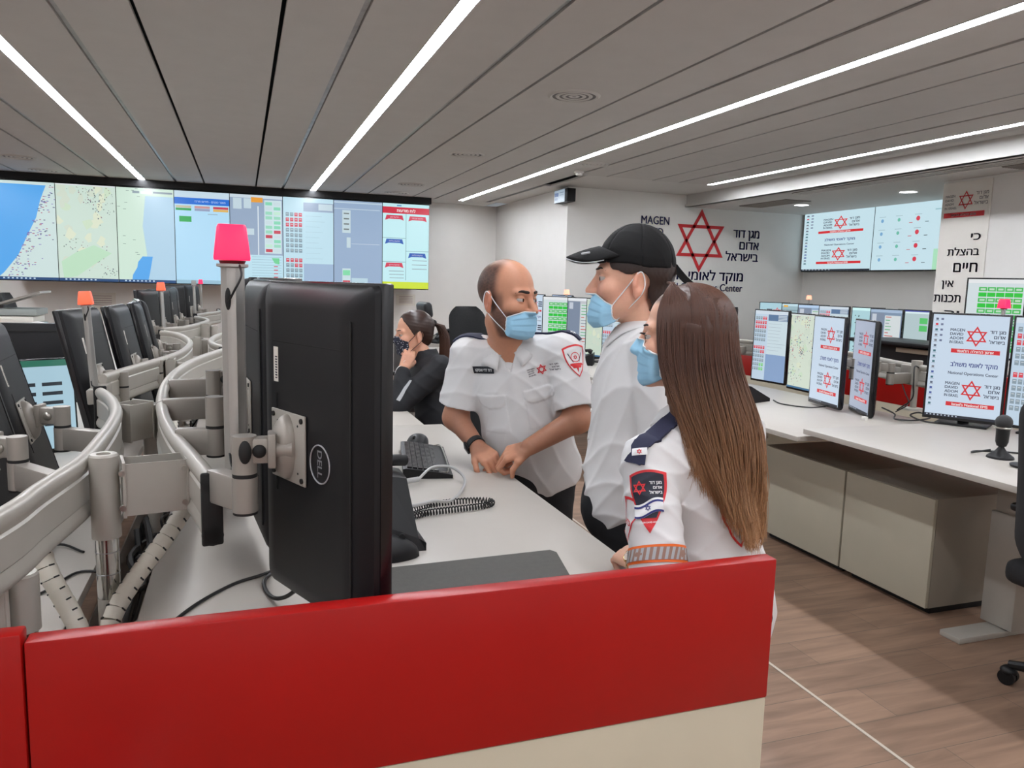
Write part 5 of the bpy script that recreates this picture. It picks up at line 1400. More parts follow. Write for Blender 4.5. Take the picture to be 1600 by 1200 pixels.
def hand_prims(w, u, back, side, curl=(0.5, 0.6, 0.6, 0.65), s=1.0, spread=0.0, thumb=(0.5, 0.3)):
    """w wrist, u finger direction, back = dorsal direction, side +1 if the thumb points along u x back"""
    u = nrm(u); n = nrm(np.array(back, float) - u * (np.array(back, float) @ u)); v = np.cross(u, n) * side
    L = []
    P = lambda a, b_, c: np.array(w, float) + s * (a * u + b_ * v + c * n)
    base = ((0.030, 0.088), (0.010, 0.092), (-0.010, 0.088), (-0.028, 0.080))
    lens = ((0.043, 0.025, 0.020), (0.047, 0.029, 0.021), (0.043, 0.027, 0.020), (0.034, 0.020, 0.018))
    for i, (bv, bu) in enumerate(base):
        L.append((P(0.0, bv * 0.55, 0), P(bu * 0.9, bv, 0.002), 0.0155 * s, 0.0125 * s, 0))
        q = np.array((bu, bv, 0.0)); a = curl[i] * 0.55
        for j in range(3):
            a_prev = a; d = np.array((cos(a), spread * bv * 12, -sin(a))); q2 = q + d * lens[i][j]
            r0, r1 = (0.0092, 0.0085, 0.0078)[j], (0.0086, 0.0078, 0.0066)[j]
            if i == 3: r0 *= 0.88; r1 *= 0.88
            L.append((P(*q), P(*q2), r0 * s, r1 * s, 1 + i)); q = q2; a += curl[i] * (1.15 if j == 0 else 0.8)
    t0, t1, t2, t3 = np.array((0.015, 0.022, -0.006)), np.array((0.045, 0.046, -0.012)), None, None
    t2 = t1 + np.array((cos(thumb[0]), 0.45, -sin(thumb[0]))) * 0.030; t3 = t2 + np.array((cos(thumb[0] + thumb[1]), 0.15, -sin(thumb[0] + thumb[1]))) * 0.026
    L += [(P(*t0), P(*t1), 0.016 * s, 0.0125 * s, 0), (P(*t1), P(*t2), 0.0115 * s, 0.0100 * s, 6), (P(*t2), P(*t3), 0.0100 * s, 0.0080 * s, 6)]
    return L
def hand_sdf(p, L):
    parts = {}
    for a, b_, ra, rb, k in L:
        d = cap(p, a, b_, ra, rb); parts[k] = d if k not in parts else smn(parts[k], d, 0.012 if k == 0 else 0.003)
    d = parts[0]
    for k in parts:
        if k: d = smn(d, parts[k], 0.0045)
    return d
def near(p, c, r):
    return np.linalg.norm(p - np.asarray(c, float), axis=1) < r
def masked(p, c, r, f):
    """evaluate f only close to c, elsewhere a safe distance"""
    dd = np.linalg.norm(p - np.asarray(c, float), axis=1); out = dd - r * 0.8; m = dd < r
    if m.any(): out[m] = f(p[m])
    return out
def folds(p, seed=0, amp=0.003, f=(26, 34, 19)):
    a = seed * 1.7
    w = 0.35 * np.sin(p[:, 0] * 11 + a) + 0.35 * np.sin(p[:, 1] * 13 + 2 * a) + 0.3 * np.sin(p[:, 2] * 9 + a)
    s = np.sin(p @ np.array((f[0], 8.0, f[1])) * 1.0 + 3.4 * w + a)
    t = np.sin(p @ np.array((-f[1] * 0.6, f[0] * 0.8, f[2] * 1.3)) + 4.0 * w + 1.3 + a)
    return amp * (0.6 * (1 - np.abs(s)) ** 2 + 0.5 * (1 - np.abs(t)) ** 2)

M['skin'] = mat('skin', (200, 150, 125), 0.5, attr=True, sss=0.12, spec=0.4, bump=0.12, bscale=700, noise=0.03, nscale=90)
M['shirt'] = mat('white_cotton', (214, 212, 211), 0.8, spec=0.25, bump=0.25, bscale=1100)
M['trousers'] = mat('black_trousers', (20, 20, 24), 0.8, bump=0.3, bscale=800)
M['mask'] = mat('mask_blue', (150, 196, 222), 0.7, spec=0.2, bump=0.2, bscale=1200)
M['maskw'] = mat('mask_white', (222, 226, 228), 0.7)
M['hair'] = mat('hair', (60, 40, 30), 0.38, attr=True, spec=0.45)
M['epaulette'] = mat('navy_epaulette', (34, 36, 62), 0.8, bump=0.4, bscale=700)
M['jacket'] = mat('black_jacket', (22, 23, 28), 0.75, bump=0.3, bscale=600)
M['capcloth'] = mat('black_cap_cloth', (15, 14, 15), 0.75, spec=0.25, bump=0.4, bscale=900)
M['reflect'] = mat('reflective_tape', (168, 170, 172), 0.4)
M['eyew'] = mat('eye_white', (176, 166, 160), 0.3)
M['iris'] = mat('eye_iris', (52, 32, 22), 0.15)
M['brow'] = mat('dark_brow_hair', (36, 26, 22), 0.8)

def make_eyes(fr, s, parent, look=(0, 0), only=None):
    for sx in (-1, 1):
        c = np.array((sx * 0.0315, -0.0755, -0.001))
        b = MB(); M4 = Matrix(((fr[1][0, 0], fr[1][0, 1], fr[1][0, 2], fr[0][0]), (fr[1][1, 0], fr[1][1, 1], fr[1][1, 2], fr[0][1]), (fr[1][2, 0], fr[1][2, 1], fr[1][2, 2], fr[0][2]), (0, 0, 0, 1))) @ Matrix.Diagonal((s, s, s, 1))
        b.sphere(tuple(c), 0.0136, M['eyew'], 20, mtx=M4)
        d = Vector((look[0], -1, look[1])).normalized()
        for k, (r, m) in enumerate(((0.0068, M['iris']), (0.0026, M['rubber']))):
            T = M4 @ Matrix.Translation(Vector(c) + d * (0.0126 + 0.0005 * k)) @ d.to_track_quat('Z', 'Y').to_matrix().to_4x4()
            b.sphere((0, 0, 0), (r, r, 0.0014), m, 16, mtx=T)
        b.build('eye', parent)
def conform(bv, fr, pts, s=1.0, off=0.0015, centre=(0, -0.0, 0)):
    """push head-local points outward onto the surface"""
    out = []
    for q in pts:
        w = wld(np.array(q), fr, s); c = wld(np.array(centre) + np.array((0, 0, q[2] * 0.6)), fr, s)
        d = Vector(w - c).normalized(); h = bv.ray_cast(Vector(c) + d * 0.35, -d, 0.4)
        out.append(h[0] + h[1] * off if h[0] is not None else Vector(w))
    return out
def brows(bv, fr, s, parent, z=0.022, r=0.0032, m=None):
    for sx in (-1, 1):
        pts = [(sx * 0.012, -0.1, z + 0.002), (sx * 0.024, -0.095, z + 0.003), (sx * 0.037, -0.085, z + 0.004), (sx * 0.050, -0.07, z - 0.003)]
        b = MB(); b.tube(smooth_path(conform(bv, fr, pts, s, 0.0003), 5), [r * s * q for q in (0.7, 0.9, 1, 1, 1.05, 1.05, 1, 1, 1, 0.9, 0.85, 0.7, 0.6, 0.5, 0.35, 0.2)], seg=8); b.build('eyebrow', parent, m or M['brow'])
def face_mask(bv, fr, s, parent, m=None, drop=0.0, tilt=0.0, pattern=None, ear_side=(1, -1), name='face_mask', loopm=None, bot=None, ex=0.0):
    """pleated surgical mask with ear loops; drop lowers it below the nose"""
    nu, nv = 41, 33; G = np.zeros((nv, nu, 3))
    for j in range(nv):
        v = j / (nv - 1); z = -0.016 - 0.100 * v * (1 if not drop else 0.92) - drop
        R = np.interp(v, [0, 0.2, 0.45, 0.7, 0.88, 1.0], [0.096, 0.110, 0.109, 0.107, 0.104, 0.088])
        if drop: R = np.interp(v, [0, 0.2, 0.45, 0.7, 0.88, 1.0], [0.103, 0.108, 0.108, 0.107, 0.100, 0.082])
        R += 0.0028 * (((v * 4.2) % 1.0) - 0.5) * (1 if 0.12 < v < 0.86 else 0.2)
        for i in range(nu):
            u = -1 + 2 * i / (nu - 1); ph = u * radians(62)
            nose = (0.010 if not drop else 0.0) * math.exp(-(u / 0.16) ** 2) * math.exp(-((v - 0.10) / 0.22) ** 2)
            x = (0.068 + 0.004 * sin(pi * v)) * sin(ph) / sin(radians(62)) * (1 - 0.10 * abs(2 * v - 1) ** 2 * 0.5)
            y = 0.004 - (R + nose) * (cos(ph) ** 0.75 if cos(ph) > 0 else 0)
            g_ = 0.45 * abs(u) ** 2; zz = (z + (0.010 * (1 - abs(u)) ** 2 * (1 - v) if not drop else 0.0)) * (1 - g_) + (-0.070 - drop) * g_
            c, sn = cos(tilt), sin(tilt); dy, dz = y + 0.02, zz + 0.05
            G[j, i] = (x, -0.02 + dy * c - dz * sn, -0.05 + dy * sn + dz * c)
    W = wld(G.reshape(-1, 3), fr, s).reshape(nv, nu, 3)
    cen = wld(np.array((0, -0.02, -0.06)), fr, s)
    out = np.zeros_like(W)
    for j in range(nv):
        for i in range(nu):
            p = Vector(W[j, i]); c = Vector(wld(np.array((0, -0.015, G[j, i][2] * 0.8)), fr, s)); d = (p - c); L = d.length; d.normalize()
            h = bv.ray_cast(c + d * 0.145 * s, -d, 0.145 * s)
            if h[0] is not None:
                Ls = min((h[0] - c).length + 0.003, L + (0.026 if abs(-1 + 2 * i / (nu - 1)) < 0.6 else 0.010))
                e = 1 - max(0, (abs(-1 + 2 * i / (nu - 1)) - 0.82) / 0.18)
                L = max(L * e + Ls * (1 - e), Ls)
            out[j, i] = c + d * L
    V = out.reshape(-1, 3); Vi = np.array([v + nrm(cen - v) * 0.0014 for v in V])
    F = []
    for j in range(nv - 1):
        for i in range(nu - 1):
            a = j * nu + i; F.append((a, a + 1, a + nu + 1, a + nu)); n = nv * nu; F.append((n + a, n + a + nu, n + a + nu + 1, n + a + 1))
    n = nv * nu
    for i in range(nu - 1): F.append((i, n + i, n + i + 1, i + 1)); a = (nv - 1) * nu + i; F.append((a, a + 1, n + a + 1, n + a))
    for j in range(nv - 1): a = j * nu; F.append((a, a + nu, n + a + nu, n + a)); a = j * nu + nu - 1; F.append((a, n + a, n + a + nu, a + nu))
    t = np_mesh(name, np.concatenate([V, Vi]), np.array(F), parent, m or M['mask'])
    b = MB()
    for row in (0,): b.tube([Vector(out[row, i]) for i in range(nu)], 0.0018, seg=6)
    for sd in (0, nu - 1): b.tube([Vector(out[j, sd]) for j in range(nv)], 0.0020, seg=6)
    b.build('mask_edge', t, M['maskw'] if pattern is None else (m or M['mask']))
    for sx in ear_side:
        col = nu - 1 if sx > 0 else 0
        e1 = wld(np.array((sx * (0.086 - ex), 0.012, 0.019)), fr, s); e2 = wld(np.array((sx * (0.085 - ex), 0.026, -0.008)), fr, s); e3 = wld(np.array((sx * (0.080 - ex), 0.020, -0.038)), fr, s)
        pts = [Vector(out[1, col])]
        m1 = Vector(out[1, col]).lerp(Vector(e1), 0.5); m2 = Vector(out[nv - 2, col]).lerp(Vector(e3), 0.5)
        cc = Vector(fr[0]); 
        pts += [m1 + (m1 - Vector(wld(np.array((0, 0.0, -0.03)), fr, s))).normalized() * 0.004, Vector(e1), Vector(e2), Vector(e3), m2 + (m2 - Vector(wld(np.array((0, 0.0, -0.05)), fr, s))).normalized() * 0.004, Vector(out[nv - 2, col])]
        b = MB(); b.tube(smooth_path(pts, 6), 0.0016, seg=6); b.build('ear_loop', t, loopm or M['maskw'])
    return t

def strands(name, paths, rad, cols, parent, m, tip=0.35):
    """paths (N,T,3): three-sided tapering hairs as one mesh with root-to-tip colours"""
    N, T, _ = paths.shape
    tan = np.gradient(paths, axis=1); tan /= np.linalg.norm(tan, axis=2, keepdims=True) + 1e-9
    ref = np.zeros_like(tan); ref[..., 0] = 0.37; ref[..., 1] = 0.81; ref[..., 2] = 0.2
    s = np.cross(tan, ref); s /= np.linalg.norm(s, axis=2, keepdims=True) + 1e-9; u = np.cross(tan, s)
    tp = np.linspace(0, 1, T); r = rad[:, None] * (1 - (1 - tip) * tp ** 3)[None]
    ring = [paths + (s * cos(2 * pi * k / 3) + u * sin(2 * pi * k / 3)) * r[..., None] for k in range(3)]
    V = np.stack(ring, 2).reshape(-1, 3); C = np.repeat(cols, 3, axis=1).reshape(-1, 3) if cols.ndim == 3 else None
    base = (np.arange(N)[:, None] * T + np.arange(T - 1)[None]) * 3; F = []
    for k in range(3): k2 = (k + 1) % 3; F.append(np.stack([base + k, base + k2, base + 3 + k2, base + 3 + k], -1).reshape(-1, 4))
    return np_mesh(name, V, np.concatenate(F), parent, m, C)

def push_out(paths, sdf, margin=0.004, it=3):
    sh = paths.shape; p = paths.reshape(-1, 3).copy()
    for _ in range(it):
        d = np.concatenate([sdf(c) for c in np.array_split(p, max(1, len(p) // 60000))]); m = d < margin
        if not m.any(): break
        q = p[m]; e = 1e-3; g = np.stack([sdf(q + np.eye(3)[k] * e) - sdf(q - np.eye(3)[k] * e) for k in range(3)], 1)
        g /= np.linalg.norm(g, axis=1, keepdims=True) + 1e-9; p[m] = q + g * np.minimum(margin - d[m], 0.05)[:, None]
    p = p.reshape(sh); s = p.copy()
    for _ in range(3): s[:, 1:-1] = 0.5 * s[:, 1:-1] + 0.25 * (s[:, :-2] + s[:, 2:])
    return s
def hit(bv, px, py):
    o = Vector((0, 0, 1.45)); d = (Vector(at(px, py, 2.0)) - o).normalized(); h = bv.ray_cast(o, d, 12)
    return h
class Decal:
    """flat emblem geometry pressed onto a cloth surface"""
    def __init__(s, bv, px, py, up=(0, 0, 1), flip=False):
        h = hit(bv, px, py); s.bv = bv
        if h[0] is None: h = min((bv.find_nearest(Vector(at(px, py, D / 20))) for D in range(20, 100)), key=lambda q: q[3])
        s.o, s.n = Vector(h[0]), Vector(h[1])
        if s.n.dot(s.o - Vector((0, 0, 1.45))) > 0: s.n = -s.n
        v = Vector(up); s.v = (v - s.n * v.dot(s.n)).normalized(); s.u = s.v.cross(s.n)
        s.b = {}
    def add(s, polys, m, off=0.0012, sub=0.008):
        bm = s.b.setdefault(m.name, (MB(), m))[0].bm
        t = bmesh.new()
        for q in polys:
            try: t.faces.new([t.verts.new((x, y, off)) for x, y in q])
            except ValueError: pass
        bmesh.ops.triangulate(t, faces=t.faces[:], ngon_method='BEAUTY')
        for _ in range(8):
            L = [e for e in t.edges if e.calc_length() > sub]
            if not L: break
            bmesh.ops.subdivide_edges(t, edges=L, cuts=1); bmesh.ops.triangulate(t, faces=t.faces[:], ngon_method='BEAUTY')
        mp = {}
        for v in t.verts:
            p = s.o + s.u * v.co.x + s.v * v.co.y
            h = s.bv.ray_cast(p + s.n * 0.06, -s.n, 0.16)
            q = (h[0] + s.n * off) if h[0] is not None else p + s.n * off
            mp[v] = bm.verts.new(q)
        for f in t.faces:
            try: bm.faces.new([mp[v] for v in f.verts])
            except ValueError: pass
        t.free()
    def text(s, tx, x, y, h, m, align='c', off=0.0018, bold=True, width=None):
        g, f, w = text_geo(tx, bold); sz = h / 0.72; sx = width / w if width else sz
        o = {'c': -w / 2, 'l': 0, 'r': -w}[align] * sx
        s.add([[(x + o + g[i][0] * sx, y + (g[i][1] - 0.36) * sz) for i in q] for q in f], m, off, 0.05)
    def build(s, names, parent):
        first = None
        for i, (k, (b, m)) in enumerate(s.b.items()):
            o = b.build(names[min(i, len(names) - 1)], parent if i == 0 else first, m, smooth=False, normals=False)
            if i == 0: first = o
        return first
def star2(cx, cy, R, t=0.15): return star_polys(cx, cy, R, t)
def shield(w, h, cx=0, cy=0):
    pts = []
    for k in range(13): x = -1 + 2 * k / 12; pts.append((cx + x * w / 2, cy + h / 2 + 0.06 * h * (1 - x * x)))
    for k in range(1, 13): a = k / 13; pts.append((cx + w / 2 * (1 - a ** 2.2), cy + h / 2 - h * a))
    pts.append((cx, cy - h / 2))
    for k in range(12, 0, -1): a = k / 13; pts.append((cx - w / 2 * (1 - a ** 2.2), cy + h / 2 - h * a))
    return pts
def ringpoly(outer, inner):
    n = len(outer); return [[outer[k], outer[(k + 1) % n], inner[(k + 1) % n], inner[k]] for k in range(n)]
def collar(fr, parent, m, r=0.066, zt=0.0, h=0.042, gap=22, spread=1.35, tip=0.055, back=0.01, name='collar', sdf=None):
    """shirt collar around the neck; frame origin at the neck base, X left, Y back"""
    nu, nv = 41, 6; V = []; 
    for j in range(nv):
        v = j / (nv - 1)
        for i in range(nu):
            a = radians(-90 + gap + (360 - 2 * gap) * i / (nu - 1)); fr_ = abs(i / (nu - 1) * 2 - 1)
            lift = 0.018 * (1 - fr_ ** 2)
            if v < 0.3: rr = r; z = zt + lift + 0.030 * (v / 0.3) - 0.012
            else:
                q = (v - 0.3) / 0.7; rr = r + 0.003 + 0.032 * q * spread + (0.012 if fr_ > 0.93 else 0) * q; z = zt + lift + 0.018 - q * (h + (tip - h) * max(0, (fr_ - 0.75) / 0.25)) + 0.004 * sin(pi * q)
            ang = a; V.append((rr * cos(ang) * 1.0, rr * sin(ang) * 0.95 + back * (1 if sin(a) > 0 else -1) * 0.3, z - 0.020 * max(0, -sin(a))))
    V = wld(np.array(V), fr)
    if sdf is not None: V = push_out(V.reshape(nv, nu, 3), sdf, 0.0045, 4).reshape(-1, 3)
    F = [(j * nu + i, j * nu + i + 1, (j + 1) * nu + i + 1, (j + 1) * nu + i) for j in range(nv - 1) for i in range(nu - 1)]
    o = np_mesh(name, V, np.array(F), parent, m); md = o.modifiers.new('thick', 'SOLIDIFY'); md.thickness = 0.0035; md.offset = 0
    return o
def strap_patch(bv, pts, w, parent, name, m, off=0.004, th=0.006, n=14):
    """a band lying on the cloth through world points: pts = centre line, w = half width vector function"""
    P = smooth_path([Vector(p) for p in pts], 6); top = []; 
    for i, p in enumerate(P):
        t = (P[min(i + 1, len(P) - 1)] - P[max(i - 1, 0)]).normalized()
        loc_ = bv.find_nearest(p); nn = loc_[1]; 
        if nn.dot(p - loc_[0]) < 0 and (p - loc_[0]).length > 0.002: nn = nn
        sd = t.cross(nn).normalized(); row = []
        for k in range(5):
            q = p + sd * w * (k / 2 - 1) + nn * 0.03; h = bv.find_nearest(q); row.append((h[0] + h[1] * off, h[1]))
        top.append(row)
    b = MB(); V = []; F = []; R = len(top)
    for row in top: V += [tuple(q + n_ * th * 0.5) for q, n_ in row]
    for row in top: V += [tuple(q - n_ * th * 0.9) for q, n_ in row]
    for i in range(R - 1):
        for k in range(4):
            a = i * 5 + k; F.append((a, a + 1, a + 6, a + 5)); a += R * 5; F.append((a, a + 5, a + 6, a + 1))
    for i in range(R - 1):
        a = i * 5; F.append((a, a + 5, a + 5 + R * 5, a + R * 5)); a = i * 5 + 4; F.append((a, a + R * 5, a + 5 + R * 5, a + 5))
    for k in range(4): F.append((k, k + R * 5, k + 1 + R * 5, k + 1)); a = (R - 1) * 5 + k; F.append((a, a + 1, a + 1 + R * 5, a + R * 5))
    b.raw(V, F); return b.build(name, parent, m, angle=50)
# ================================================================ the standing man
RES = 1.0
def finish(t):
    bpy.context.view_layer.update(); inv = t.matrix_world.inverted()
    for c in kids(t): c.matrix_parent_inverse = inv
def skincol(V, base, fns):
    C = np.tile(np.array(S2L(base)), (len(V), 1))
    for w, col in fns: C = C * (1 - w[:, None]) + np.array(S2L(col)) * w[:, None]
    return C
def sstep(x, a, b): t = np.clip((x - a) / (b - a), 0, 1); return t * t * (3 - 2 * t)
def uarm(p, sh, el, wr, r=(0.050, 0.042, 0.040, 0.027)):
    return smn(cap(p, sh, el, r[0], r[1]), cap(p, el, wr, r[2], r[3]), 0.03)

def man():
    t = empty('person', tuple(at(830, 700, 3.02) * np.array((1, 1, 0))), 0, 'bald bearded man in a white uniform shirt and blue face mask leaning on the desk', 'person')
    H = at(832, 700, 3.00); N = at(797, 546, 2.85); hc = at(793, 466, 2.74)
    cdir = nrm(at(800, 600, 0.01) * 0 - np.array((0.33, 0.943, 0))); rdir = np.array((0.943, -0.33, 0))
    fwd = cdir * cos(radians(8)) - rdir * sin(radians(8)); up = nrm(N - H)
    T = frame(H, fwd, up)
    T = (T[0], np.stack([nrm(np.cross(up, fwd)), -nrm(fwd - up * (fwd @ up)), up], 1)); TL = float(np.linalg.norm(N - H))
    face = cdir * cos(radians(50)) + rdir * sin(radians(50)); HF = frame(hc, face + np.array((0, 0, -0.03)), (0.02, 0.0, 1)); hs = 1.12
    shR, shL = at(733, 552, 2.88), at(882, 548, 2.80)
    elR, elL = at(712, 652, 2.93), at(903, 655, 2.76)
    wrR, wrL = at(746, 698, 2.80), at(826, 699, 2.66)
    hR, hL = at(768, 714, 2.75), at(778, 711, 2.68)
    HR = hand_prims(wrR, hR - wrR + np.array((0, 0, -0.012)), np.array((-0.3, -0.3, 0.9)), 1, (1.45, 1.5, 1.5, 1.5), 0.98, thumb=(0.3, 0.4))
    HL = hand_prims(wrL, hL - wrL + np.array((0, 0, -0.01)), np.array((0.1, -0.45, 0.9)), -1, (1.15, 1.25, 1.3, 1.35), 1.0, thumb=(0.5, 0.6))
    def body(p):
        q = loc(p, T)
        d = smn(ell(q, (0, 0, TL * 0.62), (0.16, 0.105, 0.16)), ell(q, (0, -0.02, TL * 0.2), (0.15, 0.12, 0.18)), 0.04)
        nb = wld(np.array((0, 0.02, -0.075)), HF, hs)
        d = smn(d, cap(p, N - up * 0.06 + T[1][:, 1] * 0.01, nb, 0.066, 0.060), 0.03)
        d = smn(d, cap(p, shR, shL, 0.05, 0.05), 0.04)
        d = np.minimum(d, 9)
        d = smn(d, masked(p, hc, 0.19, lambda z: head_sdf(loc(z, HF, hs)) * hs), 0.018)
        d = smn(d, uarm(p, shR, elR, wrR, (0.052, 0.046, 0.044, 0.029)), 0.02); d = smn(d, uarm(p, shL, elL, wrL, (0.052, 0.047, 0.046, 0.030)), 0.02)
        d = smn(d, masked(p, (hR + wrR) / 2 + (hR - wrR) * 0.3, 0.15, lambda z: hand_sdf(z, HR)), 0.008)
        d = smn(d, masked(p, (hL + wrL) / 2 + (hL - wrL) * 0.3, 0.15, lambda z: hand_sdf(z, HL)), 0.004)
        return d
    lo = np.min([shR, elR, wrR, hR, hc, H], 0) - 0.17; hi = np.max([shR, shL, elL, hc, H], 0) + 0.17
    V, F = surface_net(body, lo, hi, 0.0023 / RES); V = relax(V, F, 1, 0.4)
    q = loc(V, HF, hs); hd = sstep(np.linalg.norm(q, axis=1), 0.17, 0.15)
    nz = 0.5 + 0.5 * np.sin(q[:, 0] * 310 + 3 * np.sin(q[:, 2] * 170)) * np.sin(q[:, 2] * 280 + 2 * np.sin(q[:, 1] * 230))
    back = sstep(q[:, 1], -0.030, 0.004) * sstep(q[:, 2], -0.060, -0.035) * (1 - 0.35 * sstep(q[:, 2], 0.085, 0.115) * sstep(q[:, 1], 0.06, 0.02))
    notear = 1 - sstep(np.abs(q[:, 0]), 0.0765, 0.080)
    hairw = np.clip(back, 0, 1) * notear * hd * (0.80 + 0.1 * nz)
    beard = sstep(q[:, 2], -0.028, -0.048) * sstep(q[:, 1], 0.012, -0.008) * sstep(q[:, 2], -0.135, -0.115) * hd * notear * (0.62 + 0.14 * nz)
    side = sstep(np.abs(q[:, 0]), 0.05, 0.062) * sstep(q[:, 1], 0.008, -0.008) * sstep(q[:, 1], -0.045, -0.028) * sstep(q[:, 2], 0.03, 0.0) * hd * notear * 0.6
    arm = (1 - hd) * sstep(np.minimum(cap(V, elR, wrR, 0.03, 0.03), cap(V, elL, wrL, 0.03, 0.03)), 0.03, 0.01) * 0.42
    C = skincol(V, (190, 134, 106), [(hd * sstep(q[:, 2], 0.08, 0.12) * 0.5, (196, 138, 108)), (np.clip(beard * 1.15, 0, 1), (66, 44, 38)), (np.clip(side, 0, 1), (84, 58, 48)), (np.clip(hairw * 1.12, 0, 1), (70, 48, 40)), (np.clip(arm, 0, 1), (96, 58, 42)), (hd * (1 - notear) * 0.4, (188, 104, 84))])
    body_o = np_mesh('body', V, F, t, M['skin'], C); bv = bvh_of(V, F)
    make_eyes(HF, hs, t, (0.42, 0.0)); brows(bv, HF, hs, t, z=0.021, r=0.0046)
    face_mask(bv, HF, hs, t, drop=0.018)
    # shirt
    nk = N - up * 0.02
    def shirt(p):
        q = loc(p, T)
        d = smn(ell(q, (0, 0.0, TL * 0.66), (0.185, 0.132, 0.155)), ell(q, (0, -0.028, TL * 0.22), (0.176, 0.150, 0.20)), 0.06)
        d = smn(d, ell(q, (0.0, -0.015, -0.08), (0.178, 0.145, 0.17)), 0.05)
        d = smn(d, cap(p, shR, shL, 0.062, 0.062), 0.05)
        d = smn(d, ell(q, (0, 0.012, TL * 0.95), (0.125, 0.075, 0.055)), 0.04)
        hem = -0.155 + 0.018 * np.sin(q[:, 0] * 16)
        d = smx(d, hem - q[:, 2], 0.008)
        for sh, el, k in ((shR, elR, 0.80), (shL, elL, 0.84)):
            a = sh + (el - sh) * 0.02; e = sh + (el - sh) * k; ax = nrm(e - a)
            s_ = cap(p, a, e + ax * 0.06, 0.066, 0.078); s_ = smx(s_, (p - e) @ ax, 0.003)
            inner = cap(p, a, e + ax * 0.06, 0.058, 0.072); s_ = np.maximum(s_, -np.maximum(inner, -((p - e) @ ax) - 0.03))
            d = smn(d, s_, 0.028)
        d = d - folds(p, 1, 0.0055, (20, 30, 15)) - 0.0022 * np.exp(-((q[:, 0]) / 0.017) ** 2) * (q[:, 1] < 0)
        # placket edges and pockets
        fr_ = q[:, 1] < -0.02
        for sx in (-1, 1):
            px, pz = np.abs(q[:, 0] - sx * 0.088), q[:, 2] - TL * 0.62
            pk = (px < 0.052) & (pz < 0.035) & (pz > -0.10) & fr_; fl = (px < 0.055) & (pz < 0.037) & (pz > -0.012 + 0.02 * (px / 0.05) ** 4) & fr_
            d = d - 0.0016 * pk - 0.0026 * fl
        # neck opening with a small v
        cone = cap(p, nk - up * 0.02, nk + up * 0.2, 0.062, 0.088)
        vq = q - np.array((0, -0.10, TL * 0.93)); v = np.maximum(np.abs(vq[:, 0]) - 0.50 * (vq[:, 2] + 0.020), -(vq[:, 2] + 0.020)); v = np.maximum(v, np.abs(q[:, 1] + 0.1) - 0.10)
        d = smx(d, -cone, 0.006); d = smx(d, -v, 0.006)
        return d
    V2, F2 = surface_net(shirt, lo - 0.05, hi + 0.05, 0.0035 / RES); V2 = relax(V2, F2, 1, 0.5)
    shirt_o = np_mesh('uniform_shirt', V2, F2, t, M['shirt']); sb = bvh_of(V2, F2)
    # undershirt in the opening
    b = MB(); b.sphere((0, 0, 0), (0.052, 0.03, 0.03), None, 20, mtx=Matrix.Translation(Vector(wld(np.array((0, -0.066, TL * 0.875)), T)))); b.build('undershirt', t, M['shirt'])
    CF = (N - up * 0.005 + T[1][:, 1] * 0.006, T[1]); collar(CF, shirt_o, M['shirt'], r=0.078, zt=0.016, tip=0.044, spread=1.05, gap=20, sdf=shirt)
    # epaulettes
    for sh, sx, l in ((shR, -1, 'epaulette'), (shL, 1, 'epaulette')):
        a = wld(np.array((sx * 0.085, 0.0, TL * 1.06)), T); e = sh + (sh - N) * 0.28 + np.array((0, 0, 0.03))
        m_ = (a + e) / 2 + np.array((0, 0, 0.03))
        ep = strap_patch(sb, [a, m_, e + np.array((0, 0, 0.01))], 0.029, shirt_o, l, M['epaulette'])
    d = Decal(sb, 894, 522, up=(0.3, 0, 1)); d.add(star2(0, 0, 0.014, 0.2), M['reflect'], 0.009); d.build(['epaulette_star'], shirt_o)
    # name tag, chest emblem, sleeve badge
    upv = tuple(up)
    d = Decal(sb, 757, 578, upv); d.add([[(x, y) for x, y in ((-0.042, -0.013), (0.042, -0.013), (0.042, 0.013), (-0.042, 0.013))]], mat('name_tag_black', (20, 22, 30), 0.5), 0.004)
    d.text('דוד דדי אוסקו', 0, 0, 0.011, M['white_ink'], width=0.068, off=0.005); d.build(['name_tag', 'name_lettering'], shirt_o)
    d = Decal(sb, 846, 577, upv); d.add(star2(0, 0, 0.020, 0.16), M['red_ink'])
    for i, tx in enumerate(('MAGEN', 'DAVID', 'ADOM', 'IN ISRAEL')): d.text(tx, -0.050, 0.011 - 0.0078 * i, 0.0052, M['black_ink'], 'l', width=[0.026, 0.023, 0.022, 0.027][i])
    for i, tx in enumerate(('מגן דוד', 'אדום', 'בישראל')): d.text(tx, 0.050, 0.011 - 0.0095 * i, 0.0062, M['black_ink'], 'r', width=[0.024, 0.018, 0.026][i])
    d.build(['chest_emblem', 'emblem_lettering'], shirt_o)
    d = Decal(sb, 900, 566, tuple(nrm(shL - elL)))
    d.add([shield(0.078, 0.105)], M['white_ink'], 0.0016); d.add(ringpoly(shield(0.084, 0.112), shield(0.074, 0.100)), M['red_ink'], 0.0026)
    circ = lambda cx, cy, r, n=20: [(cx + r * cos(2 * pi * k / n), cy + r * sin(2 * pi * k / n)) for k in range(n)]
    d.add(ringpoly(circ(0, 0.018, 0.018), circ(0, 0.018, 0.0155)) + star2(0, 0.018, 0.009, 0.2), M['red_ink'], 0.0028)
    d.add([[(-0.024, -0.012), (0.024, -0.012), (0.024, -0.004), (0.012, -0.006), (0, -0.008), (-0.012, -0.006), (-0.024, -0.004)], [(-0.02, -0.012), (0.02, -0.012), (0.014, -0.022), (-0.014, -0.022)], [(-0.004, -0.022), (0.004, -0.022), (0, -0.040)]], M['red_ink'], 0.0028)
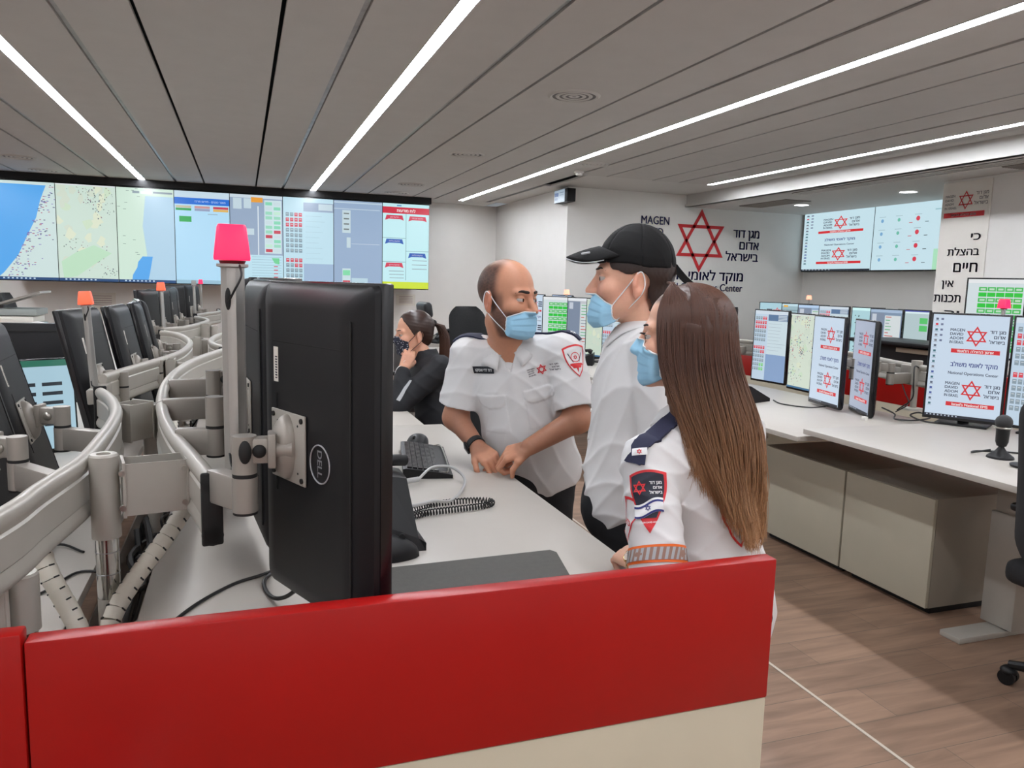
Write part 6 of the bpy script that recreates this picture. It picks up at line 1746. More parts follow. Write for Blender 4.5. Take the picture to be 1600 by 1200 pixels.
    d.add([[(-0.028, 0.034), (-0.025, 0.034), (-0.010, 0.0), (-0.013, 0.0)], [(0.028, 0.034), (0.025, 0.034), (0.010, 0.0), (0.013, 0.0)]], M['black_ink'], 0.0028)
    d.build(['sleeve_badge', 'badge_print', 'badge_print'], shirt_o)
    # trousers
    def legs(p):
        q = loc(p, T); hz = H[2]
        d = ell(p, H - np.array((0, 0, 0.09)), (0.165, 0.14, 0.16))
        for sx in (-1, 1):
            hip = H + T[1][:, 0] * 0.09 * sx - np.array((0, 0, 0.10)); kn = np.array((hip[0], hip[1], 0.42)) - T[1][:, 1] * 0.03; an = np.array((hip[0], hip[1], 0.07)) + T[1][:, 1] * 0.02
            d = smn(d, smn(cap(p, hip, kn, 0.088, 0.068), cap(p, kn, an, 0.068, 0.052), 0.03), 0.03)
        return d - folds(p, 3, 0.003)
    V3, F3 = surface_net(legs, (H[0] - 0.3, H[1] - 0.3, 0.0), (H[0] + 0.3, H[1] + 0.3, H[2] + 0.1), 0.008); np_mesh('trousers', V3, F3, t, M['trousers'])
    for sx in (-1, 1):
        c = H + T[1][:, 0] * 0.09 * sx - T[1][:, 1] * 0.045; b = MB(); b.box((c[0], c[1], 0.04), (0.10, 0.27, 0.08), None, bev=0.035, seg=4, rot=None); b.build('shoe', t, M['black'])
    # watch
    ax = nrm(wrR - elR); c = wrR - ax * 0.015; zq = Vector(ax).to_track_quat('Z', 'Y').to_matrix().to_4x4(); Tm = Matrix.Translation(Vector(c)) @ zq
    b = MB(); b.lathe([(0.0315, -0.012), (0.034, -0.011), (0.034, 0.011), (0.0315, 0.012)], M['rubber'], 30, mtx=Tm, closed=True); w = b.build('wrist_watch', t)
    sd = nrm(at(720, 700, 2.8) - at(746, 698, 2.8)); sd = nrm(sd - ax * (sd @ ax)); vv = np.cross(ax, sd)
    b = MB(); b.box((0, 0, 0), (0.034, 0.038, 0.011), M['blackgloss'], bev=0.004, mtx=Matrix(((vv[0], ax[0], sd[0], c[0] + sd[0] * 0.036), (vv[1], ax[1], sd[1], c[1] + sd[1] * 0.036), (vv[2], ax[2], sd[2], c[2] + sd[2] * 0.036), (0, 0, 0, 1)))); b.build('watch_case', w)
    finish(t); return t
man()

# ================================================================ the boy with the cap
def boy():
    t = empty('person', tuple(at(985, 800, 2.32) * np.array((1, 1, 0))), 0, 'teenage boy in a white shirt and black cap, blue face mask below his nose', 'person')
    hc = at(987, 437, 2.28); H = at(985, 752, 2.34); N = at(1006, 522, 2.33)
    face = np.array((-0.925, 0.375, 0)); HF = frame(hc, face + np.array((0, 0, 0.02)), (0.03, -0.0, 1)); hs = 1.10
    fwd = nrm(np.array((-0.90, 0.30, 0))); up = nrm(N - H + np.array((-0.02, 0, 0))); left = nrm(np.cross(up, fwd))
    T = (H, np.stack([left, -nrm(fwd - up * (fwd @ up)), up], 1)); TL = float(np.linalg.norm(N - H))
    shL = N + left * 0.165 - up * 0.055 + fwd * 0.0; shR = N - left * 0.165 - up * 0.055
    elL = shL - up * 0.27 + fwd * -0.02 + left * 0.03; wrL = elL - up * 0.21 - fwd * 0.02
    elR = shR - up * 0.27 - left * 0.03; wrR = elR - up * 0.21 - fwd * 0.03
    hLp = hand_prims(wrL, wrL - elL, left, 1, (0.4, 0.45, 0.5, 0.5), 0.95); hRp = hand_prims(wrR, wrR - elR, -left, -1, (0.4, 0.45, 0.5, 0.5), 0.95)
    def body(p):
        q = loc(p, T); d = ell(q, (0, 0, TL * 0.75), (0.13, 0.09, 0.14))
        nb = wld(np.array((0, 0.022, -0.07)), HF, hs)
        d = smn(d, cap(p, N - up * 0.05, nb, 0.056, 0.052), 0.025)
        d = smn(d, masked(p, hc, 0.19, lambda z: head_sdf(loc(z, HF, hs), 0.5) * hs), 0.016)
        for sh, el, wr, hp in ((shL, elL, wrL, hLp), (shR, elR, wrR, hRp)):
            d = smn(d, uarm(p, sh, el, wr, (0.04, 0.034, 0.034, 0.023)), 0.02); d = smn(d, masked(p, wr + (wr - el) * 0.35, 0.16, lambda z: hand_sdf(z, hp)), 0.006)
        return d
    lo = np.min([shL, shR, wrL, wrR, hc], 0) - 0.2; hi = np.max([shL, shR, hc, elL], 0) + 0.18
    V, F = surface_net(body, lo, hi, 0.0023 / RES); V = relax(V, F, 1, 0.4)
    q = loc(V, HF, hs); hd = sstep(np.linalg.norm(q, axis=1), 0.17, 0.15)
    ck = np.exp(-((np.abs(q[:, 0]) - 0.045) ** 2 + (q[:, 2] + 0.035) ** 2) / 0.0012) * hd; eye = np.exp(-((np.abs(q[:, 0]) - 0.032) ** 2 + (q[:, 2] + 0.006) ** 2) / 0.0003) * hd * (q[:, 1] < -0.05)
    C = skincol(V, (222, 172, 146), [(0.35 * ck, (214, 140, 120)), (0.35 * eye, (150, 100, 92)), (hd * sstep(np.abs(q[:, 0]), 0.078, 0.085) * 0.4, (220, 140, 118))])
    np_mesh('body', V, F, t, M['skin'], C); bv = bvh_of(V, F)
    make_eyes(HF, hs, t, (0.1, -0.1)); brows(bv, HF, hs, t, r=0.003)
    face_mask(bv, HF, hs, t, drop=0.040, tilt=-0.20)
    # short hair under the cap
    def hair(p):
        q = loc(p, HF, hs); d = ell(q, (0, 0.014, 0.030), (0.083, 0.104, 0.094))
        d = smn(d, ell(q, (0, 0.055, -0.045), (0.058, 0.045, 0.050)), 0.02)
        d = np.maximum(d, -(ell(q, (0, 0.012, 0.035), (0.075, 0.096, 0.086))))
        front = -0.046 - 0.020 * sstep(q[:, 2], 0.0, 0.04)
        d = smx(d, -(q[:, 1] - front), 0.004)
        side = np.maximum(-(q[:, 2] - (0.012 - 0.10 * sstep(q[:, 1], 0.030, 0.050) + 0.010 * sstep(q[:, 1], -0.02, -0.05))), -10)
        d = smx(d, side, 0.004); d = np.maximum(d, -(cap(q, (0.2, 0.012, -0.010), (-0.2, 0.012, -0.010), 0.029, 0.029)) * 1.0)
        return (d - 0.0005 * np.sin(q[:, 1] * 500 + 4 * np.sin(q[:, 2] * 90)) * np.sin(q[:, 2] * 260)) * hs
    V1, F1 = surface_net(hair, hc - 0.18, hc + 0.18, 0.0026); np_mesh('short_hair', V1, F1, t, M['hair'], np.tile(np.array(S2L((48, 34, 30))), (len(V1), 1)))
    # cap: crown + brim + back strap
    def crown(p):
        q = loc(p, HF, hs)
        d = ell(q, (0, 0.010, 0.034), (0.088, 0.106, 0.106)); d = smn(d, ell(q, (0, 0.012, 0.070), (0.066, 0.072, 0.070)), 0.04)
        bot = q[:, 2] - (0.040 - 0.008 * sstep(q[:, 1], -0.02, 0.03)); d = smx(d, -bot, 0.004)
        d = np.maximum(d, -ell(q, (0, 0.010, 0.032), (0.082, 0.100, 0.100)))
        for a in range(6):
            ang = a * pi / 3 + 0.5; d = d + 0.0012 * np.exp(-((q[:, 0] * cos(ang) + (q[:, 1] - 0.016) * sin(ang)) / 0.0018) ** 2)
        return (d - folds(q, 5, 0.0015, (50, 60, 40))) * hs
    V1, F1 = surface_net(crown, hc - 0.2, hc + 0.22, 0.0027); V1 = relax(V1, F1, 1); ball = np_mesh('cap', V1, F1, t, M['capcloth'])
    nu, nv = 25, 9; G = []; 
    for j in range(nv):
        v = j / (nv - 1)
        for i in range(nu):
            u = -1 + 2 * i / (nu - 1); a = u * radians(62)
            L = 0.085 * (1 - abs(u) ** 3.0) ** 0.6 if abs(u) < 1 else 0
            bx, by = 0.086 * sin(a), 0.010 - 0.104 * cos(a)
            G.append((bx * (1 - 0.06 * v), by - L * v, 0.083 - 0.026 * abs(u) ** 2 - (0.020 * v + 0.016 * v * abs(u) ** 2 + 0.012 * v * v) * (1 - abs(u) ** 4)))
    F1 = np.array([(j * nu + i, j * nu + i + 1, (j + 1) * nu + i + 1, (j + 1) * nu + i) for j in range(nv - 1) for i in range(nu - 1)])
    W = wld(np.array(G), HF, hs); br = np_mesh('brim', W, F1, ball, M['capcloth']); md = br.modifiers.new('thick', 'SOLIDIFY'); md.thickness = 0.0045; md.offset = 0
    b = MB(); b.tube([Vector(W[(nv - 1) * nu + i]) + Vector((0, 0, -0.0026)) for i in range(1, nu - 1)], 0.0013, seg=6); b.build('brim_piping', br, M['maskw'])
    c = wld(np.array((0.054, -0.130, 0.062)), HF, hs); fx = Matrix(((HF[1][0, 0], HF[1][0, 1], HF[1][0, 2], c[0]), (HF[1][1, 0], HF[1][1, 1], HF[1][1, 2], c[1]), (HF[1][2, 0], HF[1][2, 1], HF[1][2, 2], c[2]), (0, 0, 0, 1)))
    b = MB(); b.box((0, 0, 0), (0.006, 0.026, 0.006), None, bev=0.0025, mtx=fx @ rotm(radians(12), radians(25), 0)); b.build('brim_tag', br, M['reflect'])
    pts = [wld(np.array(x), HF, hs) for x in ((0.02, 0.108, 0.040), (0.022, 0.122, 0.024), (0.020, 0.140, 0.006), (0.018, 0.158, -0.008))]
    b = MB(); b.tube(smooth_path(pts, 5), 0, None, prof=[(-0.002, -0.010), (0.002, -0.010), (0.002, 0.010), (-0.002, 0.010)]); b.build('cap_strap', ball, M['capcloth'])
    # shirt
    def shirt(p):
        q = loc(p, T)
        d = smn(ell(q, (0, 0, TL * 0.72), (0.170, 0.112, 0.17)), ell(q, (0, -0.012, TL * 0.30), (0.152, 0.118, 0.22)), 0.07)
        d = smn(d, ell(q, (0, -0.006, -0.03), (0.165, 0.130, 0.17)), 0.06)
        d = smn(d, cap(p, shL, shR, 0.052, 0.052), 0.05); d = smn(d, ell(q, (0, 0.008, TL * 0.93), (0.095, 0.064, 0.055)), 0.03)
        hem = -0.195 - 0.035 * np.cos(q[:, 1] * 14) + 0.012 * np.sin(q[:, 0] * 15); d = smx(d, hem - q[:, 2], 0.006)
        for sh, el, wr in ((shL, elL, wrL), (shR, elR, wrR)):
            s_ = smn(cap(p, sh, el, 0.060, 0.052), cap(p, el, el + (wr - el) * 0.92, 0.052, 0.040), 0.02); d = smn(d, s_, 0.018)
        d = d - folds(p, 7, 0.0085, (20, 26, 15)) - 0.0035 * np.sin(q[:, 2] * 26 + 6 * np.sin(q[:, 0] * 9) + 4 * q[:, 1]) * sstep(q[:, 2], 0.2, 0.0)
        d = d - 0.0015 * np.exp(-((q[:, 0]) / 0.015) ** 2) * (q[:, 1] < 0)
        d = smx(d, -cap(p, N - up * 0.03, N + up * 0.2, 0.050, 0.075), 0.006)
        return d
    V2, F2 = surface_net(shirt, lo - 0.05, hi + 0.05, 0.0035 / RES); V2 = relax(V2, F2, 1, 0.5)
    so = np_mesh('white_shirt', V2, F2, t, M['shirt']); collar((N + up * 0.012, T[1]), so, M['shirt'], r=0.060, zt=0.006, h=0.055, tip=0.070, spread=1.2, sdf=shirt)
    sb = bvh_of(V2, F2); h = hit(sb, 977, 716)
    if h[0] is not None:
        b = MB(); b.box(tuple(h[0] + h[1] * 0.003), (0.010, 0.008, 0.016), M['black'], bev=0.002); b.build('button_clip', so)
    b = MB(); bb = []
    for k in range(5):
        z = TL * (0.85 - 0.19 * k); o = wld(np.array((0, -0.3, z)), T); hh = sb.ray_cast(Vector(o), Vector(T[1][:, 1]), 0.4)
        if hh[0] is not None: b2 = MB(); b2.cyl(hh[0], hh[0] + hh[1] * 0.003, 0.0055, seg=14); b2.build('button', so, M['white'])
    b.bm.free()
    def legs(p):
        d = ell(p, H - np.array((0, 0, 0.07)), (0.15, 0.14, 0.15))
        for s in (-1, 1):
            hip = H + left * 0.085 * s - np.array((0, 0, 0.09)); kn = np.array((hip[0], hip[1], 0.44)) + fwd * 0.03; an = np.array((hip[0], hip[1], 0.07)) - fwd * 0.02
            d = smn(d, smn(cap(p, hip, kn, 0.082, 0.060), cap(p, kn, an, 0.060, 0.048), 0.03), 0.03)
        return d - folds(p, 9, 0.003)
    V3, F3 = surface_net(legs, (H[0] - 0.3, H[1] - 0.3, 0), (H[0] + 0.3, H[1] + 0.3, H[2] + 0.1), 0.007); np_mesh('trousers', V3, F3, t, M['trousers'])
    for s in (-1, 1):
        c = H + left * 0.085 * s + fwd * 0.045; a = atan2(fwd[1], fwd[0]); b = MB(); b.box((0, 0, 0.04), (0.26, 0.095, 0.08), None, bev=0.034, seg=4, mtx=Matrix.Translation((c[0], c[1], 0)) @ Matrix.Rotation(a, 4, 'Z')); b.build('shoe', t, M['black'])
    finish(t)
boy()

# ================================================================ the long haired woman
def long_hair(HF, hs, prof, n, seed, cols, rad=0.0011, front=52, asym=None, T=26, endj=0.06, base_r=(0.080, 0.101, 0.094), fwd_fall=False):
    """prof: list of (z below head, cx, cy, ax, ay) sections in head space; strands leave a parting and drape through them"""
    rd = np.random.RandomState(seed); P = np.zeros((n, T, 3)); C = np.zeros((n, T, 3))
    zs = np.array([q[0] for q in prof]); arr = np.array(prof)
    az = rd.uniform(-1, 1, n) * (180 - front); az = np.where(az < 0, az * (130.0 / (180 - front)), az) if fwd_fall else az; az = np.radians(az)   # 0 = back (+Y), +-180 = face
    lay = rd.uniform(0.72, 1.0, n) ** 0.7
    for i in range(n):
        a = az[i]; l = lay[i]; side = 1 if a > 0 else -1
        zend = prof[-1][0] + abs(rd.normal(0, endj)) + (asym(a) if asym else 0)
        e0 = rd.uniform(0.03, 0.65)
        top = np.array((0.004 * side, 0.012 - 0.065 * abs(sin(a)) * (1 if abs(a) > pi / 2 else 0.3), 0.125))
        ph = rd.uniform(0, 6.28) * 0.3 + 3.0 * a; w = rd.uniform(0.002, 0.010); cl = rd.uniform(0.3, 1)
        for k in range(T):
            s = k / (T - 1)
            if s < 0.34:
                e = e0 + (s / 0.34) * (pi / 2 - e0); r = sin(e)
                x = base_r[0] * sin(a) * r * l ** 0.3 + top[0] * (1 - r); y = 0.014 + base_r[1] * cos(a) * r * l ** 0.3 + (top[1] - 0.014) * (1 - r); z = 0.032 + base_r[2] * cos(e) * l ** 0.2
                P[i, k] = (x, y, z)
            else:
                q = (s - 0.34) / 0.66; z = 0.032 + (zend - 0.032) * q
                cx, cy, ax, ay = [np.interp(-z, -zs, arr[:, m]) for m in (1, 2, 3, 4)]
                b_ = min(1, q * 2.2); ax = base_r[0] * (1 - b_) + ax * b_; ay = base_r[1] * (1 - b_) + ay * b_; cy = 0.014 * (1 - b_) + cy * b_; cx *= b_
                wob = w * q * q * 2.2
                if fwd_fall and a > pi / 2: P[i, k] = (cx + ax * sin(a) ** 0.4 * l + wob * sin(9 * q + ph), cy + (ay * 0.98) * cos(a) * (1 - 0.5 * q) + wob * cos(7 * q + ph), z)
                else: P[i, k] = (cx + ax * sin(a) * l + wob * sin(9 * q + ph), cy + ay * cos(a) * l + wob * cos(7 * q + ph * 1.3), z)
            tt = np.clip((-0.06 - P[i, k, 2]) / 0.36, 0, 1)
            C[i, k] = np.array(cols[0]) * (1 - tt) + np.array(cols[1]) * tt
        C[i] *= (0.62 + 0.7 * cl)
    return wld(P.reshape(-1, 3), HF, hs).reshape(P.shape), np.full(n, rad), C

def woman():
    t = empty('person', tuple(at(1110, 880, 1.86) * np.array((1, 1, 0))), 0, 'woman with very long brown hair in a white uniform shirt, seen from behind', 'person')
    hc = at(1071, 528, 1.76); N = at(1098, 652, 1.78); H = at(1112, 905, 1.84)
    face = nrm(np.array((-0.83, 0.56, 0.02))); HF = frame(hc, face, (0.02, 0.0, 1)); hs = 1.0
    fwd = nrm(np.array((-0.20, 0.98, 0))); up = nrm(N - H + np.array((-0.02, 0.01, 0))); left = nrm(np.cross(up, fwd))
    T = (H, np.stack([left, -nrm(fwd - up * (fwd @ up)), up], 1)); TL = float(np.linalg.norm(N - H))
    shL = N + left * 0.165 - up * 0.065 + fwd * 0.01; shR = N - left * 0.108 - up * 0.07
    elL = at(1030, 908, 1.63); wrL = at(998, 878, 1.75); hL = at(970, 860, 1.84)
    elR = shR - up * 0.22 + fwd * 0.07 + left * 0.03; wrR = elR + fwd * 0.10 + left * 0.10 - up * 0.08
    HP = hand_prims(wrL, hL - wrL, np.array((-0.35, -0.5, 0.8)), 1, (0.75, 0.8, 0.9, 0.95), 0.90); HQ = hand_prims(wrR, wrR - elR, np.array((0, 0, 1.0)), -1, (0.6, 0.65, 0.7, 0.7), 0.88)
    def body(p):
        q = loc(p, T); d = ell(q, (0, 0, TL * 0.72), (0.12, 0.08, 0.14)); nb = wld(np.array((0, 0.02, -0.07)), HF, hs)
        d = smn(d, cap(p, N - up * 0.05, nb, 0.050, 0.048), 0.025)
        d = smn(d, masked(p, hc, 0.19, lambda z: head_sdf(loc(z, HF, hs), 1.0, False) * hs), 0.016)
        d = smn(d, uarm(p, shL, elL, wrL, (0.042, 0.036, 0.036, 0.024)), 0.02); d = smn(d, uarm(p, shR, elR, wrR, (0.042, 0.036, 0.036, 0.024)), 0.02)
        d = smn(d, masked(p, hL, 0.15, lambda z: hand_sdf(z, HP)), 0.006); d = smn(d, masked(p, wrR + fwd * 0.06, 0.15, lambda z: hand_sdf(z, HQ)), 0.006)
        return d
    allp = [shL, shR, elL, wrL, hL, elR, wrR + fwd * 0.15, hc]; lo = np.min(allp, 0) - 0.16; hi = np.max(allp, 0) + 0.16
    V, F = surface_net(body, lo, hi, 0.0023 / RES); V = relax(V, F, 1, 0.4)
    q = loc(V, HF, hs); hd = sstep(np.linalg.norm(q, axis=1), 0.17, 0.15); ck = np.exp(-((np.abs(q[:, 0]) - 0.045) ** 2 + (q[:, 2] + 0.03) ** 2) / 0.0012) * hd
    np_mesh('body', V, F, t, M['skin'], skincol(V, (214, 166, 140), [(0.3 * ck, (212, 134, 116)), (hd * sstep(q[:, 2], 0.070, 0.085) * sstep(q[:, 1], -0.085, -0.070), (84, 55, 43))])); bv = bvh_of(V, F)
    make_eyes(HF, hs, t, (0.0, -0.15)); brows(bv, HF, hs, t, r=0.0026)
    b = MB()
    for k in range(9):
        c = wld(np.array((0.0315 + 0.004 * (k - 4) * 0.8, -0.0905 + 0.0004 * (k - 4) ** 2, 0.004 - 0.0006 * (k - 4))), HF, hs); e = wld(np.array((0.0315 + 0.0062 * (k - 4) * 0.8, -0.101, 0.007)), HF, hs); b.cyl(c, e, 0.0006, 0.0002, seg=5)
    b.build('eyelashes', t, M['brow'])
    face_mask(bv, HF, hs, t, ex=0.013)
    # shirt
    def shirt(p):
        q = loc(p, T)
        d = smn(ell(q, (0, 0.004, TL * 0.74), (0.130, 0.108, 0.155)), ell(q, (0, 0.0, TL * 0.30), (0.122, 0.105, 0.20)), 0.06)
        d = smn(d, ell(q, (0, -0.055, TL * 0.62), (0.12, 0.07, 0.07)), 0.05); d = smn(d, ell(q, (0, 0.01, -0.05), (0.142, 0.125, 0.18)), 0.06)
        d = smn(d, cap(p, shL, shR, 0.050, 0.050), 0.05); d = smn(d, ell(q, (0, 0.008, TL * 0.94), (0.10, 0.06, 0.05)), 0.03)
        d = smx(d, -0.19 - q[:, 2], 0.006)
        for sh, el, k in ((shL, elL, 0.93), (shR, elR, 0.9)):
            e = sh + (el - sh) * k; ax = nrm(e - sh); s_ = cap(p, sh, e + ax * 0.06, 0.060, 0.058); s_ = smx(s_, (p - e) @ ax, 0.003)
            inner = cap(p, sh, e + ax * 0.06, 0.053, 0.052); s_ = np.maximum(s_, -np.maximum(inner, -((p - e) @ ax) - 0.03)); d = smn(d, s_, 0.022)
        d = d - folds(p, 13, 0.0065, (24, 30, 18))
        # armhole seam
        r = np.abs(np.linalg.norm(p - (shL + (elL - shL) * 0.12 - left * 0.02), axis=1) - 0.085); d = d + 0.0016 * np.exp(-(r / 0.003) ** 2) * (((p - shL) @ left) < 0.04)
        return smx(d, -cap(p, N - up * 0.03, N + up * 0.2, 0.046, 0.07), 0.006)
    V2, F2 = surface_net(shirt, lo - np.array((0.05, 0.05, 0.25)), hi + 0.05, 0.0035 / RES); V2 = relax(V2, F2, 1, 0.5)
    so = np_mesh('uniform_shirt', V2, F2, t, M['shirt']); sb = bvh_of(V2, F2)
    collar((N + up * 0.014, T[1]), so, M['shirt'], r=0.058, zt=0.0, h=0.045, sdf=shirt)
    a = N + left * 0.050 + up * 0.02 - fwd * 0.02; e = shL + left * 0.030 + up * 0.055 - fwd * 0.028
    strap_patch(sb, [a, (a + e) / 2 + up * 0.03, e, shL + left * 0.072 + up * 0.022 - fwd * 0.028], 0.029, so, 'epaulette', M['epaulette'], n=18)
    d = Decal(sb, 1000, 706, tuple(up)); R4 = [(-0.017, -0.008), (0.017, -0.008), (0.017, 0.008), (-0.017, 0.008)]
    d.add([R4], M['white_ink'], 0.0085); d.add(star2(0, 0, 0.0065, 0.2), M['red_ink'], 0.0095); d.build(['rank_label', 'rank_star'], so)
    aup = tuple(nrm(shL - elL + 0.10 * up))
    d = Decal(sb, 1013, 786, aup); w, hgt = 0.070, 0.118
    d.add([shield(w + 0.010, hgt + 0.010)], M['red_ink'], 0.0014); sh_ = shield(w, hgt); 
    d.add([[p for p in sh_ if p[1] >= -0.034] ], mat('badge_navy', (28, 30, 46), 0.6), 0.0034, 0.005)
    wave = lambda y, x: y + 0.007 * sin(x * 75)
    X = [-w / 2 + 0.004 + (w - 0.008) * k / 12 for k in range(13)]
    d.add([[(X[k], wave(0.004, X[k])), (X[k + 1], wave(0.004, X[k + 1])), (X[k + 1], wave(-0.026, X[k + 1])), (X[k], wave(-0.026, X[k]))] for k in range(12)], M['white_ink'], 0.0046, 0.005)
    for y in (-0.0005, -0.0215): d.add([[(X[k], wave(y, X[k])), (X[k + 1], wave(y, X[k + 1])), (X[k + 1], wave(y - 0.0045, X[k + 1])), (X[k], wave(y - 0.0045, X[k]))] for k in range(12)], M['navy_ink'], 0.0056, 0.005)
    d.add(star2(0, -0.011, 0.007, 0.17), M['navy_ink'], 0.0058); d.add(star2(-0.016, 0.033, 0.016, 0.15), M['red_ink'], 0.0050)
    for i, tx in enumerate(('מגן דוד', 'אדום', 'בישראל')): d.text(tx, 0.030, 0.043 - 0.0105 * i, 0.0070, M['white_ink'], 'r', off=0.0056, width=[0.024, 0.017, 0.025][i])
    d.text('MAGEN DAVID ADOM', 0, -0.041, 0.0034, M['white_ink'], off=0.0050, width=0.040)
    d.build(['sleeve_badge', 'badge_print', 'badge_print', 'badge_print'], so)
    # reflective band round the sleeve
    axv = nrm(elL - shL); orange = mat('orange_band', (232, 106, 30), 0.6)
    def band(k0, k1, m, off, name, par, slats=False):
        b = MB(); c0 = shL + (elL - shL) * k0; c1 = shL + (elL - shL) * k1; s = nrm(np.cross(axv, (0.2, 0.3, 1.0))); u = np.cross(axv, s); n = 60; ring = []
        for c in (c0, (c0 + c1) / 2, c1):
            row = []
            for k in range(n):
                dr = s * cos(2 * pi * k / n) + u * sin(2 * pi * k / n); h = sb.ray_cast(Vector(c + dr * 0.13), Vector(-dr), 0.12)
                row.append((h[0] + Vector(dr) * off) if h[0] is not None and (h[0] - Vector(c)).length < 0.09 else Vector(c + dr * 0.062))
            ring.append(row)
        V = [tuple(v) for r in ring for v in r]; F = [(j * n + k, j * n + (k + 1) % n, (j + 1) * n + (k + 1) % n, (j + 1) * n + k) for j in range(2) for k in range(n)]
        if slats: V = V; F = [(k, (k + 1) % n, 2 * n + (k + 2) % n, 2 * n + (k + 1) % n) for k in range(0, n, 2)]
        b.raw(V, F); return b.build(name, par, m, smooth=True)
    bo = band(0.735, 0.875, orange, 0.0022, 'sleeve_band', so); band(0.755, 0.855, mat('band_taupe', (150, 118, 104), 0.6), 0.0034, 'band_fabric', bo); band(0.757, 0.853, M['reflect'], 0.0044, 'band_stripes', bo, True)
    # back badge peeking out
    d = Decal(sb, 1153, 832, tuple(up)); d.add(ringpoly(shield(0.08, 0.11, 0, 0.02), shield(0.066, 0.094, 0, 0.02)), M['red_ink'], 0.002); d.build(['back_badge'], so)
    d = Decal(sb, 982, 815, tuple(up)); d.add(ringpoly(shield(0.05, 0.09), shield(0.043, 0.080)), M['red_ink'], 0.002); d.text('מדא', 0, 0, 0.012, M['red_ink']); d.build(['front_badge', 'badge_print'], so)
    def legs(p):
        d = ell(p, H - np.array((0, 0, 0.06)), (0.155, 0.14, 0.15))
        for s in (-1, 1):
            hip = H + left * 0.085 * s - np.array((0, 0, 0.08)); kn = np.array((hip[0], hip[1], 0.42)) + fwd * 0.03; an = np.array((hip[0], hip[1], 0.07)) - fwd * 0.02
            d = smn(d, smn(cap(p, hip, kn, 0.080, 0.058), cap(p, kn, an, 0.058, 0.045), 0.03), 0.03)
        return d - folds(p, 9, 0.003)
    V3, F3 = surface_net(legs, (H[0] - 0.3, H[1] - 0.3, 0), (H[0] + 0.3, H[1] + 0.3, H[2] + 0.1), 0.008); np_mesh('trousers', V3, F3, t, M['trousers'])
    for s in (-1, 1):
        c = H + left * 0.085 * s + fwd * 0.045; a = atan2(fwd[1], fwd[0]); b = MB(); b.box((0, 0, 0.035), (0.24, 0.085, 0.07), None, bev=0.03, seg=4, mtx=Matrix.Translation((c[0], c[1], 0)) @ Matrix.Rotation(a, 4, 'Z')); b.build('shoe', t, M['black'])
    # gold watch
    gold = mat('watch_gold', (206, 160, 96), 0.25, metal=0.9)
    ax = nrm(wrL - elL); c = wrL - ax * 0.005; Tm = Matrix.Translation(Vector(c)) @ Vector(ax).to_track_quat('Z', 'Y').to_matrix().to_4x4()
    b = MB()
    for k in range(22): 
        a = 2 * pi * k / 22; b.box((0.0285 * cos(a), 0.0285 * sin(a), 0), (0.005, 0.0072, 0.017), gold, rot=(0, 0, a), bev=0.0012, seg=1, mtx=Tm)
    w_ = b.build('wrist_watch', t)
    sd = nrm(np.array((-0.55, -0.75, 0.35))); sd = nrm(sd - ax * (sd @ ax)); vv = np.cross(ax, sd); TT = Matrix(((vv[0], ax[0], sd[0], c[0] + sd[0] * 0.031), (vv[1], ax[1], sd[1], c[1] + sd[1] * 0.031), (vv[2], ax[2], sd[2], c[2] + sd[2] * 0.031), (0, 0, 0, 1)))
    b = MB(); b.lathe([(0, -0.004), (0.017, -0.004), (0.018, 0.002), (0.0155, 0.004), (0.0145, 0.003), (0, 0.003)], gold, 30, mtx=TT); b.cyl((0, 0, 0.003), (0, 0, 0.0036), 0.0143, m=mat('dial_pearl', (214, 190, 176), 0.3), mtx=TT); b.box((0, 0.004, 0.0042), (0.001, 0.009, 0.0006), M['rubber'], mtx=TT); b.build('watch_case', w_)
    # hair: solid core plus strands
    prof = [(0.03, 0, 0.014, 0.090, 0.112), (-0.06, 0.0, 0.028, 0.098, 0.118), (-0.13, 0.0, 0.045, 0.108, 0.122), (-0.20, -0.004, 0.066, 0.120, 0.122), (-0.28, -0.008, 0.088, 0.122, 0.108), (-0.36, -0.010, 0.110, 0.114, 0.092), (-0.43, -0.006, 0.130, 0.098, 0.074), (-0.47, 0.0, 0.142, 0.086, 0.060)]
    dark, gol = S2L((84, 55, 43)), S2L((172, 128, 90))
    pa, ra, co = long_hair(HF, hs, prof, 5200, 3, (dark, gol), rad=0.00100, front=38, asym=lambda a: 0.11 * max(0, (a - 1.0)) if a > 0 else 0.02 * abs(a), T=30, fwd_fall=True)
    pa = push_out(pa, lambda z: shirt(z), 0.005); pa = push_out(pa, lambda z: masked(z, hc, 0.16, lambda y: head_sdf(loc(y, HF, hs), 1.0, False) * hs), 0.003, 2)
    ho = strands('long_hair', pa, ra, co, t, M['hair'])
    def core(p):
        q = loc(p, HF, hs); z = q[:, 2]; zz = -np.array([r[0] for r in prof]); A = np.array(prof)
        cx, cy, ax_, ay = [np.interp(-z, zz, A[:, m]) for m in (1, 2, 3, 4)]
        body_ = (np.sqrt(((q[:, 0] - cx) / (ax_ * 0.86)) ** 2 + ((q[:, 1] - cy) / (ay * 0.86)) ** 2) - 1) * np.minimum(ax_, ay) * 0.86
        body_ = np.maximum(body_, np.maximum(z - 0.03, -0.33 - z)); d = smn(body_, ell(q, (0, 0.014, 0.032), (0.079, 0.100, 0.093)), 0.01)
        ang = np.arctan2(q[:, 0], q[:, 1] - 0.014); cut = (np.abs(ang) - radians(128)) * 0.08
        d = np.maximum(d, np.where(z < 0.09, cut, -1)); d = np.maximum(d, -(np.sqrt((q[:, 0] / 0.062) ** 2 + ((q[:, 1] + 0.02) / 0.075) ** 2) - 1) * 0.06 * (z < -0.02) - 10 * (z >= -0.02))
        return np.maximum(d * hs + 0.0012 * np.sin(ang * 90), 0.002 - shirt(p))
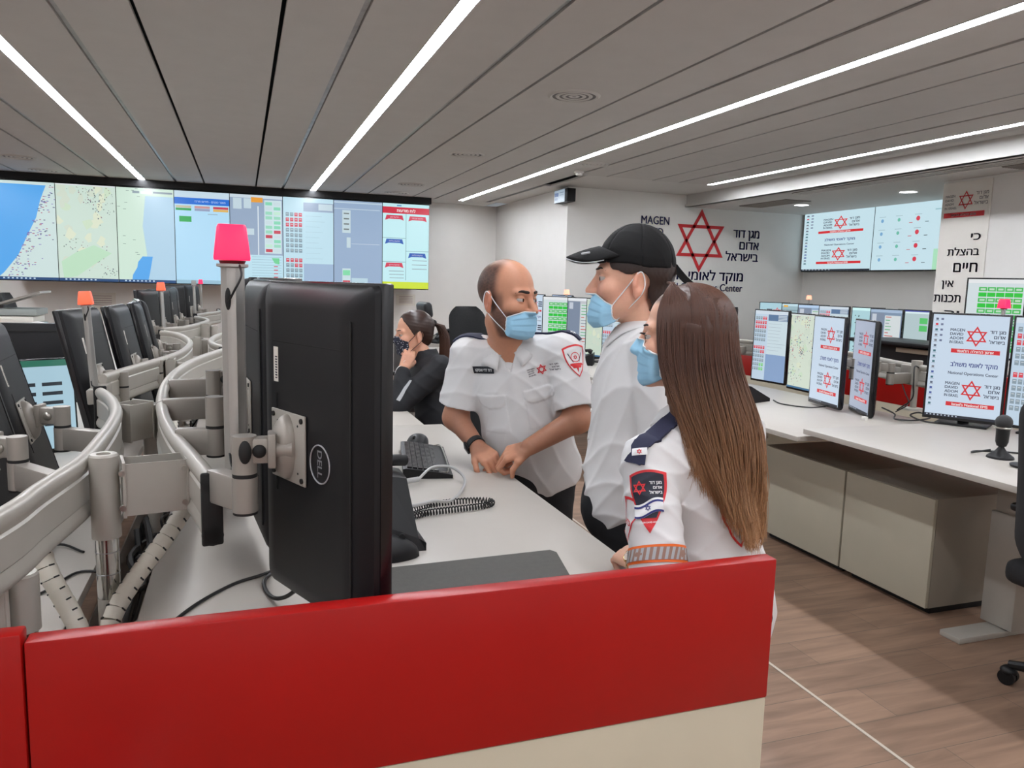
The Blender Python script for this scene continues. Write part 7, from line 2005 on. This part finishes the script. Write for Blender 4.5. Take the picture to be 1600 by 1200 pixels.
    V4, F4 = surface_net(core, hc - np.array((0.25, 0.25, 0.5)), hc + np.array((0.25, 0.25, 0.16)), 0.0045)
    q = loc(V4, HF, hs); tt = np.clip((-0.06 - q[:, 2]) / 0.36, 0, 1)[:, None]
    np_mesh('hair_core', V4, F4, ho, M['hair'], (np.array(dark) * (1 - tt) + np.array(gol) * tt) * 0.7)
    finish(t)
woman()

# ================================================================ the seated woman in black
def girl():
    t = empty('person', (1.00, 4.22, 0), 0, 'seated woman in a black jacket with a ponytail, chin resting on her hand', 'person')
    hc = at(646, 521, 4.20); N = at(668, 562, 4.22); H = at(693, 690, 4.22)
    face = nrm(np.array((-0.99, -0.08, -0.08))); HF = frame(hc, face, (-0.08, 0, 1)); hs = 0.98
    fwd = nrm(np.array((-0.97, -0.15, 0))); up = nrm(N - H); left = nrm(np.cross(up, fwd)); T = (H, np.stack([left, -nrm(fwd - up * (fwd @ up)), up], 1)); TL = float(np.linalg.norm(N - H))
    shL = N + left * 0.16 - up * 0.06; shR = N - left * 0.16 - up * 0.06
    elL = at(622, 636, 4.02); wrL = at(631, 574, 4.08); hL = at(642, 548, 4.12); elR = at(618, 640, 4.35); wrR = at(590, 640, 4.2)
    HP = hand_prims(wrL, hL - wrL, nrm(np.array((0.2, -1, 0.2))), 1, (1.0, 1.05, 1.1, 1.1), 0.9); HQ = hand_prims(wrR, wrR - elR, (0, 0, 1.0), -1, s=0.9)
    def body(p):
        q = loc(p, T); d = ell(q, (0, 0, TL * 0.72), (0.12, 0.08, 0.14)); nb = wld(np.array((0, 0.02, -0.07)), HF, hs)
        d = smn(d, cap(p, N - up * 0.05, nb, 0.05, 0.048), 0.025); d = smn(d, masked(p, hc, 0.19, lambda z: head_sdf(loc(z, HF, hs), 1.0) * hs), 0.016)
        d = smn(d, uarm(p, shL, elL, wrL, (0.04, 0.035, 0.035, 0.024)), 0.02); d = smn(d, uarm(p, shR, elR, wrR, (0.04, 0.035, 0.035, 0.024)), 0.02)
        d = smn(d, masked(p, hL, 0.15, lambda z: hand_sdf(z, HP)), 0.005); return smn(d, masked(p, wrR + (wrR - elR) * 0.4, 0.15, lambda z: hand_sdf(z, HQ)), 0.005)
    al = [shL, shR, elL, elR, wrR, hL, hc]; lo = np.min(al, 0) - 0.15; hi = np.max(al, 0) + 0.17
    V, F = surface_net(body, lo, hi, 0.003 / RES); V = relax(V, F, 1, 0.4); q = loc(V, HF, hs)
    np_mesh('body', V, F, t, M['skin'], skincol(V, (214, 160, 134), [])); bv = bvh_of(V, F)
    make_eyes(HF, hs, t, (0, 0)); brows(bv, HF, hs, t, r=0.0028)
    pm = bpy.data.materials.new('patterned_mask'); pm.use_nodes = True; nt = pm.node_tree; tc = nt.nodes.new('ShaderNodeTexCoord'); vo = nt.nodes.new('ShaderNodeTexVoronoi'); vo.inputs['Scale'].default_value = 95
    nt.links.new(tc.outputs['Object'], vo.inputs[0]); cr = nt.nodes.new('ShaderNodeValToRGB'); cr.color_ramp.elements[0].color = (0.5, 0.5, 0.55, 1); cr.color_ramp.elements[0].position = 0.22; cr.color_ramp.elements[1].color = (0.012, 0.014, 0.03, 1); cr.color_ramp.elements[1].position = 0.32
    nt.links.new(vo.outputs['Distance'], cr.inputs[0]); nt.links.new(cr.outputs[0], nt.nodes['Principled BSDF'].inputs['Base Color']); nt.nodes['Principled BSDF'].inputs['Roughness'].default_value = 0.8
    face_mask(bv, HF, hs, t, m=pm, pattern=True, loopm=M['rubber'])
    def jacket(p):
        q = loc(p, T)
        d = smn(ell(q, (0, 0.0, TL * 0.72), (0.165, 0.120, 0.16)), ell(q, (0, 0.0, TL * 0.28), (0.150, 0.125, 0.20)), 0.06); d = smn(d, ell(q, (0, 0, -0.02), (0.165, 0.14, 0.14)), 0.06)
        d = smn(d, cap(p, shL, shR, 0.056, 0.056), 0.05); d = smn(d, cap(p, N - up * 0.05, N + up * 0.02, 0.075, 0.066), 0.02)
        for sh, el, wr in ((shL, elL, wrL), (shR, elR, wrR)): d = smn(d, smn(cap(p, sh, el, 0.062, 0.055), cap(p, el, el + (wr - el) * 0.85, 0.054, 0.038), 0.02), 0.02)
        d = d - folds(p, 21, 0.005, (22, 28, 16)); return smx(d, -cap(p, N - up * 0.0, N + up * 0.15, 0.052, 0.065), 0.005)
    V2, F2 = surface_net(jacket, lo - 0.15, hi + 0.05, 0.005 / RES); V2 = relax(V2, F2, 1); jo = np_mesh('black_jacket', V2, F2, t, M['jacket']); sb = bvh_of(V2, F2)
    d = Decal(sb, 632, 610, (0.28, 0, 1)); d.add([[(-0.010, -0.065), (0.010, -0.065), (0.010, 0.065), (-0.010, 0.065)]], M['reflect'], 0.004, 0.02); d.build(['reflective_strip'], jo)
    d = Decal(sb, 618, 568, (0.35, 0, 1)); d.add([[(-0.004, -0.05), (0.004, -0.05), (0.004, 0.05), (-0.004, 0.05)]], M['white_ink'], 0.004, 0.02); d.build(['cuff_piping'], jo)
    def legs(p):
        d = ell(p, np.array((H[0] + 0.02, H[1], 0.59)), (0.17, 0.17, 0.11))
        for s in (-1, 1):
            hip = np.array((H[0], H[1], 0.57)) + left * 0.09 * s; kn = hip + fwd * 0.42 - np.array((0, 0, 0.03)); an = np.array((kn[0], kn[1], 0.07)) + fwd * 0.03; d = smn(d, smn(cap(p, hip, kn, 0.085, 0.062), cap(p, kn, an, 0.058, 0.045), 0.03), 0.03)
        return d
    V3, F3 = surface_net(legs, (H[0] - 0.75, H[1] - 0.4, 0), (H[0] + 0.3, H[1] + 0.4, 0.75), 0.009); np_mesh('trousers', V3, F3, t, M['trousers'])
    for s in (-1, 1): c = np.array((H[0], H[1], 0)) + left * 0.09 * s + fwd * 0.49; b = MB(); b.box((c[0], c[1], 0.035), (0.24, 0.085, 0.07), None, bev=0.03, seg=4); b.build('shoe', t, M['black'])
    # swept back hair and ponytail
    dk = np.array(S2L((52, 34, 28))); lt = np.array(S2L((96, 62, 46)))
    def hair(p):
        q = loc(p, HF, hs); d = ell(q, (0, 0.016, 0.036), (0.084, 0.106, 0.095)); d = smn(d, ell(q, (0, 0.06, -0.02), (0.06, 0.05, 0.06)), 0.02)
        d = smx(d, -(q[:, 1] + 0.062 - 0.5 * (q[:, 2] - 0.07) * (q[:, 2] < 0.07) * -1 * 0 - 0.55 * np.clip(0.075 - q[:, 2], 0, 0.2)), 0.006)
        d = smn(d, ell(q, (0, 0.112, 0.050), (0.022, 0.020, 0.022)), 0.01); d = np.maximum(d, -cap(q, (0.2, 0.012, -0.012), (-0.2, 0.012, -0.012), 0.027, 0.027))
        return (d - 0.0004 * np.sin(q[:, 2] * 330 + q[:, 1] * 90)) * hs
    V4, F4 = surface_net(hair, hc - 0.2, hc + 0.2, 0.003); ho = np_mesh('hair', V4, F4, t, M['hair'], np.tile(dk, (len(V4), 1)))
    rd = np.random.RandomState(5); n, K = 900, 16; P = np.zeros((n, K, 3)); C = np.zeros((n, K, 3)); ctr = np.array([(0, 0.118, 0.050), (0, 0.160, 0.030), (0, 0.180, -0.03), (0, 0.178, -0.10), (0, 0.165, -0.18), (0, 0.150, -0.25), (0, 0.145, -0.30)])
    for i in range(n):
        a = rd.uniform(0, 6.28); r = sqrt(rd.uniform(0, 1)); ln = rd.uniform(0.75, 1)
        for k in range(K):
            s = k / (K - 1) * ln * 6; c = [np.interp(s, range(7), ctr[:, m]) for m in range(3)]; w = np.interp(s, [0, 1, 3, 5, 6], [0.012, 0.030, 0.038, 0.032, 0.018])
            P[i, k] = (c[0] + w * r * cos(a), c[1] + w * r * sin(a) * 0.8, c[2]); f = k / K; C[i, k] = dk * (1 - f) + lt * f
    strands('ponytail', wld(P.reshape(-1, 3), HF, hs).reshape(P.shape), np.full(n, 0.0016), C, ho, M['hair'])
    b = MB(); c = wld(np.array((0, 0.120, 0.048)), HF, hs); b.sphere(tuple(c), 0.020, None, 14); b.build('hair_tie', ho, M['rubber'])
    finish(t)
girl()
